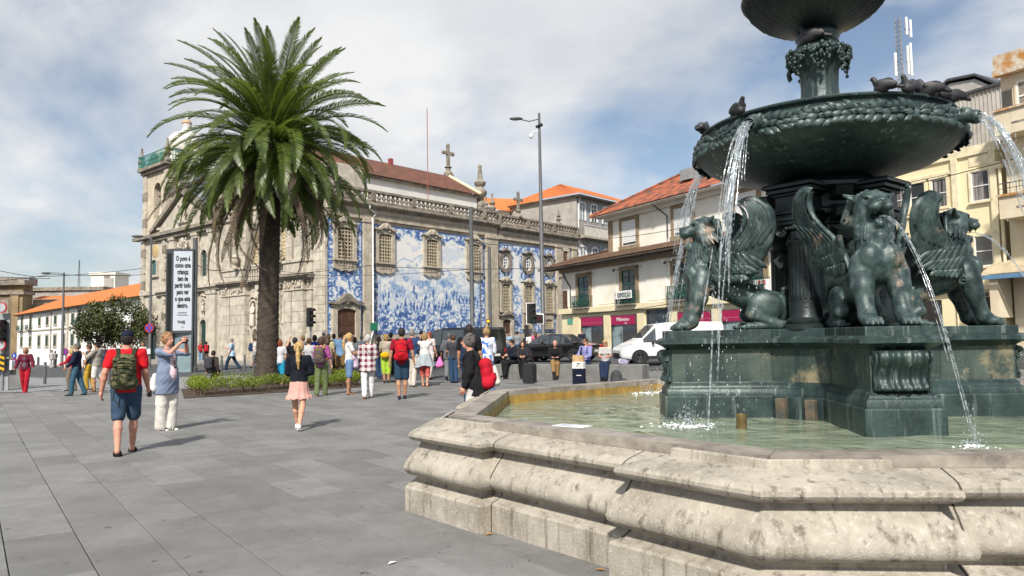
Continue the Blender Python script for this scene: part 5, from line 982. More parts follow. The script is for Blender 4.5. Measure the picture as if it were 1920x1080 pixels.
# ---- griffins
def griffin_body():
    s = Sdf(); K = .035
    s.ell((.60, 0, .22), (.2, .15, .2), K)
    s.chain([((.60, 0, .25), .165), ((.95, 0, .40), .145), ((1.2, 0, .53), .165), ((1.42, 0, .62), .17)], .05)
    s.ell((1.44, 0, .60), (.16, .215, .21), .05)
    for q in (-1, 1):
        s.ell((1.545, q*.095, .65), (.075, .105, .125), .022)
        s.ell((1.43, q*.175, .56), (.125, .08, .155), .03)                       # shoulder
        s.chain([((1.46, q*.16, .5), .118), ((1.485, q*.165, .37), .104), ((1.53, q*.165, .22), .076), ((1.575, q*.165, .10), .08), ((1.63, q*.165, .06), .075)], .025)
        s.ell((1.455, q*.17, .39), (.06, .045, .1), .02); s.ell((1.66, q*.165, .05), (.09, .092, .052), .02)
        for j in range(4): y = q*.165+(j-1.5)*.044; s.ell((1.735-.014*abs(j-1.5), y, .034), (.048, .0225, .036), .008); s.ell((1.70, y, .066), (.04, .021, .026), .008); s.ell((1.775-.014*abs(j-1.5), y, .018), (.02, .008, .012), .004)
        s.ell((.76, q*.155, .24), (.2, .085, .19), .03, Matrix.Rotation(R(22), 3, 'Y'))    # haunch
        s.chain([((.9, q*.175, .17), .075), ((.7, q*.185, .075), .05), ((.55, q*.18, .05), .045)], .02)
        s.cap((.6, q*.19, .035), (.95, q*.19, .035), .035, .045, .02)
        for j in range(4): y = q*.19+(j-1.5)*.03; s.ell((1.02-.012*abs(j-1.5), y, .026), (.04, .0155, .026), .007)
        s.ell((1.36, q*.2, .50), (.06, .03, .06), .015); s.ell((1.36, q*.215, .50), (.03, .025, .03), .008, sub=True); s.ell((1.36, q*.212, .50), (.018, .02, .018), .006)
    # neck, mane
    s.chain([((1.40, 0, .74), .165), ((1.36, 0, .93), .16), ((1.37, 0, 1.10), .135)], .04)
    rr = random.Random(5)
    for q in (-1, 1):
        for i in range(15):
            for j in range(5 if i > 7 else (4 if i > 5 else (2 if i > 2 else 1))):
                a = R(4+i*12+5*(j % 2)); rad = .148+.006*j-.02*max(0, j-2); z0 = .76+.095*j; p0 = (1.385+rad*math.cos(a)-.008*j, q*rad*math.sin(a), z0+.09); p1 = (1.395+(rad+.022)*math.cos(a+.12), q*(rad+.018)*math.sin(a+.12), z0-.05+rr.uniform(-.03, .03))
                s.cap(p0, p1, .022, .009, .006)
    s.chain([((1.52, 0, .84), .07), ((1.545, 0, .76), .045)], .02)
    # head
    n0 = len(s.P)
    s.ell((1.41, 0, 1.165), (.125, .112, .118), .03); s.ell((1.515, 0, 1.15), (.105, .076, .058), .025)
    s.ell((1.6, 0, 1.165), (.03, .036, .028), .012)
    for q in (-1, 1):
        s.ell((1.565, q*.04, 1.118), (.055, .04, .04), .012)                     # muzzle lobes
        s.ell((1.405, q*.085, 1.09), (.075, .04, .085), .025)                    # cheeks
        s.ell((1.475, q*.055, 1.225), (.045, .035, .02), .012, Matrix.Rotation(R(20), 3, 'Y'))   # brow
        s.ell((1.485, q*.062, 1.192), (.022, .02, .014), .006, sub=True); s.ell((1.478, q*.058, 1.192), (.018, .018, .012), .004)
        s.ell((1.622, q*.018, 1.158), (.01, .009, .008), .004, sub=True)
        s.cap((1.36, q*.10, 1.215), (1.315, q*.168, 1.265), .036, .014, .015); s.cap((1.375, q*.125, 1.235), (1.34, q*.168, 1.26), .017, .008, .008, sub=True)
        s.cap((1.575, q*.042, 1.085), (1.57, q*.04, 1.038), .012, .003, .003)     # fangs
        s.cap((1.545, q*.028, 1.0), (1.55, q*.03, 1.045), .010, .003, .003)
        for j in range(6): s.cap((1.44-.035*j, q*.095, 1.12-.01*j), (1.405-.045*j, q*(.135+.006*j), .97+.012*j), .028, .010, .008)
        for j in range(5): s.cap((1.38-.03*j, q*(.03+.02*j), 1.27-.012*j), (1.27-.01*j, q*(.05+.03*j), 1.16-.03*j), .03, .012, .010)
    s.chain([((1.41, 0, 1.01), .055), ((1.50, 0, .975), .042), ((1.54, 0, .982), .032)], .018)      # jaw
    s.ell((1.515, 0, 1.052), (.095, .05, .034), .010, sub=True); s.ell((1.49, 0, 1.022), (.06, .028, .014), .006)
    s.cap((1.53, 0, .99), (1.525, 0, .93), .03, .012, .012)                       # beard
    for i in range(n0, len(s.P)):
        q = list(s.P[i]); c0 = np.array((1.40, 0, 1.10)); kf = 1.14
        q[1] = c0+(q[1]-c0)*kf*np.array((1, 1.22, 1))
        if q[0] == 'c': q[2] = c0+(q[2]-c0)*kf*np.array((1, 1.22, 1)); q[3] *= kf; q[4] *= kf
        else: q[2] = q[2]*kf*np.array((1, 1.22, 1))
        s.P[i] = tuple(q)
    # tail
    pts = [(.47, .03, .06), (.40, .05, .14), (.375, .07, .26), (.40, .09, .40), (.46, .10, .47), (.53, .10, .45), (.545, .10, .38), (.50, .10, .33), (.465, .10, .35)]
    s.chain([(p, .034-.002*i) for i, p in enumerate(pts)], .012)
    return s.mesh(.0095, 'griffin_body', BRZS)
def bez(P, t):
    n_ = len(P)-1; t = max(0, min(1, t))*n_; i = min(int(t), n_-1); f_ = t-i
    p0, p1, p2, p3 = P[max(i-1, 0)], P[i], P[i+1], P[min(i+2, n_)]
    return tuple(.5*((2*b)+(-a+c)*f_+(2*a-5*b+4*c-d)*f_*f_+(-a+3*b-3*c+d)*f_**3) for a, b, c, d in zip(p0, p1, p2, p3))
def wing_mesh(q):
    b = MB()
    trail = [(.98, .50), (.87, .68), (.77, .90), (.72, 1.13), (.77, 1.32), (.92, 1.43), (1.07, 1.41)]
    lead = [(1.37, .56), (1.30, .74), (1.19, .90), (1.08, 1.02), (1.01, 1.15), (1.01, 1.28), (1.07, 1.375)]
    lat = lambda f_, z: .185+.20*max(0, (z-.45)/.9)+.42*max(0, 1.28-f_)**1.15*(.35+.65*min(1, max(0, (z-.4)/.5)))
    def blade(path, wd, th, n_=14, lift=0):
        vs = []; m = 6
        for i in range(n_+1):
            t = i/n_; f_, z = path(t); f2, z2 = path(min(1, t+.02)); f1, z1 = path(max(0, t-.02)); d = Vector((f2-f1, 0, z2-z1))
            d = d.normalized() if d.length > 1e-6 else Vector((0, 0, 1)); side = Vector((d.z, 0, -d.x)); wv = wd*(1-t**6*.75)*(.55+.45*min(1, t*4)); y = lat(f_, z)+lift
            for k in range(m):
                a = 2*math.pi*k/m; p = Vector((f_, y, z))+side*math.cos(a)*wv+Vector((0, 1, 0))*(math.sin(a)*th+(.012*math.cos(a))); vs.append((p.x, q*p.y, p.z))
        fs = [(i*m+k, i*m+(k+1) % m, (i+1)*m+(k+1) % m, (i+1)*m+k) for i in range(n_) for k in range(m)]+[tuple(range(m))[::-1], tuple(range(n_*m, n_*m+m))]
        if q < 0: fs = [f_[::-1] for f_ in fs]
        b.add(vs, fs)
    NF = 8
    for k in range(NF):
        v_ = (k+.3)/NF
        def path(t, v_=v_):
            a, c = bez(trail, t*(.78+.22*v_ if v_ > .2 else 1.0)), bez(lead, t*(.9+.1*v_)); vv = v_*(1-.35*t); return (a[0]*(1-vv)+c[0]*vv, a[1]*(1-vv)+c[1]*vv)
        blade(path, .044, .016, 18, lift=.003*k)
    blade(lambda t: bez(lead, t), .032, .03, 18, lift=.01)
    for row, (z0, ln, nn) in enumerate(((.74, .26, 7), (.62, .20, 7), (.50, .13, 6))):     # coverts
        for k in range(nn):
            u = k/(nn-1); f0 = 1.34-.02*row-u*(.40-.07*row); zb = z0+(.05-.08*u)*(1-row*.3)
            ang = R(250-20*row*0+(-38)*u*1.0+ -8*row)
            def path(t, f0=f0, zb=zb, ang=ang, ln=ln): return (f0+.04+math.cos(ang)*ln*t*.9-.01, zb+.10+math.sin(ang)*ln*t)
            blade(path, .034, .02, 8, lift=.03+.014*row)
    for k in range(6):
        u = k/5; f0 = 1.20-u*.34; zb = .80+u*.12
        blade(lambda t, f0=f0, zb=zb: (f0-.12*t, zb+.17*t-.0), .036, .017, 8, lift=.026)
    return b.mesh('wing', BRZS, smooth=70)
gb = griffin_body(); wl, wr = wing_mesh(1), wing_mesh(-1)
GL = {2: 'bronze griffin statue at left in side profile, facing left behind the water spout', 3: 'bronze griffin statue facing forward on the nearest pedestal arm', 0: 'bronze griffin statue at right facing right, water jet leaving its mouth'}
for k, lab in GL.items():
    a = FROT+k*math.pi/2
    gobj = mobj('griffin_statue', gb, None, (FC.x, FC.y, 1.648), a); tag(gobj, lab, 'statue', 'griffins of the fountain')
    mobj('wing', wl, gobj); mobj('wing', wr, gobj)
# ---------------------------------------------------------------- palm in its planted bed
LEAFP = mat('palm_leaf', (.1, .138, .024), .4, (.034, .058, .012), scale=2, rnd=.3, spec=.5)
LEAFD = mat('dry_palm_leaf', (.16, .115, .078), .8, (.1, .07, .048), scale=3, rnd=.2)
RACH = mat('palm_rachis', (.2, .2, .05), .5)
def translucent(m, col, f):
    t = m.node_tree; b = t.nodes['Principled BSDF']; o = [n for n in t.nodes if n.type == 'OUTPUT_MATERIAL'][0]; tr = N('ShaderNodeBsdfTranslucent', t); tr.inputs[0].default_value = (*col, 1); ms = N('ShaderNodeMixShader', t); ms.inputs[0].default_value = f
    t.links.new(b.outputs[0], ms.inputs[1]); t.links.new(tr.outputs[0], ms.inputs[2]); t.links.new(ms.outputs[0], o.inputs[0])
translucent(LEAFP, (.26, .36, .05), .28)
def frond_mesh(L, bend, nl, lw, m, seed, droopl=.35, name='frond'):
    r = random.Random(seed); b = MB(); P = []; T = []; x = z = 0; n = 16; a = 0
    for i in range(n+1):
        P.append(Vector((x, 0, z))); a = -R(bend)*(i/n)**1.35; d = Vector((math.cos(a), 0, math.sin(a))); T.append(d); x += d.x*L/n; z += d.z*L/n
    b.tube(P, [.034*(1-.85*i/n)+.004 for i in range(n+1)], 5)
    nb = len(b.f)
    for k in range(nl):
        t = .10+.90*(k+.5)/nl; fi = t*n; i = min(int(fi), n-1); p = P[i].lerp(P[i+1], fi-i); d = T[i]; nrm = Vector((-d.z, 0, d.x))
        ll = lw*(math.sin(math.pi*min(1, t*.86+.12))**.55)*(1 if t < .93 else .75)*r.uniform(.85, 1.1)
        for s_ in (-1, 1):
            fw = .88-.15*(1-t)+r.uniform(-.1, .1)+.35*max(0, t-.8)*5*.5; dirv = (d*fw+Vector((0, s_, 0))*(1-.3*max(0, t-.8)*4)+nrm*(.30+r.uniform(-.15, .15))).normalized(); mid = p+dirv*ll*.55; tip = mid+(dirv+Vector((0, 0, -droopl-.3*r.random()))).normalized()*ll*.45
            wv = d.cross(dirv).normalized().cross(dirv).normalized()*(.0145+.003*r.random()); b.add([p-wv*.6, p+wv*.6, mid+wv, mid-wv, tip], [(0, 1, 2, 3), (3, 2, 4)])
    me = b.mesh(name, m); return me
FV = [frond_mesh(4.3, bd, 104, .44, LEAFP, i) for i, bd in enumerate((46, 58, 72, 88, 104, 120))]
FD = [frond_mesh(4.0, bd, 60, .34, LEAFD, 20+i, 1.4, 'dry_frond') for i, bd in enumerate((80, 100, 60))]
pb = Vector(ong(500, 727)); PY = pb.y
ptop = Vector(ony(509, 335, PY)); pbase = Vector((pb.x, PY, g(pb.x, PY)))
palm = empty('palm_tree', pbase, 0, 'tall date palm with thick trunk and dense crown of arching green fronds', 'palm tree')
rel = ptop-pbase; tr = MB(); nz_, na = 150, 40
for j in range(nz_+1):
    t = j/nz_; z = t*(rel.z+.7); base_r = .37-.05*min(1, t*2.2)+.10*S((.09-t)/.09)+.03*S((t-.85)/.15)
    for i in range(na):
        a = 2*math.pi*i/na; ph = z*6.2+ .5*((i//2) % 2)+.12*math.sin(i*2.1+j*.7); sc_ = (ph % 1); rr = base_r+.035*(1-sc_)**2*(1 if t < .97 else 0)+random.uniform(-.008, .008); tr.v.append((rel.x*t+rr*math.cos(a), rel.y*t+rr*math.sin(a), z))
for j in range(nz_):
    for i in range(na): i2 = (i+1) % na; tr.f.append((j*na+i, j*na+i2, (j+1)*na+i2, (j+1)*na+i))
tr.build('trunk', mat('palm_trunk', (.075, .056, .042), .95, (.03, .023, .018), scale=6, bump=.6, bscale=25), palm, smooth=50)
cen = Vector((rel.x, rel.y, rel.z+1.15)); hr = random.Random(4)
MB().ell((cen.x, cen.y, cen.z-.45), (.55, .55, .8), 16, 10).build('crown_heart', mat('palm_heart', (.06, .045, .025), .95, var=.5, scale=9), palm, smooth=180)
NF = 150
for k in range(NF):
    t = (k+.5)/NF; az = k*2.39996+hr.uniform(-.15, .15); el = R(86-120*t**1.05)+R(hr.uniform(-7, 7))
    v_ = FV[0 if t < .06 else (hr.choice((0, 1)) if t < .18 else (hr.choice((2, 3, 4)) if t < .4 else (hr.choice((3, 4, 5)) if t < .8 else hr.choice((1, 2, 3)))))]
    s_ = (1.0-.14*t)*hr.uniform(.9, 1.08)*(.93 if t < .12 else 1); o = mobj('frond', v_, palm, cen+Vector((.22*math.cos(az), .22*math.sin(az), .28-.75*t)))
    o.rotation_euler = (Matrix.Rotation(az, 3, 'Z') @ Matrix.Rotation(-el, 3, 'Y') @ Matrix.Rotation(hr.uniform(-.5, .5), 3, 'X')).to_euler(); o.scale = (s_, s_, s_)
for k in range(26):
    az = k*2.39996+.3; el = R(hr.uniform(-55, -5)); s_ = hr.uniform(.75, 1.2); o = mobj('dry_frond', hr.choice(FD), palm, cen+Vector((.3*math.cos(az), .3*math.sin(az), -.95)))
    o.rotation_euler = (Matrix.Rotation(az, 3, 'Z') @ Matrix.Rotation(-el, 3, 'Y') @ Matrix.Rotation(hr.uniform(-.8, .8), 3, 'X')).to_euler(); o.scale = (s_, s_*.75, s_)
IVY = mat('ivy_leaf', (.045, .09, .02), .6, (.02, .045, .012), scale=4, rnd=.3); iv = MB()
def leafquad(b, p, s_, r, flat=.0):
    a = Vector((r.gauss(0, 1), r.gauss(0, 1), r.gauss(0, 1))).normalized(); c = a.orthogonal().normalized(); c = Matrix.Rotation(r.random()*6.28, 3, a) @ c; d = a.cross(c); p = Vector(p); b.add([p-c*s_, p-d*s_*.5+a*s_*.12, p+c*s_, p+d*s_*.5+a*s_*.12], [(0, 1, 2, 3)])
for k in range(7):
    az = hr.uniform(-1.9, .35) if k else -.3; rad = hr.uniform(.7, 1.5); ln = hr.uniform(1.2, 2.6); x0, y0 = cen.x+rad*math.cos(az), cen.y+rad*math.sin(az)*.6
    for i in range(240): t = hr.random(); leafquad(iv, (x0+hr.gauss(0, .16)*(1.2-t), y0+hr.gauss(0, .16), cen.z-1.0-t*ln), .07, hr)
iv.build('hanging_ivy', IVY, palm)['kind'] = 'stuff'
bed = [Vector((-9.45, 21.4)), Vector((-4.75, 25.0)), Vector((-6.6, 29.0)), Vector((-11.4, 25.6))]
SOIL = mat('soil', (.07, .045, .03), .95, (.035, .024, .017), scale=5, bump=1, bscale=14)
bd_ = MB(); n = 14
for i in range(n+1):
    for j in range(n+1):
        u, v_ = i/n, j/n; p = (bed[0]*(1-u)+bed[1]*u)*(1-v_)+(bed[3]*(1-u)+bed[2]*u)*v_; ed = min(u, v_, 1-u, 1-v_); bd_.v.append((p.x, p.y, g(p.x, p.y)+.02+.10*S(ed*5)+random.uniform(-.01, .02)*(ed > 0)))
for i in range(n):
    for j in range(n): bd_.f.append((i*(n+1)+j, (i+1)*(n+1)+j, (i+1)*(n+1)+j+1, i*(n+1)+j+1))
tag(bd_.build('planted_bed', SOIL, smooth=180), kind='structure')
hedge = empty('low_hedge', (bed[0].x, bed[0].y, 0), 0, 'low bright green clipped hedge edging the bed round the palm', 'hedge'); hl, hs = MB(), MB(); O_ = Vector((bed[0].x, bed[0].y))
cenb = sum(bed, Vector((0, 0)))/4
for e in range(4):
    a, b = bed[e], bed[(e+1) % 4]; nb_ = int((b-a).length/.42)
    for k in range(nb_):
        p = a.lerp(b, (k+.5)/nb_); p = p+(cenb-p).normalized()*hr.uniform(.4, .6)-O_; rr = hr.uniform(.26, .36); zt = hr.uniform(.34, .46); dense = 420 if e in (0, 1) else 170
        for q in range(3): hs.tube([(p.x+hr.gauss(0, .05), p.y+hr.gauss(0, .05), .05), (p.x+hr.gauss(0, .16), p.y+hr.gauss(0, .14), zt*.8)], .012, 4)
        for q in range(dense):
            d = Vector((hr.gauss(0, 1), hr.gauss(0, 1), hr.gauss(0, 1))).normalized()*hr.random()**.33; leafquad(hl, (p.x+d.x*rr*1.1, p.y+d.y*rr, zt-.02+d.z*.17), hr.uniform(.022, .036), hr)
HEDL = mat('hedge_leaf', (.22, .27, .02), .5, (.09, .14, .012), scale=3, rnd=.35); translucent(HEDL, (.3, .4, .03), .25)
hl.build('foliage', HEDL, hedge)['kind'] = 'stuff'; hs.build('stems', mat('hedge_stem', (.16, .11, .06), .9), hedge)['kind'] = 'stuff'
# ---------------------------------------------------------------- street trees at left
TL = mat('tree_leaf', (.085, .1, .024), .6, (.03, .042, .012), scale=.8, rnd=.35)
def tree(name, label, px, Y, zc, rx, rz, seed, nleaf=5200):
    r = random.Random(seed); x = ony(px, 640, Y)[0]; z0 = g(x, Y); t = empty(name, (x, Y, z0), 0, label, 'tree', 'street trees by the white building'); b = MB(); b.tube([(0, 0, -.2), (.1, 0, 1.2), (.0, .1, zc*.55)], [.22, .17, .13], 8); cl = []
    for k in range(26):
        d = Vector((r.gauss(0, 1), r.gauss(0, 1), r.gauss(0, 1))).normalized(); q = r.uniform(.45, .95); p = Vector((d.x*rx*q, d.y*rx*q, zc+d.z*rz*q)); cl.append((p, r.uniform(.26, .42)*rx))
        if k < 12: b.tube([(0, .1, zc*.5), p*.5+Vector((0, 0, zc*.25)), p], [.09, .05, .02], 5)
    b.build('trunk', mat('tree_bark', (.09, .07, .05), .95, var=.4, scale=5), t, smooth=60); f = MB()
    for k in range(nleaf):
        p, q = r.choice(cl); d = Vector((r.gauss(0, 1), r.gauss(0, 1), r.gauss(0, 1))).normalized()*r.random()**.4*q; leafquad(f, p+d, r.uniform(.09, .16), r)
    f.build('crown', TL, t)['kind'] = 'stuff'; return t
tree('street_tree', 'dark green rounded street tree, the left one before the white building', 180, 66, 3.7, 2.1, 1.8, 1); tree('street_tree', 'dark green street tree partly hidden by the church tower edge', 236, 68, 4.3, 2.5, 2.2, 2)
# ---------------------------------------------------------------- street furniture
def base_at(px, Y): x = ony(px, 640, Y)[0]; return Vector((x, Y, g(x, Y)))
def ztop(px, py, Y): return ony(px, py, Y)[2]
# low granite seat wall behind the fountain
SEAT = mat('grey_granite_seat', (.2, .2, .195), .8, (.13, .13, .127), scale=2, bump=.2, bscale=50, streak=((.13, .13, .125), .55, .8), streak_s=(2, 2, .6))
s0, s1 = Vector(onz(925, 708, .12)[:2]), Vector(onz(1205, 712, .12)[:2]); sd_ = (s1-s0); sa = math.atan2(sd_.y, sd_.x)
bench = empty('seat_wall', (s0.x, s0.y, g(s0.x, s0.y)-.02), sa, 'long low grey granite seat wall behind the fountain with people sitting on it', 'bench'); sl_ = sd_.length; nb = 7
for k in range(nb): MB().bbox(k*sl_/nb+.004, (k+1)*sl_/nb-.004, 0, .7, -.2, .54, .02).build('stone_block', SEAT, bench)
pass
def pole(name, label, px, Y, ytop, r0_, r1_, group=None, cat='pole', m=POLE, xt=None):
    b = base_at(px, Y); z = ztop(px, ytop, Y)-b.z; t = empty(name, b, 0, label, cat, group); MB().lathe([(r0_*1.3, -.1), (r0_*1.3, .25), (r0_, .3), (r0_, z*.5), (r0_*.85+r1_*.15, z*.5+.02), (r1_, z), (0, z+.02)], 12).build('shaft', m, t, smooth=40); return t, z
def lamp_head(t, x, y, z, s_=1.0, dirx=-1):
    MB().ell((x, y, z), (.42*s_, .2*s_, .09*s_), 12, 6).build('lamp_head', POLE, t, smooth=180); MB().ell((x+dirx*.02, y, z-.05*s_), (.3*s_, .15*s_, .06*s_), 10, 5).build('diffuser', PALEGLASS, t, smooth=180)
lp, z = pole('street_lamp', 'tall grey street lamp with a camera, rising behind the black car', 1019, 44, 212, .13, .07, cat='street lamp')
MB().tube([(0, 0, z-.35), (-.6, 0, z-.5), (-1.2, 0, z-.35)], .035, 6).build('arm', POLE, lp); lamp_head(lp, -1.4, 0, z-.32); MB().ell((.08, -.1, z-.75), (.14, .1, .12)).ell((-.12, -.1, z-.85), (.12, .1, .1)).build('floodlight', BLACK, lp, smooth=180)
cmr = MB().tube([(0, 0, z-1.1), (-.35, -.05, z-1.15), (-.5, -.05, z-1.25)], .035, 6).build('camera_arm', WHITE, lp); MB().ell((-.52, -.05, z-1.42), (.13, .13, .15)).build('camera_dome', WHITE, lp, smooth=180)
lp2, z = pole('street_lamp', 'grey street lamp with long arm in front of the white building at left', 117, 60, 511, .11, .06, cat='street lamp')
MB().tube([(0, 0, z-.1), (-.6, 0, z-.02), (-1.2, 0, z-.02)], .03, 6).build('arm', POLE, lp2); lamp_head(lp2, -1.45, 0, z-.02)
lp3, z = pole('street_lamp', 'slim street lamp carrying a no stopping sign beside the church tower', 281, 50, 446, .085, .05, cat='street lamp')
MB().tube([(0, 0, z-.1), (-.5, 0, z+.1), (-.6, 0, z+.1)], .03, 6).build('arm', POLE, lp3); lamp_head(lp3, -.95, 0, z+.12)
def disc(t, x, y, z, r, m, name, th=.02): o = MB().lathe([(0, -th), (r, -th), (r, th), (0, th)], 20).build(name, m, t); o.location = (x, y, z); o.rotation_euler = (R(90), 0, 0); return o
BLU = mat('sign_blue', (.02, .06, .42), .4); SRED = mat('sign_red', (.5, .02, .03), .4); SWH = mat('sign_white', (.7, .72, .74), .4)
def nostop(t, z, s_=.3, y=-.12):
    disc(t, 0, y, z, s_, SRED, 'sign_rim'); disc(t, 0, y-.01, z, s_*.82, BLU, 'sign_face'); b = MB()
    for a in (45, -45): b.M = Matrix.Translation((0, y-.035, z)) @ Matrix.Rotation(R(a), 4, 'Y'); b.box(-s_*.8, s_*.8, -.004, .004, -s_*.1, s_*.1)
    b.build('sign_cross', SRED, t)
nostop(lp3, ztop(281, 615, 50)-lp3.location.z); MB().bbox(-.13, .13, -.2, -.1, .9, 1.25, .02).build('notice', SWH, lp3)
ns = empty('no_stopping_sign', base_at(124, 62), 0, 'round blue and red no stopping sign near the white building at left', 'road sign'); MB().tube([(0, 0, 0), (0, 0, ztop(124, 660, 62)-ns.location.z+.3)], .04, 6).build('post', POLE, ns); nostop(ns, ztop(124, 660, 62)-ns.location.z)
bs = empty('direction_sign', base_at(29, 40), 0, 'round blue arrow sign above a no stopping sign at far left', 'road sign'); zb = ztop(29, 667, 40)-bs.location.z; MB().tube([(0, 0, 0), (0, 0, zb+.2)], .03, 6).build('post', POLE, bs); disc(bs, 0, -.06, zb, .13, BLU, 'sign_face'); nostop(bs, zb-.27, .12, -.06); MB().prism([(-.02, zb-.08), (.02, zb-.08), (.02, zb), (.05, zb), (0, zb+.08), (-.05, zb), (-.02, zb)], -.1, -.085, 'y').build('arrow', SWH, bs)
# thick poles that carry the tram wires
w1, zw1 = pole('tram_wire_pole', 'thick grey pole in front of the tile panel with a pale lower sleeve', 886, 40, 388, .12, .1); MB().lathe([(.16, 0), (.16, 1.9), (.15, 1.92)], 12).build('sleeve', mat('pale_sleeve', (.5, .52, .54), .6), w1)
w2, zw2 = pole('tram_wire_pole', 'slim grey pole right of the thick pole with wire arm across the church', 920, 46, 463, .1, .085); za = ztop(920, 480, 46)-w2.location.z
MB().tube([(-.9, 0, za+.9), (0, 0, za+.75), (2.6, 0, za+.55)], .035, 6).tube([(0, 0, za+2.0-1.6), (-.7, 0, za+.1)], .03, 6).build('wire_arm', POLE, w2)
w3, zw3 = pole('tram_wire_pole', 'thick grey pole standing right beside the advertising totem', 364, 41, 446, .15, .13)
w4, zw4 = pole('tram_wire_pole', 'very thin pole just left of the wide church pilaster', 902, 52, 470, .045, .04)
def wire(name, label, pts, r=.012):
    pts = [Vector(p) for p in pts]; out = []
    for a, b in zip(pts, pts[1:]):
        n = 10; L = (b-a).length
        for i in range(n+1): t = i/n; p = a.lerp(b, t); p.z -= .012*L*4*t*(1-t); out.append(p)
    o = MB().tube(out, r, 4).build(name, BLACK); return tag(o, label, 'cable', 'overhead wires')
wire('overhead_wire', 'overhead cable from the totem pole to the church front', [ony(366, 495, 41), ony(418, 506, 56)], .03); wire('overhead_wire', 'overhead cable rising from the church front to the pole top', [ony(366, 455, 41), ony(420, 505, 56)], .015)
wire('overhead_wire', 'upper of the dark wires crossing the sky at far left', [ony(-60, 493, 45), ony(65, 519, 52), ony(268, 503, 60)], .02); wire('overhead_wire', 'lower of the dark wires crossing the sky at far left', [ony(-60, 530, 45), ony(100, 514, 52), ony(268, 515, 60)], .02)
wire('overhead_wire', 'long wire crossing the tile wall at mid height', [ony(420, 520, 50), ony(690, 498, 46), ony(1000, 503, 46), ony(1280, 470, 38)], .018); wire('overhead_wire', 'wire crossing the white upper storey of the corner house', [ony(1140, 447, 50), ony(1290, 425, 44), ony(1470, 395, 38), ony(1930, 290, 26)], .018)
wire('overhead_wire', 'wire strung low along the corner house shop band', [ony(1060, 590, 55), ony(1160, 583, 50), ony(1300, 560, 44)], .02); wire('overhead_wire', 'wire over the church front cornice beside the palm', [ony(440, 495, 50), ony(610, 517, 48), ony(900, 503, 46)], .014)
ta = empty('overhead_wire_support', ony(50, 519, 52), 0, 'horizontal tram wire arm with insulators crossing the sky at far left', 'cable'); MB().tube([(-3.2, 0, .1), (1.6, 0, -.12)], .06, 6).tube([(-1, 0, 0), (.2, 0, -.25)], .035, 5).tube([(.2, 0, -.25), (.0, 0, -.05)], .05, 5).build('tube', STEEL, ta)
# traffic lights
def lights(t, z, s_=1.0, lit=None, face=0, n=3):
    h = empty('signal_head', (0, 0, 0), face, parent=t)
    MB().bbox(-.14*s_, .14*s_, -.1, .1, z, z+.92*s_*n/3, .02).build('housing', BLACK, h)
    cols = [(.05, .008, .008), (.05, .028, .006), (.005, .05, .035)][:n]
    for k in range(n):
        zc = z+(.92*s_*n/3)*(1-(k+.5)/n); m = mat('lens_%d' % k, cols[k], .25)
        if lit == k:
            m = bpy.data.materials.new('lit_lens'); m.use_nodes = True; bb = m.node_tree.nodes['Principled BSDF']; bb.inputs['Emission Color'].default_value = (1, .35, .02, 1); bb.inputs['Emission Strength'].default_value = 2.5; bb.inputs['Base Color'].default_value = (.8, .3, .02, 1)
        disc(h, 0, -.11, zc, .1*s_, m, 'lens', .01); v_ = MB().lathe([(.115*s_, 0), (.115*s_, .2)], 12, a0=0, a1=math.pi); o = v_.build('visor', BLACK, h); o.location = (0, -.1, zc); o.rotation_euler = (R(90), 0, 0)
    return h
def sig(name, label, px, Y, ytop, face, s_=1.0, lit=None, n=3, board=False):
    b = base_at(px, Y); zt_ = ztop(px, ytop, Y)-b.z; t = empty(name, b, 0, label, 'traffic light'); MB().tube([(0, .12, -.1), (0, .12, zt_)], .05, 8).build('post', STEEL, t); h = lights(t, zt_-.95*s_*n/3, s_, lit, face, n)
    return t, zt_, h
sig('traffic_light', 'black three lamp traffic light turned right, beside the palm and crowd', 581, 36, 576, R(60), 1.0)
t, zt_, h = sig('traffic_light', 'black traffic light with white bordered board next to the tall lamp', 1000, 42, 568, R(8), 1.15); MB().prism([(-.38, zt_-1.2), (.62, zt_-1.2), (.62, zt_-.62), (.12, zt_-.58), (.08, zt_+.02), (-.38, zt_+.02)], .1, .13, 'y').build('board_border', WHITE, t); MB().prism([(-.34, zt_-1.16), (.58, zt_-1.16), (.58, zt_-.68), (.08, zt_-.64), (.04, zt_-.02), (-.34, zt_-.02)], .08, .1, 'y').build('board', BLACK, t); disc(t, .35, .05, zt_-.9, .13, mat('lens_0', (.05, .008, .008)), 'lens'); MB().bbox(-.5, -.25, -.1, .15, zt_-2.05, zt_-1.25, .04).build('rear_head', BLACK, t)
sig('traffic_light', 'small amber warning light glowing beside the slim pole', 916, 44, 598, 0, .8, 0, 1)
lt, zt_, h = sig('traffic_light', 'traffic light cluster with round signs at the left picture edge', 2, 27, 598, R(45), 1.0)
for py in (577, 647): zc = ztop(5, py, 27)-lt.location.z; disc(lt, .06, -.1, zc, .19, SRED, 'sign_rim'); disc(lt, .06, -.115, zc, .155, mat('dull_sign', (.4, .42, .44), .5), 'sign_face')
MB().box(-.5, .2, .15, .2, ztop(3, 664, 27)-lt.location.z-1.4, zt_+.2).build('sign_board', mat('grey_board', (.3, .32, .33), .5), lt); zc = ztop(3, 664, 27)-lt.location.z; cb = MB().box(-.35, .22, -.06, -.03, zc-.62, zc).build('chevron_board', BLACK, lt); ch_ = MB()
for k in range(3): z0 = zc-.60+k*.2; ch_.prism([(-.3, z0), (-.07, z0+.1), (.18, z0), (.18, z0+.09), (-.07, z0+.19), (-.3, z0+.09)], -.066, -.061, 'y')
ch_.build('chevron', mat('chevron_yellow', (.75, .4, .01), .5), cb)
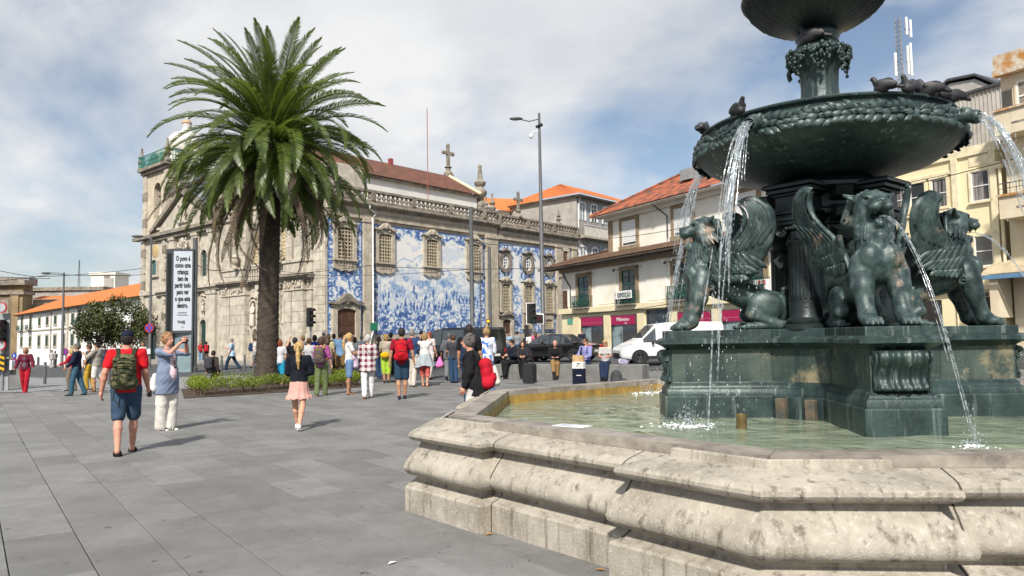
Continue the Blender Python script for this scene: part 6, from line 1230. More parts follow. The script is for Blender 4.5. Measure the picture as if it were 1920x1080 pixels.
ub = empty('utility_box', base_at(18, 29), 0, 'small white utility box with a green mark at far left', 'cabinet'); zc = ztop(18, 676, 29)-ub.location.z; MB().bbox(-.17, .17, -.1, .1, zc-.36, zc, .02).build('case', WHITE, ub); MB().bbox(-.5, .5, .12, .3, 0, zc-.36, .02).build('plinth', SEAT, ub); text('c', .22, GREEN, ub, Matrix.Translation((0, -.105, zc-.15)) @ Matrix.Rotation(R(90), 4, 'X'), 1, .006)
for i, (px, Y, lab) in enumerate(((20, 30.5, 'left of the woman in red trousers'), (86, 31, 'just right of the woman in red trousers'), (206, 30, 'hidden partly by the man in red polo'), (416, 38, 'left of the man walking in blue shirt'), (459, 39, 'right of the man walking in blue shirt'), (476, 36, 'close to the palm trunk on its left'))):
    bo = empty('bollard', base_at(px, Y), 0, 'slim dark metal bollard '+lab, 'bollard', 'metal bollards along the road'); MB().lathe([(.06, 0), (.055, .86), (.05, .9), (0, .91)], 10).build('post', POLE, bo, smooth=40); MB().lathe([(.062, .72), (.062, .78)], 10).build('band', STEEL, bo)
# advertising totem
tp = base_at(334, 40.5); zt_ = ztop(334, 466, 40.5)-tp.z; to = empty('advertising_totem', tp, R(0), 'tall dark framed advertising totem with a white text poster', 'sign'); px_m = lambda px: ony(px, 640, 40.5)[0]-tp.x
FRT = mat('totem_frame', (.06, .065, .072), .4); zb_ = ztop(334, 624, 40.5)-tp.z
xl, xm, xr = px_m(306), px_m(321), px_m(358); yb_ = 1.2
def vpanel(p0, p1, z0, z1, m, name, th=.06, parent=to):
    d = (Vector(p1)-Vector(p0)); n_ = Vector((d.y, -d.x)).normalized()*th; q = [Vector(p0), Vector(p1), Vector(p1)-n_, Vector(p0)-n_]; return MB().add([(p.x, p.y, z) for z in (z0, z1) for p in q], [(3, 2, 1, 0), (4, 5, 6, 7), (0, 1, 5, 4), (1, 2, 6, 5), (2, 3, 7, 6), (3, 0, 4, 7)]).build(name, m, parent, fix=True)
A_, B_, C_ = (xl, .2), (xm, 0), (xr, .25)
vpanel(B_, C_, zb_-.02, zt_, FRT, 'right_frame', .12); vpanel(A_, B_, zb_-.1, zt_, FRT, 'left_frame', .12)
dBC = (Vector(C_)-Vector(B_)); nBC = Vector((dBC.y, -dBC.x)).normalized(); mid = (Vector(B_)+Vector(C_))/2
POST = mat('poster_paper', (.47, .51, .57), .5, var=.04); ins = lambda t: Vector(B_)+dBC*t+nBC*.02
vpanel(ins(.07), ins(.93), zb_+.12, zt_-.14, POST, 'poster', .015); dAB = Vector(B_)-Vector(A_); nAB = Vector((dAB.y, -dAB.x)).normalized(); insA = lambda t: Vector(A_)+dAB*t+nAB*.02
vpanel(insA(.25), insA(.88), zb_+.1, zt_-.25, mat('black_panel', (.004, .004, .005), .6), 'dark_panel', .015)
INK = mat('poster_ink', (.012, .014, .02), .6); ang = math.atan2(dBC.y, dBC.x); hpos = zt_-zb_-.26
def ptext(body, zf, size, sx, off=0, dx=0): pm = mid+nBC*.03+dBC.normalized()*dx; return text(body, size, INK, to, Matrix.Translation((pm.x, pm.y, zb_+.12+hpos*zf)) @ Matrix.Rotation(ang, 4, 'Z') @ Matrix.Rotation(R(90), 4, 'X'), sx, off)
for i, ln in enumerate(('O povo é', 'como uma', 'criança;', 'tem de', 'partir tudo', 'para ver', 'o que esta', 'dentro.')): ptext(ln, .905-.0845*i, .37, .5, .014)
ptext('Georg Büchner', .225, .1, .7); ptext('A Morte de Danton', .195, .1, .7); ptext('TNSJ', .105, .2, .95, .008, -.06); ptext('▪ ▲', .045, .1, .7)
MB().box(xl, xr, .3, .5, 0, zb_).build('base', mat('totem_glass_base', (.22, .3, .33), .15), to); MB().box(xm-.05, xm+.02, .05, .5, 0, zb_).box(xr-.08, xr, .2, .6, 0, zb_).build('leg', FRT, to)
# ---------------------------------------------------------------- vehicles
def loft(stations, m, name, parent, smooth=35):           # stations: (x, [(y,z) half section from sill to roof])
    b = MB(); k = len(stations[0][1])
    for x, pr in stations: b.v += [(x, -y, z) for y, z in pr]+[(x, y, z) for y, z in reversed(pr)]
    n = 2*k
    for i in range(len(stations)-1):
        for j in range(n): b.f.append((i*n+j, i*n+(j+1) % n, (i+1)*n+(j+1) % n, (i+1)*n+j))
    b.f += [tuple(range(n)), tuple(range((len(stations)-1)*n, len(stations)*n))[::-1]]; return b.build(name, m, parent, smooth=smooth, fix=True)
TYRE = mat('tyre', (.015, .015, .016), .85); RIMM = mat('alloy', (.3, .3, .31), .35, metal=.8); CGL = mat('car_glass', (.05, .06, .065), .04, spec=1.0)
def wheel(t, x, y, r, rim=RIMM):
    w_ = MB().lathe([(r*.6, -.1), (r*.95, -.1), (r, -.06), (r, .06), (r*.95, .1), (r*.6, .1)], 24).build('wheel', TYRE, t, smooth=40); w_.location = (x, y, r); w_.rotation_euler = (R(90), 0, 0)
    b = MB().lathe([(r*.62, .085*-1), (r*.55, -.05), (r*.55, .05), (r*.62, .085)], 20)
    for sgn in (-1, 1):
        for k in range(5): a = k*1.2566; b.M = Matrix.Rotation(a, 4, 'Z'); b.box(-r*.07, r*.07, 0, r*.6, sgn*.07-.02, sgn*.07+.02)
        b.M = None
    b.build('rim', rim, w_)
def car(name, label, loc, rz, L, Wd, Ht, m, kind, cat='car'):
    t = empty(name, loc, rz, label, cat); h = Wd/2; st = []
    if kind == 'sedan':
        pf = [(-L/2, .42, .66, .70), (-L/2+.12, .3, .80, .86), (-L/2+.7, .25, .92, .98), (-L/2+1.0, .25, .93, 1.02), (-L/2+1.7, .25, .93, Ht-.04), (-L/2+2.3, .25, .92, Ht), (-L/2+3.0, .25, .91, Ht-.09), (-L/2+3.6, .25, .88, .98), (-L/2+4.1, .27, .8, .84), (L/2-.05, .35, .66, .7), (L/2, .42, .58, .6)]
    else:
        pf = [(-L/2, .4, .95, Ht-.12), (-L/2+.1, .28, 1.0, Ht-.02), (-L/2+1.2, .26, 1.02, Ht), (-L/2+2.7, .26, 1.02, Ht-.01), (-L/2+3.3, .26, 1.02, Ht-.10), (-L/2+3.95, .26, 1.02, 1.22), (-L/2+4.45, .28, .95, 1.0), (L/2-.08, .34, .78, .8), (L/2, .42, .66, .68)]
    for i, (x, zs, zw, zr) in enumerate(pf):
        e = .80 if i in (0, len(pf)-1) else (.94 if i in (1, len(pf)-2) else 1); cab = max(0, zr-zw); tw = h*e*(1-.0*(cab > 0))-(.17 if kind == 'sedan' else .12)*min(1, cab/.4)
        st.append((x, [(h*e*.92, zs), (h*e, zs+.12), (h*e, zw-.12), (h*e*.97, zw), (tw+.01, zw+cab*.88 if cab > .05 else zr-.004), (tw*.9, zr)]))
    loft(st, m, 'body', t)
    def inset(q, f=.1, out=.008):
        q = [Vector(p) for p in q]; c = sum(q, Vector())/4; nrm = (q[1]-q[0]).cross(q[3]-q[0]).normalized()
        if nrm.dot(c-Vector((c.x*.3, 0, .8))) < 0: nrm = -nrm
        return [p.lerp(c, f)+nrm*out for p in q]
    sidew, frontw, rearw = ((3, 4, 5, 6), (6, ), (3, )) if kind == 'sedan' else (((2, 3, 4) if kind == 'suv' else (4, )), (4, ), ())
    for i in sidew:
        for sy in (-1, 1):
            a, b = st[i], st[i+1]; q = [(a[0], sy*a[1][3][0], a[1][3][1]), (b[0], sy*b[1][3][0], b[1][3][1]), (b[0], sy*b[1][4][0], b[1][4][1]), (a[0], sy*a[1][4][0], a[1][4][1])]; MB().add(inset(q, .07), [(0, 1, 2, 3)]).build('side_window', CGL, t)
    for i in frontw+rearw:
        a, b = st[i], st[i+1]; q = [(a[0], -a[1][5][0], a[1][5][1]), (a[0], a[1][5][0], a[1][5][1]), (b[0], b[1][5][0], b[1][5][1]), (b[0], -b[1][5][0], b[1][5][1])]; MB().add(inset(q, .06), [(0, 1, 2, 3)]).build('windscreen' if i in frontw else 'rear_window', CGL, t)
    r = .33; wx = (L/2-.85, -L/2+.9)
    for x in wx:
        for sy in (-1, 1): wheel(t, x, sy*(h-.03), r, RIMM if kind != 'van' else mat('steel_rim', (.05, .05, .055), .5)); ar = MB().lathe([(0, 0), (r*1.2, 0)], 20, a0=-.35, a1=math.pi+.35).build('wheel_arch', BLACK, t); ar.location = (x, sy*(h+.004), r); ar.rotation_euler = (R(90), 0, 0)
    for sy in (-1, 1):
        MB().bbox(-L/2-.01, -L/2+.22, sy*h*.78-.16, sy*h*.78+.16, .68, .86, .03).build('tail_light', mat('tail_light', (.45, .012, .012), .25), t); MB().ell((L/2-.22, sy*h*.74, .72), (.2, .14, .08)).build('headlight', PALEGLASS, t, smooth=180)
        MB().ell((L/2-1.45 if kind != 'sedan' else .45, sy*(h+.1), 1.02), (.07, .11, .08)).build('mirror', BLACK if kind == 'van' else m, t, smooth=180); MB().box(-.3, -.08, sy*(h+.003)-.01, sy*(h+.003)+.01, .84, .87).build('door_handle', BLACK if kind == 'van' else m, t); MB().box(-L/2+1.2, L/2-1.2, sy*(h+.002)-.012, sy*(h+.002)+.012, .3, .42).build('side_trim', BLACK, t)
        for xx in ((.35, -.65) if kind != 'van' else (.55, -.35)): MB().box(xx, xx+.012, sy*(h+.002)-.004, sy*(h+.002)+.004, .4, .9 if kind != 'van' else 1.8).build('door_seam', BLACK, t)
    MB().bbox(L/2-.03, L/2+.02, -h*.6, h*.6, .3, .56, .01).build('grille', BLACK, t); MB().box(-L/2-.015, -L/2+.03, -.26, .26, .5, .61).build('number_plate', WHITE, t)
    return t
CARB = mat('black_car_paint', (.008, .008, .009), .18, var=.1, coat=.6); VANW = mat('white_van_paint', (.8, .81, .82), .25, var=.03, coat=.5)
def at(px, Y, up=0): p = base_at(px, Y); p.z += up; return p
car('black_sedan', 'glossy black saloon car parked behind the people on the seat wall', at(1047, 39.5), R(148), 4.5, 1.78, 1.46, CARB, 'sedan')
car('black_people_carrier', 'black people carrier stopped behind the crowd before the tile panel', at(862, 36), R(140), 4.7, 1.9, 1.86, CARB, 'suv')
car('white_van', 'white delivery van parked in front of the shops behind the fountain', at(1252, 35), R(186), 4.95, 1.95, 1.95, VANW, 'van', 'van')
# ---------------------------------------------------------------- people
SK = {'a': mat('skin_light', (.58, .33, .22), .55, (.5, .27, .18), scale=12, spec=.3), 'b': mat('skin_tan', (.43, .23, .14), .55, (.36, .19, .115), scale=12, spec=.3), 'c': mat('skin_pink', (.56, .29, .21), .55, (.48, .24, .17), scale=12, spec=.3)}
def cloth(c, name=None, **k):
    nm = name or 'cloth_%d_%d_%d' % tuple(int(x*255) for x in c)
    return mat(nm, c, .88, tuple(x*.72 for x in c), scale=7, bump=.6, bscale=9, spec=.2, **k)
HAIR = {'grey': (.28, .26, .24), 'white': (.55, .53, .5), 'blond': (.55, .36, .14), 'dkblond': (.36, .23, .1), 'brown': (.07, .035, .02), 'dark': (.018, .013, .011), 'red': (.26, .065, .02), 'auburn': (.38, .2, .09), 'grizzle': (.13, .12, .115)}
def hairm(k): return mat('hair_'+k, HAIR[k], .55, tuple(x*.55 for x in HAIR[k]), scale=18, bump=.9, bscale=45, spec=.4)
def fabric_pattern(name, c1, c2, kind, s_):
    if name in MATS: return MATS[name]
    m = cloth(c1, name); t = m.node_tree; b = t.nodes['Principled BSDF']; L = t.links; tcn = N('ShaderNodeTexCoord', t); mixc = N('ShaderNodeMixRGB', t); mixc.inputs[1].default_value = (*c1, 1); mixc.inputs[2].default_value = (*c2, 1)
    if kind in ('stripe', 'plaid'):
        sp_ = N('ShaderNodeSeparateXYZ', t); L.new(tcn.outputs['Object'], sp_.inputs[0]); fs = []
        for ax in (('Z',) if kind == 'stripe' else ('Z', 'X', 'Y')):
            mu = N('ShaderNodeMath', t, operation='MULTIPLY'); mu.inputs[1].default_value = s_*(1 if ax != 'Y' else .0); L.new(sp_.outputs[ax], mu.inputs[0]); fr = N('ShaderNodeMath', t, operation='FRACT'); L.new(mu.outputs[0], fr.inputs[0]); gt = N('ShaderNodeMath', t, operation='GREATER_THAN'); gt.inputs[1].default_value = .52; L.new(fr.outputs[0], gt.inputs[0]); fs.append(gt)
        if kind == 'stripe': L.new(fs[0].outputs[0], mixc.inputs[0])
        else:
            ad = N('ShaderNodeMath', t, operation='ADD'); L.new(fs[0].outputs[0], ad.inputs[0]); L.new(fs[1].outputs[0], ad.inputs[1]); hf = N('ShaderNodeMath', t, operation='MULTIPLY'); hf.inputs[1].default_value = .5; L.new(ad.outputs[0], hf.inputs[0]); L.new(hf.outputs[0], mixc.inputs[0])
    else:
        nz = N('ShaderNodeTexNoise', t) if kind == 'noise' else N('ShaderNodeTexVoronoi', t); nz.inputs['Scale'].default_value = s_; L.new(tcn.outputs['Object'], nz.inputs[0]); rp = N('ShaderNodeValToRGB', t); rp.color_ramp.elements[0].position = .46 if kind == 'noise' else .1; rp.color_ramp.elements[1].position = .54 if kind == 'noise' else .3; L.new(nz.outputs[0], rp.inputs[0]); L.new(rp.outputs[0], mixc.inputs[0])
    L.new(mixc.outputs[0], b.inputs['Base Color']); return m
CAMO = fabric_pattern('camouflage', (.03, .038, .018), (.13, .122, .065), 'noise', 13); PLAID = fabric_pattern('plaid_cloth', (.62, .58, .57), (.13, .01, .035), 'plaid', 6.5); FLORAL = fabric_pattern('floral_cloth', (.7, .72, .78), (.03, .14, .5), 'noise', 7); STRIPE = fabric_pattern('striped_cloth', (.62, .61, .58), (.12, .12, .12), 'stripe', 24); PINKSK = fabric_pattern('pink_print', (.74, .58, .52), (.55, .3, .26), 'vor', 34); BLUEPR = fabric_pattern('blue_print', (.25, .42, .6), (.5, .62, .72), 'noise', 16); PSTR = fabric_pattern('pale_stripe', (.72, .6, .64), (.62, .42, .48), 'stripe', 30)
NAVY, DENIM, JEAN, WHT, BLK, KHA = cloth((.012, .016, .035)), cloth((.06, .11, .19)), cloth((.03, .065, .13)), cloth((.72, .71, .69)), cloth((.012, .012, .014)), cloth((.27, .17, .07))
def rotx(v, a): c, s_ = math.cos(a), math.sin(a); return Vector((v.x, v.y*c-v.z*s_, v.y*s_+v.z*c))
def person(label, pos, face, h=1.7, sex='m', top=None, tlen='short', tm=None, bot='pants', bm=None, hair='short', hc='dark', skin='a', shoes=(.02, .02, .02), legL=(8, 10), legR=(-8, 6), armL=(5, 8, 15, 0), armR=(5, 8, 15, 0), lean=0, fat=0, sit=0, hem=.86, cap=None, glasses=False, sock=None, turn=0, sole=None, feet='shoe', cat='person', grp=None):
    if not sit: face = face+math.degrees(math.atan2(-pos[0], pos[1]))
    # pose: leg = (thigh forward, knee bend); arm = (forward, outward, elbow, inward) in degrees; faces local +Y
    d = max(5, Vector((pos[0], pos[1])).length); vox = min(.034, max(.0115, d*.00088)); k_ = h/1.75; fem = sex == 'f'
    sw, hw = (.165, .095) if fem else (.19, .088); hz = .93 if not sit else .93
    def UP(x, y, z): v = rotx(Vector((x, y, z-.95)), -R(lean)); return Vector((v.x, v.y, v.z+.95))
    J = {}
    for sgn, (th, kn), nm in ((-1, legL, 'L'), (1, legR, 'R')):
        hp = Vector((sgn*hw, 0, .92)); kd = rotx(Vector((sgn*.01, 0, -.43)), R(th)); ke = hp+kd; ke.x *= .86; ad_ = rotx(Vector((0, 0, -.42)), R(th-kn)); an = ke+ad_; an.x *= .72; J[nm] = (hp, ke, an, th-kn)
    for sgn, (pf, ab, el, inw), nm in ((-1, armL, 'l'), (1, armR, 'r')):
        sh = UP(sgn*sw, -.005, 1.425); u = Vector((sgn*math.sin(R(ab)), 0, -math.cos(R(ab)))); u = rotx(u, R(pf-lean)); eb = sh+u*.285; f = rotx(Vector((sgn*math.sin(R(ab)*.6), 0, -math.cos(R(ab)))), R(pf+el-lean)); f = (f+Vector((-sgn*math.sin(R(inw)), 0, 0))).normalized(); wr = eb+f*.245; J[nm] = (sh, eb, wr, f, sgn)
    low = min(J['L'][2].z, J['R'][2].z)-.075; zoff = -low if not sit else sit/k_-.83
    hd = UP(0, .015, 1.635); nk = UP(0, -.01, 1.47)
    skm = SK[skin]; s = Sdf(); K = .03
    s.ell(hd+Vector((0, -.005, .02)), (.075, .094, .098), .02).ell(hd+Vector((0, .028, -.055)), (.055, .062, .062), .03).cap(nk-Vector((0, 0, .05)), hd-Vector((0, .02, .06)), .056, .052, .03)
    s.ell(hd+Vector((0, .10, -.015)), (.014, .022, .024), .012)
    for q in (-1, 1): s.ell(hd+Vector((q*.076, -.005, -.01)), (.012, .022, .032), .008)
    s.ell(UP(0, 0, 1.30), (.15, .10, .19), K).ell(UP(0, 0, 1.08), (.135, .095, .17), K).ell(Vector((0, 0, .95)), (.155, .105, .12), K)
    for nm in 'lr':
        sh, eb, wr, f, q = J[nm]; am = .92 if fem else 1.0
        s.chain([(sh, .056*am), (sh.lerp(eb, .5), .048*am), (eb, .040*am)], K).chain([(eb, .040*am), (eb.lerp(wr, .35), .042*am), (wr, .028*am)], .015).ell(wr+f*.06, (.030, .040, .044), .015)
    for nm in 'LR':
        hp, ke, an, fa = J[nm]; s.chain([(hp, .085), (hp.lerp(ke, .5), .075), (ke, .054)], K).chain([(ke, .054), (ke.lerp(an, .3)+Vector((0, -.018, 0)), .056), (ke.lerp(an, .7), .042), (an, .036)], .02)
        fd = rotx(Vector((0, 1, -.12)), R(min(0, fa)*.75)).normalized(); s.cap(an+Vector((0, -.02, -.03)), an+fd*.15+Vector((0, 0, -.05)), .035, .026, .02); J[nm+'f'] = fd
    me = s.mesh(vox, 'person', skm); fb = MB()
    if d < 30:
        for nm in 'lr':
            sh, eb, wr, f, q = J[nm]; side = f.cross(Vector((q, 0, 0))); side = (Vector((0, 1, 0))-f*f.y).normalized() if abs(f.y) < .9 else Vector((0, 0, 1)); inn = Vector((-q, 0, 0)); inn = (inn-f*inn.dot(f)).normalized(); base = wr+f*.085
            for i, ln in enumerate((.072, .08, .075, .06)): o_ = side*(.030-.02*i); p0 = base+o_; p1 = p0+f*ln*.5+inn*.012; p2 = p1+(f*.6+inn*.8).normalized()*ln*.5; fb.tube([p0-f*.02, p0, p1, p2], [.0095, .0095, .009, .007], 6)
            p0 = wr+f*.035+side*.03; p1 = p0+(f*.5+side*.8).normalized()*.04; fb.tube([p0-side*.015, p0, p1, p1+(f*.9+inn*.4).normalized()*.03], [.012, .012, .010, .008], 6)
        join_mesh(me, fb)
    root = mobj('person', me); tag(root, label, cat, grp); PM = {}
    def part(nm, me_):
        if d < 26 and nm in ('shirt', 'jacket', 'cardigan', 'trousers', 'shorts', 'skirt'):
            n_ = len(me_.vertices); co = np.empty(n_*3, np.float32); me_.vertices.foreach_get('co', co); co = co.reshape(-1, 3); no = np.array([v_.normal for v_ in me_.vertices]); x, y, z = co.T; sd = len(label)
            f_ = np.sin(z*38+6*np.sin(x*9+sd)+5*np.sin(y*11))*.5+np.sin(z*61+x*47+4*np.sin(y*19+sd))*.3+np.sin(x*33-z*22+sd)*.3
            co += no*(f_*{'skirt': .002, 'trousers': .003 if bot != 'wide' else .0012, 'shorts': .0035}.get(nm, .0055))[:, None]; me_.vertices.foreach_set('co', co.astype(np.float32).ravel()); me_.update()
        return mobj(nm, me_, root)
    # trousers / shorts / skirt
    bm = bm or DENIM; s = Sdf(); e = .016
    cut = {'pants': 2, 'wide': 2, 'shorts': .5, 'capri': .62, 'tight': 2, 'brief': .3}
    if bot != 'skirt':
        s.ell(Vector((0, 0, .95)), (.165+fat*.5, .122+fat*.6, .13), K)
        for nm in 'LR':
            hp, ke, an, fa = J[nm]; w_ = {'wide': .03, 'tight': .006, 'shorts': .014, 'pants': .008, 'capri': .008, 'brief': .01}[bot]
            c0 = cut[bot]; s.cap(hp, ke if c0 >= .55 or sit else hp.lerp(ke, min(1, c0*1.75)), .1+w_*.5+fat*.2, .077+w_, K)
            if c0 == 2: s.cap(ke, an+Vector((0, -.008, .0)), .078+w_*.8, .06+w_*1.5, .02)
            elif bot == 'capri': s.cap(ke, ke.lerp(an, .35), .077, .074, .02)
        part('trousers' if cut[bot] == 2 else 'shorts', s.mesh(vox, 'trousers', bm))
    else:
        b = MB(); n = 48; rings_ = [(1.02, .135, .0), (.92, .17, .008), (.80, .19, .016), (.70, .205, .022), (.695, .222, .03), (.635, .235, .04)]
        for z, r, am in rings_:
            for i in range(n): a = 2*math.pi*i/n; q = r+am*.5*math.sin(a*11)+am*.4*math.sin(a*7+1); b.v.append((q*math.cos(a)*1.0, q*math.sin(a)*.85, z+.012*math.sin(a*11)*(z < .7)))
        for j in range(len(rings_)-1):
            for i in range(n): b.f.append((j*n+i, j*n+(i+1) % n, (j+1)*n+(i+1) % n, (j+1)*n+i))
        part('skirt', b.mesh('skirt', bm, smooth=180))
    # top
    tm = tm or WHT; s = Sdf(); ex = {'jacket': .02, 'loose': .026, 'tee': .008, 'short': .008, 'long': .01, 'tank': .006, 'cardigan': .026}.get(top or 'tee', .008)
    sd_ = sw/.19
    s.ell(UP(0, -.005, 1.31), (.172*sd_+ex, .118+ex+fat*.3, .19), K).ell(UP(0, .005+fat*.25, 1.08), (.148*(1 if fem else 1.08)+ex+fat*.7, .112+ex+fat, .2), .05).cap(UP(-sw*.8, -.01, 1.41), UP(sw*.8, -.01, 1.41), .062+ex*.5, None, .03)
    if fem: s.ell(UP(0, .085, 1.27), (.13, .06, .07), .03)
    s.ell(UP(0, 0, .93), (.165+ex+fat*.6, .122+ex+fat*.6, .15), .05)
    if top == 'cardigan' or hem < .8: s.cap(UP(-.05, -.01, .95), UP(-.06, -.02, hem), .15+ex*.5, .17, .05).cap(UP(.05, -.01, .95), UP(.06, -.02, hem), .15+ex*.5, .17, .05)
    for nm in 'lr':
        if top == 'tank': continue
        sh, eb, wr, f, q = J[nm]; s.cap(sh, sh.lerp(eb, .62 if tlen == 'short' else 1), .064+ex*.8, .058+ex*.8, .025)
        if tlen == 'long': s.cap(eb, eb.lerp(wr, .9), .055+ex*.8, .044+ex*.5, .02)
        if tlen == 'half': s.cap(sh.lerp(eb, .6), eb, .06+ex, .056+ex, .02)
    s.cut((0, 0, hem), (0, 0, -1)); s.cut(tuple(UP(0, .03, 1.475)), tuple(rotx(Vector((0, .35, 1)), -R(lean))))
    part({'jacket': 'jacket', 'cardigan': 'cardigan'}.get(top, 'shirt'), s.mesh(vox, 'shirt', tm))
    # hair, cap
    if cap:
        s = Sdf(); s.ell(hd+Vector((0, -.008, .035)), (.086, .104, .09), .01).cap(hd+Vector((-.03, .09, .05)), hd+Vector((.03, .09, .05)), .02, None, .02).ell(hd+Vector((0, .13, .045)), (.07, .07, .012), .02); s.cut(tuple(hd+Vector((0, 0, .025))), (0, 0, -1)); part('cap', s.mesh(max(vox*.8, .01), 'cap', cap))
    if hair != 'none':
        s = Sdf(); c = hd+Vector((0, -.016, .026)); bald = hair == 'bald'
        s.ell(c, (.087, .102, .103), .01)
        if hair == 'short': s.ell(hd+Vector((0, -.05, -.03)), (.07, .06, .07), .03)
        if hair in ('bob', 'curly', 'long', 'ponytail', 'bun'): s.ell(hd+Vector((0, -.03, -.01)), (.094, .09, .09), .03)
        if hair == 'bob': s.ell(hd+Vector((0, -.035, -.07)), (.1, .075, .07), .03)
        if hair == 'curly':
            rr = random.Random(3)
            for i in range(26): a = rr.uniform(0, 6.28); el = rr.uniform(-.4, 1.4); s.ell(c+Vector((.092*math.cos(a)*math.cos(el), -.01+.09*math.sin(a)*math.cos(el)*(1 if math.sin(a) < .3 else .6), .1*math.sin(el))), (.03, .03, .028), .012)
        if hair == 'long': s.chain([(hd+Vector((0, -.06, -.02)), .085), (UP(0, -.10, 1.45), .085), (UP(0, -.12, 1.28), .05)], .03)
        if hair == 'ponytail': s.ell(hd+Vector((0, -.12, .03)), (.035, .04, .035), .02).chain([(hd+Vector((0, -.14, .02)), .03), (UP(.01, -.16, 1.5), .042), (UP(.015, -.165, 1.38), .038), (UP(.02, -.15, 1.22), .012)], .02)
        if hair == 'bun': s.ell(hd+Vector((0, -.06, .12)), (.05, .05, .045), .02)
        if not bald: s.ell(hd+Vector((0, .10, -.045)), (.068, .085, .082), .012, sub=True)
        else: s.ell(hd+Vector((0, .03, .07)), (.095, .12, .075), .02, sub=True); s.ell(hd+Vector((0, .1, -.02)), (.1, .09, .12), .012, sub=True)
        if cap: s.cut(tuple(hd+Vector((0, 0, .03))), (0, 0, 1))
        hb = s.mesh(max(vox*.8, .009), 'hair', hairm(hc)); part('hair', hb)
    # face
    if d < 34 and abs(((face+180) % 360)-180) > 50:
        for q in (-1, 1): part('eye', MB().ell(hd+Vector((q*.031, .083, .008)), (.012, .008, .007), 8, 5).mesh('eye', mat('eye_dark', (.03, .02, .015), .3), 180))
        part('mouth', MB().ell(hd+Vector((0, .083, -.068)), (.024, .008, .006), 8, 5).mesh('mouth', mat('lips', (.35, .12, .1), .5), 180))
    if glasses:
        gm_ = MB().ell(hd+Vector((-.034, .093, .01)), (.028, .008, .02), 10, 6).ell(hd+Vector((.034, .093, .01)), (.028, .008, .02), 10, 6).tube([hd+Vector((-.075, -.01, .015)), hd+Vector((-.066, .07, .015)), hd+Vector((0, .1, .015)), hd+Vector((.066, .07, .015)), hd+Vector((.075, -.01, .015))], .005, 5); part('sunglasses', gm_.mesh('sunglasses', BLACK, 60))
    # shoes
    shm = cloth(shoes)
    for nm in 'LR':
        hp, ke, an, fa = J[nm]; fd = J[nm+'f']; s = Sdf(); a0 = an+Vector((0, -.025, -.035)); a1 = an+fd*.155+Vector((0, 0, -.047))
        if feet == 'shoe':
            s.cap(a0, a1, .043, .034, .02).cap(a0+Vector((0, .005, .03)), a0.lerp(a1, .4)+Vector((0, 0, .02)), .04, .035, .02); part('shoe', s.mesh(min(vox, .016), 'shoe', shm))
            if sole: b = MB(); b.tube([a0-Vector((0, .01, .03)), a1-Vector((0, -.01, .02))], .045, 8, flat=.35, up=(0, 0, 1)); part('sole', b.mesh('sole', cloth(sole), 60))
        else:
            b = MB(); b.tube([a0-Vector((0, .015, .035)), a1-Vector((0, -.02, .025))], .048, 10, flat=.3, up=(0, 0, 1))
            for t in (.12, .5, .8): p = a0.lerp(a1, t); b.tube([p+Vector((-.045, 0, -.03)), p+Vector((-.035, 0, .02)), p+Vector((0, .01, .042)), p+Vector((.035, 0, .02)), p+Vector((.045, 0, -.03))], .012, 5)
            part('sandal', b.mesh('sandal', shm, 60))
        if sock: s = Sdf(); s.cap(an+Vector((0, 0, -.02)), an.lerp(ke, .16), .042, .045, .01).cap(a0, a1, .038, .03, .02); part('sock', s.mesh(min(vox, .016), 'sock', cloth(sock)))
    root.location = (pos[0], pos[1], pos[2]+zoff*k_ if not sit else pos[2]+zoff*k_); root.rotation_euler = (0, 0, R(face)); root.scale = (k_, k_, k_)
    root['_'] = 0; del root['_']
    return root, J, UP, hd, vox
def carried(P, name, label, cat, me):                     # a thing carried by a person: stands in the person's frame
    r = P[0]; o = mobj(name, me); o.location = r.location; o.rotation_euler = r.rotation_euler; o.scale = r.scale; return tag(o, label, cat)
def backpack(P, label, m, m2=None, sx=1, sy=1, straps=True, tilt=0, drop=0):
    UP, vox = P[2], max(.011, P[4]*.8); s = Sdf(); y = -.22-.0; s.ell(UP(0, y, 1.22-drop), (.15*sx, .095*sy, .23), .04).cap(UP(-.08*sx, y, 1.05-drop), UP(.08*sx, y, 1.05-drop), .095*sy, None, .04).cap(UP(-.07*sx, y+.01, 1.36-drop), UP(.07*sx, y+.01, 1.36-drop), .075*sy, None, .04)
    s.ell(UP(0, y-.08*sy, 1.12-drop), (.11*sx, .055*sy, .09), .02)
    o = carried(P, 'backpack', label, 'backpack', s.mesh(vox, 'backpack', m)); b = MB()
    for q in (-1, 1): b.tube([UP(q*.085, -.15, 1.40-drop), UP(q*.105, -.06, 1.49), UP(q*.115, .06, 1.47), UP(q*.13, .135, 1.36), UP(q*.145, .10, 1.18), UP(q*.14, -.1, 1.05-drop)], .03, 6, flat=.3)
    if m is CAMO:
        for zz_ in (1.02, 1.1, 1.16, 1.28, 1.36): b.tube([UP(-.15, y-.03, zz_-drop), UP(-.08, y-.125, zz_-drop), UP(.08, y-.125, zz_-drop), UP(.15, y-.03, zz_-drop)], .012, 5, flat=.5)
        b.tube([UP(-.1, -.2, 1.0-drop), UP(-.13, -.26, .8), UP(.02, -.28, .66), UP(.0, -.27, .62)], .016, 5, flat=.4)
    mobj('strap', b.mesh('strap', m2 or m, 60), o); z = MB().tube([UP(-.1*sx, y-.105*sy, 1.17-drop), UP(0, y-.135*sy, 1.2-drop), UP(.1*sx, y-.105*sy, 1.17-drop)], .008, 5).tube([UP(-.12*sx, y-.06*sy, 1.34-drop), UP(0, y-.085*sy, 1.4-drop), UP(.12*sx, y-.06*sy, 1.34-drop)], .008, 5); mobj('zip', z.mesh('zip', m2 or BLACK, 60), o)
    return o
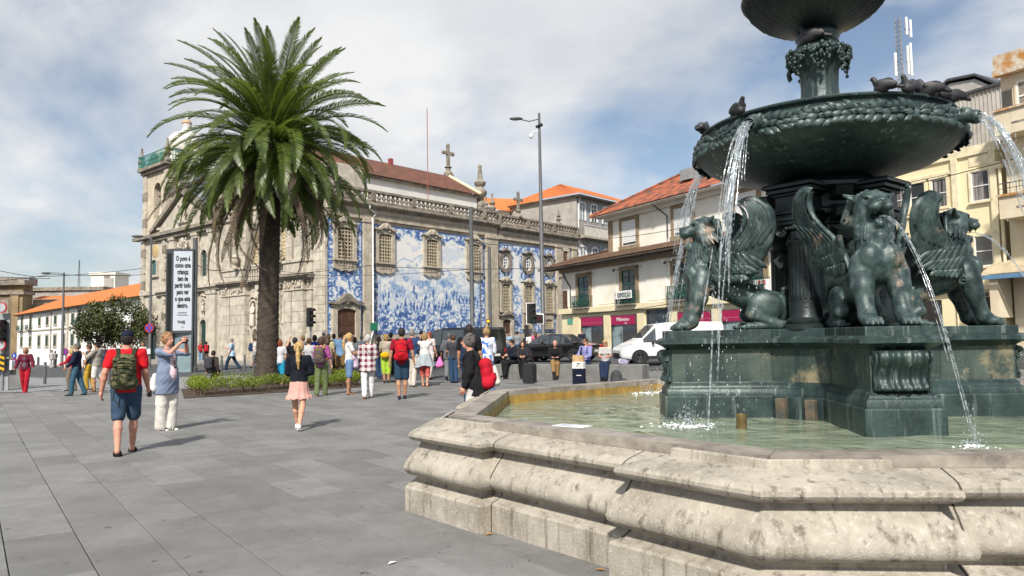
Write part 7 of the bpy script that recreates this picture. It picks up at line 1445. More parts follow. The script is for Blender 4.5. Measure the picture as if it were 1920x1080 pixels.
def spot(px, pyf, pyt=None, h=None):
    p = ong(px, pyf)
    if pyt is not None: h = ony(px, pyt, p[1])[2]-p[2]
    return p, min(1.9, max(1.42, h or 1.7))
def spotY(px, Y, pyt): b = base_at(px, Y); return b, min(1.92, max(1.4, ztop(px, pyt, Y)-b.z))
def C(*c): return cloth(c)
# --- foreground walkers
p, h = spot(235, 851, 617); P1 = person('man in red polo shirt and navy cap walking away with camouflage backpack', p, -8, h, tm=C(.62, .012, .02), tlen='short', bot='shorts', bm=C(.04, .075, .13), cap=NAVY, hair='short', hc='dark', skin='c', shoes=(.015, .015, .015), feet='sandal', legL=(-13, 12), legR=(15, 4), armL=(-16, 15, 24, 0), armR=(4, 9, 26, 0), fat=.035, hem=.88)
backpack(P1, 'camouflage backpack on the man in the red polo shirt', CAMO, C(.03, .035, .02), 1.0, 1.05, drop=.03)
wr = P1[1]['r'][2]+P1[1]['r'][3]*.11; carried(P1, 'phone', 'black phone held by the man in the red polo shirt', 'phone', MB().bbox(wr.x-.012, wr.x+.03, wr.y-.05, wr.y+.07, wr.z-.05, wr.z+.04, .008).mesh('phone', BLACK))
p, h = spot(312, 807, 626); P2 = person('woman in blue grey cardigan and white trousers raising a camera', p, -138, h, 'f', top='cardigan', tlen='long', tm=C(.2, .25, .36), bot='wide', bm=C(.68, .65, .6), hair='curly', hc='auburn', skin='c', shoes=(.02, .02, .02), feet='sandal', sock=(.65, .64, .62), armL=(88, 4, 62, 38), armR=(86, 4, 62, 38), hem=.66, legL=(3, 2), legR=(-3, 2), fat=.02)
carried(P2, 'camera', 'small black camera held up by the woman in the cardigan', 'camera', MB().bbox(-.06, .06, .36, .42, 1.565, 1.64, .01).tube([(0, .4, 1.60), (0, .47, 1.60)], .03, 10).mesh('camera', BLACK)); s = Sdf(); s.ell((0, .04, 1.30), (.105, .135, .16), .03).ell((0, .06, 1.05), (.1, .15, .2), .03); mobj('striped_top', s.mesh(.014, 'striped_top', PSTR), P2[0]); mobj('lanyard', MB().tube([(-.06, .1, 1.46), (-.02, .165, 1.3), (0, .185, 1.15), (.02, .165, 1.3), (.06, .1, 1.46)], .005, 5).bbox(-.022, .022, .17, .2, 1.06, 1.15, .006).mesh('lanyard', BLACK), P2[0])
s = Sdf(); s.cap((.2, -.08, 1.0), (.23, -.1, .76), .04, .08, .03).cut((0, 0, .7), (0, 0, -1)); carried(P2, 'white_bag', 'white cloth bag hanging at the hip of the woman in the cardigan', 'bag', s.mesh(.013, 'white_bag', WHT))
p, h = spot(560, 806, 639); P3 = person('blond girl with ponytail in black jacket and pink frilled skirt walking away', p, -10, h, 'f', top='jacket', tlen='long', tm=C(.010, .012, .02), bot='skirt', bm=PINKSK, hair='ponytail', hc='blond', skin='a', shoes=(.75, .75, .75), sole=(.8, .8, .8), legL=(16, 2), legR=(-14, 16), armL=(14, 10, 62, 40), armR=(14, 10, 62, 40), hem=.98)
# --- middle of the square
p, h = spot(603, 743, 631); P4 = person('woman in magenta shirt and olive trousers with grey backpack', p, -20, h, 'f', tm=C(.36, .09, .27), tlen='half', bot='pants', bm=C(.13, .17, .075), hair='bob', hc='brown', shoes=(.35, .3, .35), sole=(.6, .5, .2), legL=(-12, 6), legR=(12, 8), armR=(5, 14, 10, 0)); backpack(P4, 'grey backpack on the woman in magenta shirt', C(.09, .075, .07), C(.4, .25, .02))
p, h = spot(655, 740, 625); P5 = person('woman with sunglasses and white top facing right, jacket round her waist', p, -82, h, 'f', tm=WHT, bot='shorts', bm=C(.14, .24, .42), hair='ponytail', hc='blond', skin='b', glasses=True, feet='sandal', shoes=(.1, .05, .03), legL=(2, 2), legR=(-2, 2), armL=(25, 8, 80, 40), armR=(25, 8, 80, 40)); s = Sdf(); s.ell((0, .12, 1.05), (.17, .1, .12), .03).cap((.05, .17, 1.05), (.08, .17, .82), .07, .09, .03).cap((-.1, .15, 1.0), (-.08, .16, .78), .05, .06, .03); mobj('lilac_jacket', s.mesh(.018, 'lilac_jacket', C(.55, .42, .55)), P5[0])
p, h = spot(690, 747, 627); P6 = person('white haired woman in red and white plaid shirt and white trousers', p, -5, h, 'f', top='loose', tlen='long', tm=PLAID, bot='tight', bm=C(.74, .74, .76), hair='short', hc='white', skin='b', feet='sandal', shoes=(.3, .12, .07), legL=(-14, 10), legR=(10, 4), armL=(10, 10, 60, 30), armR=(10, 10, 60, 30), hem=.74, fat=.02); carried(P6, 'bag_strap', 'grey bag strap across the plaid shirt', 'bag', MB().tube([(-.12, -.1, 1.45), (0, -.15, 1.3), (.15, -.13, 1.05), (.19, 0, .95)], .02, 5, flat=.4).mesh('bag_strap', C(.2, .2, .2)))
p, h = spot(754, 749, 614); P7 = person('man in crimson t-shirt with bright red backpack and denim shorts', p, -4, h, tm=C(.28, .01, .03), bot='shorts', bm=C(.025, .055, .1), hair='short', hc='dark', skin='b', shoes=(.02, .025, .04), sole=(.5, .5, .5), legL=(-4, 3), legR=(6, 3), armL=(0, 14, 8, 0), armR=(0, 14, 10, 0)); backpack(P7, 'bright red backpack on the man in crimson t-shirt', C(.5, .008, .02), BLACK, 1.0, 1.1)
p, h = spot(773, 725, 616); person('grey haired man in dark blue shirt and cream trousers behind the red backpack', p, -12, h, tm=C(.03, .06, .14), tlen='half', bot='pants', bm=C(.6, .55, .48), hc='grey', skin='c', legL=(5, 4), legR=(-6, 4), fat=.02)
p, h = spot(797, 725, 624); P9 = person('woman in white top and coral shorts with grey jacket tied at the waist', p, 0, h, 'f', tm=WHT, bot='capri', bm=C(.5, .1, .09), hair='bob', hc='dkblond', skin='a', feet='sandal', shoes=(.2, .06, .03), armL=(80, 10, 80, 25), armR=(80, 10, 80, 25), legL=(6, 3), legR=(-6, 3), fat=.02); b = MB(); n = 40
for z, r, am in ((1.05, .19, .0), (.95, .22, .01), (.78, .27, .03), (.66, .30, .05)):
    for i in range(n): a = 2*math.pi*i/n; q = r+am*math.sin(a*6); b.v.append((q*math.cos(a), q*math.sin(a)*.8-.01, z+.03*math.sin(a*3)*(z < .7)))
for j in range(3):
    for i in range(n): b.f.append((j*n+i, j*n+(i+1) % n, (j+1)*n+(i+1) % n, (j+1)*n+i))
mobj('tied_jacket', b.mesh('tied_jacket', C(.36, .41, .43), 180), P9[0])
p, h = spot(806, 710, 622); person('red haired woman in white t-shirt and white trousers', p, -30, h, 'f', tm=C(.66, .58, .58), bot='pants', bm=C(.66, .6, .55), hair='bob', hc='red', shoes=(.3, .02, .03), legL=(6, 3), legR=(-8, 3))
p, h = spot(843, 714, 624); P11 = person('man in grey shirt and grey trousers carrying a pink bag', p, -6, h, top='loose', tlen='half', tm=C(.12, .125, .14), bot='pants', bm=C(.17, .17, .185), hc='grizzle', skin='b', hair='short', legL=(-20, 24), legR=(12, 4), armL=(6, 16, 20, 0), hem=.78, fat=.03); s = Sdf(); s.cap((-.36, .02, .86), (-.4, .02, .58), .03, .11, .03).cap((-.36, .02, .86), (-.3, .02, .6), .03, .1, .03); carried(P11, 'pink_bag', 'bright pink plastic bag held by the man in grey', 'bag', s.mesh(.018, 'pink_bag', C(.75, .2, .5)))
P12p = Vector((-.60, 11.6, 0)); P12 = person('grey haired woman in black jacket leaning by the fountain rim', P12p, 82, 1.66, 'f', top='jacket', tlen='long', tm=C(.014, .014, .017), bot='wide', bm=C(.66, .64, .62), hair='curly', hc='grizzle', skin='c', lean=8, armL=(8, 8, 20, 0), armR=(8, 8, 25, 0), fat=.05, hem=.76); o = backpack(P12, 'red and white backpack hanging on the woman by the fountain', C(.5, .012, .03), BLACK, 1.15, 1.2, drop=.12)
UPf = P12[2]; s = Sdf(); s.cap(UPf(.13, -.255, 1.30), UPf(.155, -.27, 1.08), .05, .035, .02).cap(UPf(-.02, -.36, 1.16), UPf(.02, -.355, .92), .03, .07, .03).ell(UPf(.1, -.31, .93), (.05, .04, .05), .02); mobj('white_panel', s.mesh(.012, 'white_panel', C(.7, .68, .62)), o)
b_, h = spotY(880, 17.5, 605); P13 = person('tall dark haired man with navy backpack behind the woman in black', b_, -10, h, tm=BLK, bot='pants', bm=JEAN, hc='dark', skin='b', glasses=True, turn=30); backpack(P13, 'navy backpack on the tall dark haired man', C(.015, .03, .075), None)
b_, h = spotY(912, 20.5, 614); person('woman with hair bun in blue and white floral top', b_, 25, h, 'f', top='loose', tm=FLORAL, tlen='half', bot='pants', bm=C(.1, .16, .25), hair='bun', hc='dkblond', skin='b')
# --- seated on the wall
def seatpos(px, along=None): q = s0+(s1-s0)*((px-925)/280); d = (s1-s0).normalized(); nrm = Vector((d.y, -d.x)); q = q+nrm*-.28; return Vector((q.x, q.y, g(q.x, q.y)-.02))
sf = math.degrees(sa)+180
def seated(label, px, h, dface=0, **k): return person(label, seatpos(px), sf+dface, h, sit=.54, legL=k.pop('legL', (86, 80)), legR=k.pop('legR', (86, 88)), **k)
seated('man in dark suit with sunglasses seated at the left end of the wall', 960, 1.78, -20, top='jacket', tlen='long', tm=C(.014, .017, .03), bm=C(.012, .013, .018), hc='dark', glasses=True, armL=(25, 6, 75, 30), armR=(25, 6, 60, 30), lean=8)
seated('woman with long brown hair in dark coat seated beside the suited man', 979, 1.66, 25, sex='f', top='jacket', tlen='long', tm=C(.028, .026, .03), bm=BLK, hair='long', hc='brown', armL=(30, 6, 70, 30), armR=(30, 6, 70, 30), lean=12)
seated('bald elderly man in dark jacket and tan trousers seated alone, legs crossed', 1043, 1.72, 25, top='jacket', tlen='long', tm=C(.013, .013, .014), bm=KHA, hair='bald', hc='grey', skin='c', armL=(28, 6, 70, 35), armR=(28, 6, 70, 35), lean=14, legR=(96, 62), legL=(84, 88), sock=(.4, .42, .5))
P18 = seated('man in lilac shirt with sunglasses seated beside the blond woman', 1101, 1.82, -15, tlen='long', tm=C(.27, .27, .55), bm=JEAN, hc='brown', skin='c', glasses=True, armL=(20, 10, 55, 10), armR=(22, 10, 60, 20), shoes=(.6, .6, .6)); b = MB()
for q in (-1, 1): b.tube([(q*.1, -.12, 1.3), (q*.11, -.05, 1.48), (q*.12, .1, 1.42), (q*.14, .14, 1.25), (q*.15, .05, 1.08)], .025, 5, flat=.4)
mobj('backpack_straps', b.mesh('backpack_straps', BLK, 60), P18[0])
P19 = seated('blond woman with sunglasses in striped top seated on the wall', 1136, 1.7, 15, sex='f', tm=STRIPE, bm=C(.016, .03, .07), hair='long', hc='blond', skin='c', glasses=True, armL=(25, 8, 60, 25), armR=(25, 8, 60, 25), legL=(80, 60), legR=(80, 60))
def bag_at(name, label, cat, px, py, build): q = onz(px, py, .1); o = empty(name, (q[0], q[1], g(q[0], q[1])), sa, label, cat); build(o); return o
def shopbag(o): MB().bbox(-.2, .2, -.09, .09, 0, .52, .01).build('lower_half', C(.008, .012, .03), o); MB().bbox(-.2, .2, -.09, .09, .521, .74, .01).build('upper_half', C(.7, .7, .68), o); MB().box(-.19, .17, -.07, .07, .741, .95).build('paper_inset', C(.55, .38, .2), o); MB().tube([(-.05, -.1, .58), (0, -.1, .64), (.08, -.1, .70), (-.04, -.1, .68)], .008, 4).build('emblem', BLACK, o); MB().box(-.05, .12, -.0935, -.091, .29, .31).build('print_line', WHITE, o)
bag_at('shopping_bag', 'navy and white paper shopping bag standing before the seat wall', 'bag', 1086, 717, shopbag)
def suitcase(o): MB().bbox(-.2, .2, -.14, .14, .04, .68, .05).build('case', C(.03, .03, .033), o); MB().tube([(-.12, 0, .68), (-.12, 0, .8), (.12, 0, .8), (.12, 0, .68)], .012, 5).build('handle', BLACK, o)
bag_at('suitcase', 'dark upright suitcase beside the seated woman in the dark coat', 'suitcase', 993, 716, suitcase)
def ruck(o): s = Sdf(); s.ell((0, 0, .25), (.2, .15, .27), .04).ell((.02, -.13, .17), (.13, .07, .13), .03).ell((.25, .0, .12), (.12, .12, .14), .04); mobj('pack', s.mesh(.018, 'pack', C(.055, .06, .065)), o); b = MB().tube([(-.1, .1, .45), (-.18, -.02, .3), (-.14, 0, .05)], .02, 5); b.build('strap', C(.03, .03, .033), o)
bag_at('rucksack', 'dark grey rucksack on the ground beside the blond seated woman', 'backpack', 1156, 720, ruck)
def purple(o): s = Sdf(); s.ell((0, 0, .11), (.2, .13, .12), .03).ell((-.1, 0, .16), (.1, .1, .09), .03); mobj('cloth_bundle', s.mesh(.016, 'cloth_bundle', fabric_pattern('purple_print', (.2, .17, .26), (.4, .38, .45), 'noise', 14)), o)
q = seatpos(1168); o = empty('purple_scarf_bundle', (q.x, q.y, q.z+.54), sa, 'folded purple patterned scarf lying on the seat wall', 'scarf'); purple(o)
# --- left side of the square
p, h = spot(46, 736, 651); PRED = person('woman in red trousers and maroon cardigan walking towards the camera at left', p, 165, h, 'f', top='jacket', tlen='long', tm=C(.13, .015, .035), bot='pants', bm=C(.42, .012, .03), hair='bob', hc='dkblond', skin='b', shoes=(.35, .02, .03), armL=(12, 20, 30, 0), armR=(-8, 20, 40, 0), legL=(14, 12), legR=(-10, 6))
Pr = bpy.context.scene.objects; s = Sdf(); s.ell((0, .045, 1.29), (.09, .105, .13), .03).ell((0, .045, 1.06), (.11, .105, .17), .03); mobj('grey_top', s.mesh(.022, 'grey_top', C(.11, .12, .15)), PRED[0])
p, h = spot(143, 742, 643); person('man in navy blazer and jeans walking left', p, 75, h, top='jacket', tlen='long', tm=C(.014, .02, .045), bot='pants', bm=C(.045, .11, .17), hc='grizzle', skin='b', legL=(14, 8), legR=(-12, 8), armL=(14, 8, 30, 0))
p, h = spot(132, 733, 654); person('woman in red top and yellow scarf beside the man in blazer', p, 70, h, 'f', tm=C(.45, .02, .04), tlen='long', bot='pants', bm=C(.2, .16, .13), hair='bob', hc='blond', armL=(30, 8, 40, 0))
p, h = spot(181, 735, 641); person('man in grey vest, blue sleeves and white shorts with arms folded', p, 60, h, top='jacket', tlen='half', tm=C(.33, .31, .27), bot='shorts', bm=WHT, cap=BLK, hc='dark', skin='b', armL=(35, 30, 85, 45), armR=(35, 30, 85, 45), fat=.03, shoes=(.12, .08, .05))
p, h = spot(166, 731, 645); person('man in yellow trousers half hidden behind the grey vest', p, 70, h, tm=C(.05, .06, .1), bot='pants', bm=C(.5, .32, .04), hc='brown', skin='b', shoes=(.15, .07, .03))
p, h = spot(434, 695, 632); person('man in light blue patterned shirt walking left beyond the hedge', p, 80, h, top='loose', tm=BLUEPR, bot='pants', bm=C(.018, .04, .08), hc='grey', skin='c', legL=(26, 14), legR=(-24, 10), armR=(30, 8, 70, 10), sole=(.7, .7, .7), hem=.78)
b_, h = spotY(396, 29.5, 660); Pc = person('person crouching with dark backpack beyond the hedge', (b_.x, b_.y, b_.z), -10, 1.72, tm=C(.05, .04, .035), tlen='long', bm=BLK, hc='dark', sit=.36, legL=(95, 130), legR=(80, 130), lean=14); backpack(Pc, 'dark grey backpack on the crouching person', C(.05, .05, .06), BLACK)
for px, pyf, pyt, lab, sex, tm_, bm_, hc_, bp_, fc in ((376, 680, 641, 'woman with red backpack and jeans walking by the church', 'f', C(.45, .03, .04), C(.2, .3, .45), 'auburn', (.4, .03, .04), 0), (386, 683, 640, 'person in patterned dark trousers with red backpack by the church', 'f', BLK, C(.1, .08, .07), 'dark', (.5, .015, .04), 5), (410, 671, 638, 'person in pale green top near the church door', 'f', C(.4, .45, .33), C(.05, .06, .05), 'dark', None, 20), (416, 667, 632, 'person in dark clothes near the church door', 'm', NAVY, BLK, 'dark', None, 200), (477, 690, 633, 'man in white t-shirt and grey shorts beside the palm trunk', 'm', WHT, C(.35, .35, .35), 'brown', (.02, .05, .12), -80)):
    p, h = spot(px, pyf, pyt); Q = person(lab, p, fc, h, sex, tm=tm_, bm=bm_, hc=hc_, bot='pants' if px != 477 else 'shorts', hair='short' if sex == 'm' else 'bob', legL=(10, 6), legR=(-10, 6))
    if bp_: backpack(Q, 'backpack on the '+lab.split(' with')[0].split(' near')[0].split(' beside')[0]+(' by the church' if px < 400 else ' by the palm'), cloth(bp_))
# --- crowd behind the hedge and around the church side
CR = [(525, 25.5, 637, 'woman in white vest and turquoise cropped trousers right of the palm', 'f', 0, C(.66, .66, .7), C(.02, .3, .5), 'capri', 'bob', 'red'), (541, 27, 640, 'woman with long brown hair and pink dress behind the turquoise trousers', 'f', 10, C(.42, .26, .24), C(.45, .3, .28), 'wide', 'long', 'brown'), (553, 24, 633, 'man in black shirt holding a phone up behind the blond girl', 'm', 0, BLK, NAVY, 'pants', 'short', 'dark'), (579, 26, 634, 'person in brown hat and pale shirt in the crowd', 'm', -20, C(.5, .5, .52), JEAN, 'pants', 'short', 'brown'), (590, 30, 628, 'person in royal blue top behind the magenta shirt', 'f', 0, C(.02, .06, .3), BLK, 'pants', 'bob', 'dark'), (615, 27, 627, 'woman in beige jacket right of the magenta shirt', 'f', -15, C(.45, .4, .24), C(.12, .12, .1), 'pants', 'long', 'brown'), (626, 31, 626, 'person in black with navy cap in the crowd', 'm', 10, BLK, BLK, 'pants', 'short', 'dark'), (638, 28, 622, 'man in light blue shirt with dark strap before the church door', 'm', -10, C(.2, .36, .6), KHA, 'shorts', 'short', 'brown'), (607, 34, 621, 'man in white cap at the back of the crowd', 'm', 0, C(.4, .4, .4), JEAN, 'pants', 'short', 'grey'), (568, 34, 629, 'person in blue jeans far behind the blond girl', 'f', 15, C(.5, .42, .35), JEAN, 'pants', 'bob', 'dkblond'), (665, 30, 632, 'person in white top behind the sunglasses woman', 'f', 0, WHT, C(.3, .3, .35), 'pants', 'bob', 'brown'), (678, 33, 629, 'person in pale blue shirt behind the plaid shirt', 'm', 0, C(.5, .56, .62), JEAN, 'pants', 'short', 'grey'), (710, 29, 632, 'woman with long dark hair right of the plaid shirt', 'f', 40, C(.06, .06, .07), JEAN, 'pants', 'long', 'dark'), (724, 26.5, 626, 'woman in taupe shirt, yellow bag and lime green trousers', 'f', 0, C(.4, .35, .28), C(.36, .55, .05), 'capri', 'bob', 'dkblond'), (733, 31, 624, 'person in black behind the woman with lime green trousers', 'm', 0, BLK, BLK, 'pants', 'short', 'dark'), (790, 33, 620, 'person in dark top behind the red haired woman', 'm', 0, C(.03, .03, .04), JEAN, 'pants', 'short', 'dark'), (850, 26, 628, 'person in dark jacket beyond the man in grey', 'm', 10, C(.05, .05, .06), JEAN, 'pants', 'short', 'brown'), (941, 52, 621, 'woman in white t-shirt and jeans by the small church door', 'f', 180, WHT, C(.05, .14, .25), 'pants', 'long', 'brown'), (955, 50, 624, 'woman in denim jacket by the small church door', 'f', 180, C(.25, .38, .5), C(.1, .2, .32), 'pants', 'bob', 'dark'), (970, 44, 621, 'man in grey t-shirt walking along the church wall', 'm', -20, C(.25, .27, .29), JEAN, 'pants', 'short', 'dark'), (986, 46, 628, 'person in dark blue near the traffic light', 'f', 20, NAVY, BLK, 'pants', 'bob', 'dark'), (994, 41, 624, 'person in white shirt near the traffic light', 'm', 0, WHT, KHA, 'pants', 'short', 'brown'), (1004, 40.6, 621, 'woman in pink dress behind the black car', 'f', 10, C(.55, .15, .24), C(.5, .14, .22), 'wide', 'long', 'brown'), (1091, 46, 618, 'person in dark jacket outside the shop window', 'm', 160, C(.02, .02, .04), C(.3, .02, .03), 'pants', 'short', 'dark'), (215, 47, 645, 'person in white shirt in the group under the church tower', 'f', 30, WHT, JEAN, 'pants', 'bob', 'brown'), (227, 49, 646, 'person in pale top in the group under the church tower', 'f', 160, C(.6, .52, .44), KHA, 'pants', 'bob', 'blond'), (196, 50, 648, 'person in dark top left of the church tower group', 'm', 20, C(.08, .08, .1), JEAN, 'pants', 'short', 'dark'), (268, 46, 643, 'person in white top just right of the camouflage backpack', 'f', 10, WHT, C(.04, .08, .15), 'pants', 'bob', 'auburn'), (98, 58, 657, 'person in white overalls near the white building', 'm', 200, WHT, WHT, 'pants', 'short', 'brown'), (104, 60, 660, 'person in grey top near the white building', 'm', 30, C(.3, .3, .3), C(.1, .1, .1), 'pants', 'short', 'dark')]
for i, (px, Y, pyt, lab, sex, fc, tm_, bm_, bt, hr_, hc_) in enumerate(CR):
    b_, h = spotY(px, Y, pyt); kw = {}
    if px == 553: kw = dict(armL=(95, 15, 70, 30), armR=(95, 15, 70, 30), tlen='short')
    if px in (626, 607, 579): kw = dict(cap={626: NAVY, 607: WHT, 579: C(.12, .06, .03)}[px])
    kw = {**dict(armL=(10, 8, 20+(i % 3)*25, 10), armR=(5, 8, 15+(i % 4)*20, 10)), **kw}
    Q = person(lab, b_, fc, h, sex, tm=tm_, bm=bm_, bot=bt, hair=hr_, hc=hc_, skin='abc'[i % 3], legL=(7-(i % 5)*3, 5), legR=(-5+(i % 4)*3, 5), shoes=(.03, .03, .03) if i % 3 else (.5, .5, .5), **kw)
    if px == 724: s = Sdf(); s.ell((-.05, -.2, 1.0), (.16, .07, .11), .03); carried(Q, 'yellow_bag', 'yellow bag worn over the taupe shirt', 'bag', s.mesh(.02, 'yellow_bag', C(.72, .42, .01)))
# ---------------------------------------------------------------- pigeons
PG = mat('pigeon_grey', (.06, .062, .072), .6, (.022, .023, .028), scale=14, spec=.4); PGD = mat('pigeon_dark', (.02, .02, .024), .55, (.012, .012, .016), scale=14)
def pigeon(mm, pose):
    s = Sdf(); t = Matrix.Rotation(R(pose), 3, 'X')
    s.ell((0, 0, .10), (.072, .12, .075), .02, Matrix.Rotation(R(-20-pose*.4), 3, 'X')); s.cap((0, .075, .135), (0, .1, .185), .04, .03, .02); s.ell((0, .11, .2), (.026, .032, .027), .008); s.cap((0, .135, .197), (0, .16, .19), .008, .003, .004)
    s.cap((0, -.07, .10), (0, -.20, .06), .034, .02, .02)
    for q in (-1, 1): s.ell((q*.055, -.03, .115), (.02, .12, .05), .012, Matrix.Rotation(R(12), 3, 'X')); s.cap((q*.02, .02, .05), (q*.02, .025, .0), .009, .006, .008)
    return s.mesh(.0085, 'pigeon', mm)
pgm = [pigeon(PG, 0), pigeon(PGD, 30)]
for i, (wa, rad, face, mi, sc_, lab) in enumerate(((178, 1.36, 40, 0, .95, 'grey pigeon preening at the far left of the bowl rim'), (-150, 1.345, 170, 1, 1.0, 'dark pigeon standing upright on the left of the bowl rim'), (-88, 1.36, -60, 1, .95, 'black and white pigeon, leftmost of the group on the bowl rim'), (-76, 1.35, -120, 0, 1.0, 'grey barred pigeon, second of the group on the bowl rim'), (-65, 1.36, -75, 1, 1.0, 'dark pigeon in the middle of the group on the bowl rim'), (-55, 1.35, -130, 0, .95, 'grey pigeon, fourth of the group on the bowl rim'), (-46, 1.36, -90, 1, 1.0, 'dark pigeon at the right end of the group above the spout'))):
    a = R(wa); o = mobj('pigeon', pgm[mi], None, (FC.x+rad*math.cos(a), FC.y+rad*math.sin(a), 3.912), R(-face)); o.scale = (sc_*.88,)*3; tag(o, lab, 'pigeon', 'pigeons on the bowl')
a = R(-125); o = mobj('pigeon', pgm[1], None, (FC.x+.27*math.cos(a), FC.y+.27*math.sin(a), 4.88), R(60)); tag(o, 'dark pigeon clinging to the stem under the upper bowl', 'pigeon', 'pigeons on the bowl')
# ---------------------------------------------------------------- falling water
def streammat():
    m = bpy.data.materials.new('falling_water'); m.use_nodes = True; t = m.node_tree; t.nodes.clear(); L = t.links
    tr = N('ShaderNodeBsdfTransparent', t); tr.inputs[0].default_value = (.95, .97, .98, 1); gl = N('ShaderNodeBsdfGlossy', t); gl.inputs['Roughness'].default_value = .08; df = N('ShaderNodeBsdfDiffuse', t); df.inputs[0].default_value = (.82, .86, .9, 1); tl_ = N('ShaderNodeBsdfTranslucent', t); tl_.inputs[0].default_value = (.82, .86, .9, 1)
    a = N('ShaderNodeMixShader', t); a.inputs[0].default_value = .5; L.new(df.outputs[0], a.inputs[1]); L.new(tl_.outputs[0], a.inputs[2]); b = N('ShaderNodeMixShader', t); b.inputs[0].default_value = .3; L.new(a.outputs[0], b.inputs[1]); L.new(gl.outputs[0], b.inputs[2])
    lw_ = N('ShaderNodeTexNoise', t); lw_.inputs['Scale'].default_value = 26; lw_.inputs['Detail'].default_value = 3; tcn = N('ShaderNodeTexCoord', t); L.new(tcn.outputs['Object'], lw_.inputs[0]); rp = N('ShaderNodeValToRGB', t); rp.color_ramp.elements[0].position = .4; rp.color_ramp.elements[0].color = (.06, .06, .06, 1); rp.color_ramp.elements[1].position = .68; rp.color_ramp.elements[1].color = (.62, .62, .62, 1); L.new(lw_.outputs[0], rp.inputs[0])
    c = N('ShaderNodeMixShader', t); L.new(rp.outputs[0], c.inputs[0]); L.new(tr.outputs[0], c.inputs[1]); L.new(b.outputs[0], c.inputs[2]); o = N('ShaderNodeOutputMaterial', t); L.new(c.outputs[0], o.inputs[0]); return m
FALL = streammat(); wr_ = random.Random(9)
def jet(name, label, p0, v0, zend, n, spread, r0_, drops, grow=1.0, wob=.02, thin=False):
    p0, v0 = Vector(p0), Vector(v0); T = (v0.z+math.sqrt(v0.z**2+2*9.8*(p0.z-zend)))/9.8; b = MB()
    for k in range(n):
        dv_ = Vector((wr_.gauss(0, spread), wr_.gauss(0, spread), wr_.gauss(0, spread*.6))); o0 = Vector((wr_.gauss(0, r0_), wr_.gauss(0, r0_), wr_.gauss(0, r0_*.5))); ta, tb = (0, T*wr_.uniform(.35, .7)) if k < n*.4 else sorted((wr_.random()*T*.9, min(T, wr_.uniform(.2, 1)*T)))
        if thin: ta, tb = (0, T) if k < 3 else (ta, tb)
        elif tb-ta > .45*T and ta > 0: tb = ta+.45*T
        if tb-ta < .06: continue
        pts = []; m = 14; ph = wr_.random()*6
        for i in range(m+1): t = ta+(tb-ta)*i/m; pts.append(p0+o0+(v0+dv_)*t+Vector((0, 0, -4.9*t*t))+Vector((wob*math.sin(11*t+ph), wob*math.cos(9*t+ph), 0))*t)
        rr = r0_*wr_.uniform(.18, .45); b.tube(pts, [rr*(.7+.3*math.sin(i*1.7+ph))*(1+grow*.1*i/m)*(1 if 0 < i < m else .3) for i in range(m+1)], 6)
    for k in range(drops):
        t = wr_.random()**.7*T; q = p0+(v0+Vector((wr_.gauss(0, spread*2.2), wr_.gauss(0, spread*2.2), wr_.gauss(0, spread*1.5))))*t+Vector((0, 0, -4.9*t*t)); s_ = wr_.uniform(.003, .007); b.ell(q, (s_, s_, s_*wr_.uniform(1, 3.5)), 6, 4)
    o = empty(name, p0, 0, label, 'water jet'); q = b.build('stream', FALL, o, smooth=180); q.matrix_parent_inverse = Matrix.Translation(-p0); q['kind'] = 'stuff'; return o
def spw(deg, r=1.56, z=3.73): a = R(deg); return (FC.x+r*math.cos(a), FC.y+r*math.sin(a), z), Vector((math.cos(a), math.sin(a), 0))
for dg, lab, n in ((-138, 'thick white stream falling from the front left bowl spout', 40), (132, 'white stream falling behind the left griffin from the hidden spout', 30), (-48, 'white stream arching from the right bowl spout out of the picture', 34)):
    p_, d_ = spw(dg); jet('water_jet', lab, p_, d_*1.0+Vector((0, 0, .1)), WZ, n, .095, .03, 420, 1.5, .05)
for k, lab in ((3, 'thin jet from the mouth of the forward facing griffin'), (0, 'thin jet from the mouth of the right griffin'), (2, 'thin jet from the mouth of the left griffin')):
    a = FROT+k*math.pi/2; d_ = Vector((math.cos(a), math.sin(a), 0)); lt_ = Vector((-d_.y, d_.x, 0)); p_ = Vector((FC.x, FC.y, 0))+d_*1.53+Vector((0, 0, 1.647+1.04)); jet('water_jet', lab, p_, d_*(1.65, 0, .65, 1.5)[k]+lt_*(.42 if k == 3 else 0)+Vector((0, 0, .35 if k == 0 else .05)), WZ, 9, .018, .014, 40 if k != 2 else 60, .6, .008, True)
FOAM = mat('foam', (.82, .85, .86), .6, var=.1)
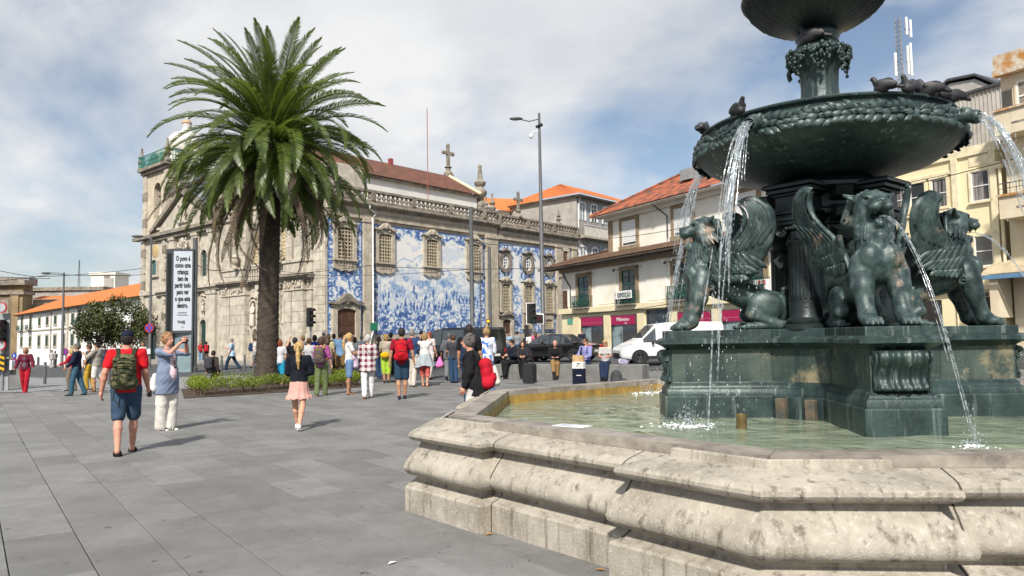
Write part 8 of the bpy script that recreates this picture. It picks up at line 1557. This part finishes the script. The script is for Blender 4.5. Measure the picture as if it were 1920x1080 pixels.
def splash(px, py, sp_, n, lab):
    q = onz(px, py, WZ); b = MB(); f = MB()
    for k in range(n):
        a = wr_.random()*6.28; rr = abs(wr_.gauss(0, sp_)); hgt = max(0, wr_.gauss(.05, .08))*max(0, 1-rr/(sp_*2.6)); s_ = wr_.uniform(.003, .0085); b.ell((rr*math.cos(a), rr*math.sin(a), hgt), (s_, s_, s_*wr_.uniform(.8, 2)), 6, 4)
    for k in range(n//4):
        a = wr_.random()*6.28; rr = abs(wr_.gauss(0, sp_*1.1)); s_ = wr_.uniform(.006, .022); f.ell((rr*math.cos(a), rr*math.sin(a), .006), (s_, s_*wr_.uniform(.4, 1), .008), 8, 4)
    o = empty('splash', (q[0], q[1], WZ), 0, lab, 'splash'); b.build('droplets', FALL, o, smooth=180)['kind'] = 'stuff'; f.build('foam', FOAM, o, smooth=180)['kind'] = 'stuff'
splash(1290, 800, .17, 420, 'white splash beside the left end of the pedestal, near side'); splash(1215, 737, .3, 320, 'white splash behind the left end of the pedestal, far side'); splash(1828, 838, .07, 120, 'small splash where the front griffin jet meets the pool')
# small things on the fountain
q = onz(1391, 803, WZ); nz_ = empty('brass_nozzle', (q[0], q[1], WZ-.2), 0, 'short brass water nozzle standing in the pool', 'nozzle'); BRS = mat('brass', (.3, .22, .1), .4, (.16, .11, .05), scale=9, metal=.6); MB().lathe([(.05, 0), (.05, .31), (.053, .315), (.053, .335), (.04, .34), (.035, .31)], 20).build('pipe', BRS, nz_, smooth=40)
q = onz(1073, 799, .863); le = empty('paper_leaflet', (q[0], q[1], .864), R(-38), 'white paper leaflet lying on the basin coping', 'leaflet'); MB().box(-.15, .15, -.075, .075, 0, .004).build('sheet', WHITE, le); MB().box(-.12, 0, -.05, .05, .0041, .0048).build('print', mat('leaflet_print', (.45, .5, .6), .6), le)
for px, py, lab in ((917, 1003, 'dry yellow leaf at the foot of the left basin block'), (1126, 1070, 'dry orange leaf on the paving by the basin'), (735, 1057, 'cigarette end on the paving')):
    q = onz(px, py, .008); lf_ = MB(); lf_.add([(-.04, 0, .004), (0, -.018, .012), (.045, 0, .006), (0, .02, .014)], [(0, 1, 2, 3)]); tag(lf_.build('fallen_leaf' if 'leaf' in lab else 'cigarette_end', mat('dry_leaf', (.42, .2, .05), .7) if 'leaf' in lab else WHT, None, loc=(q[0], q[1], .009), rz=random.random()*6), lab, 'litter')
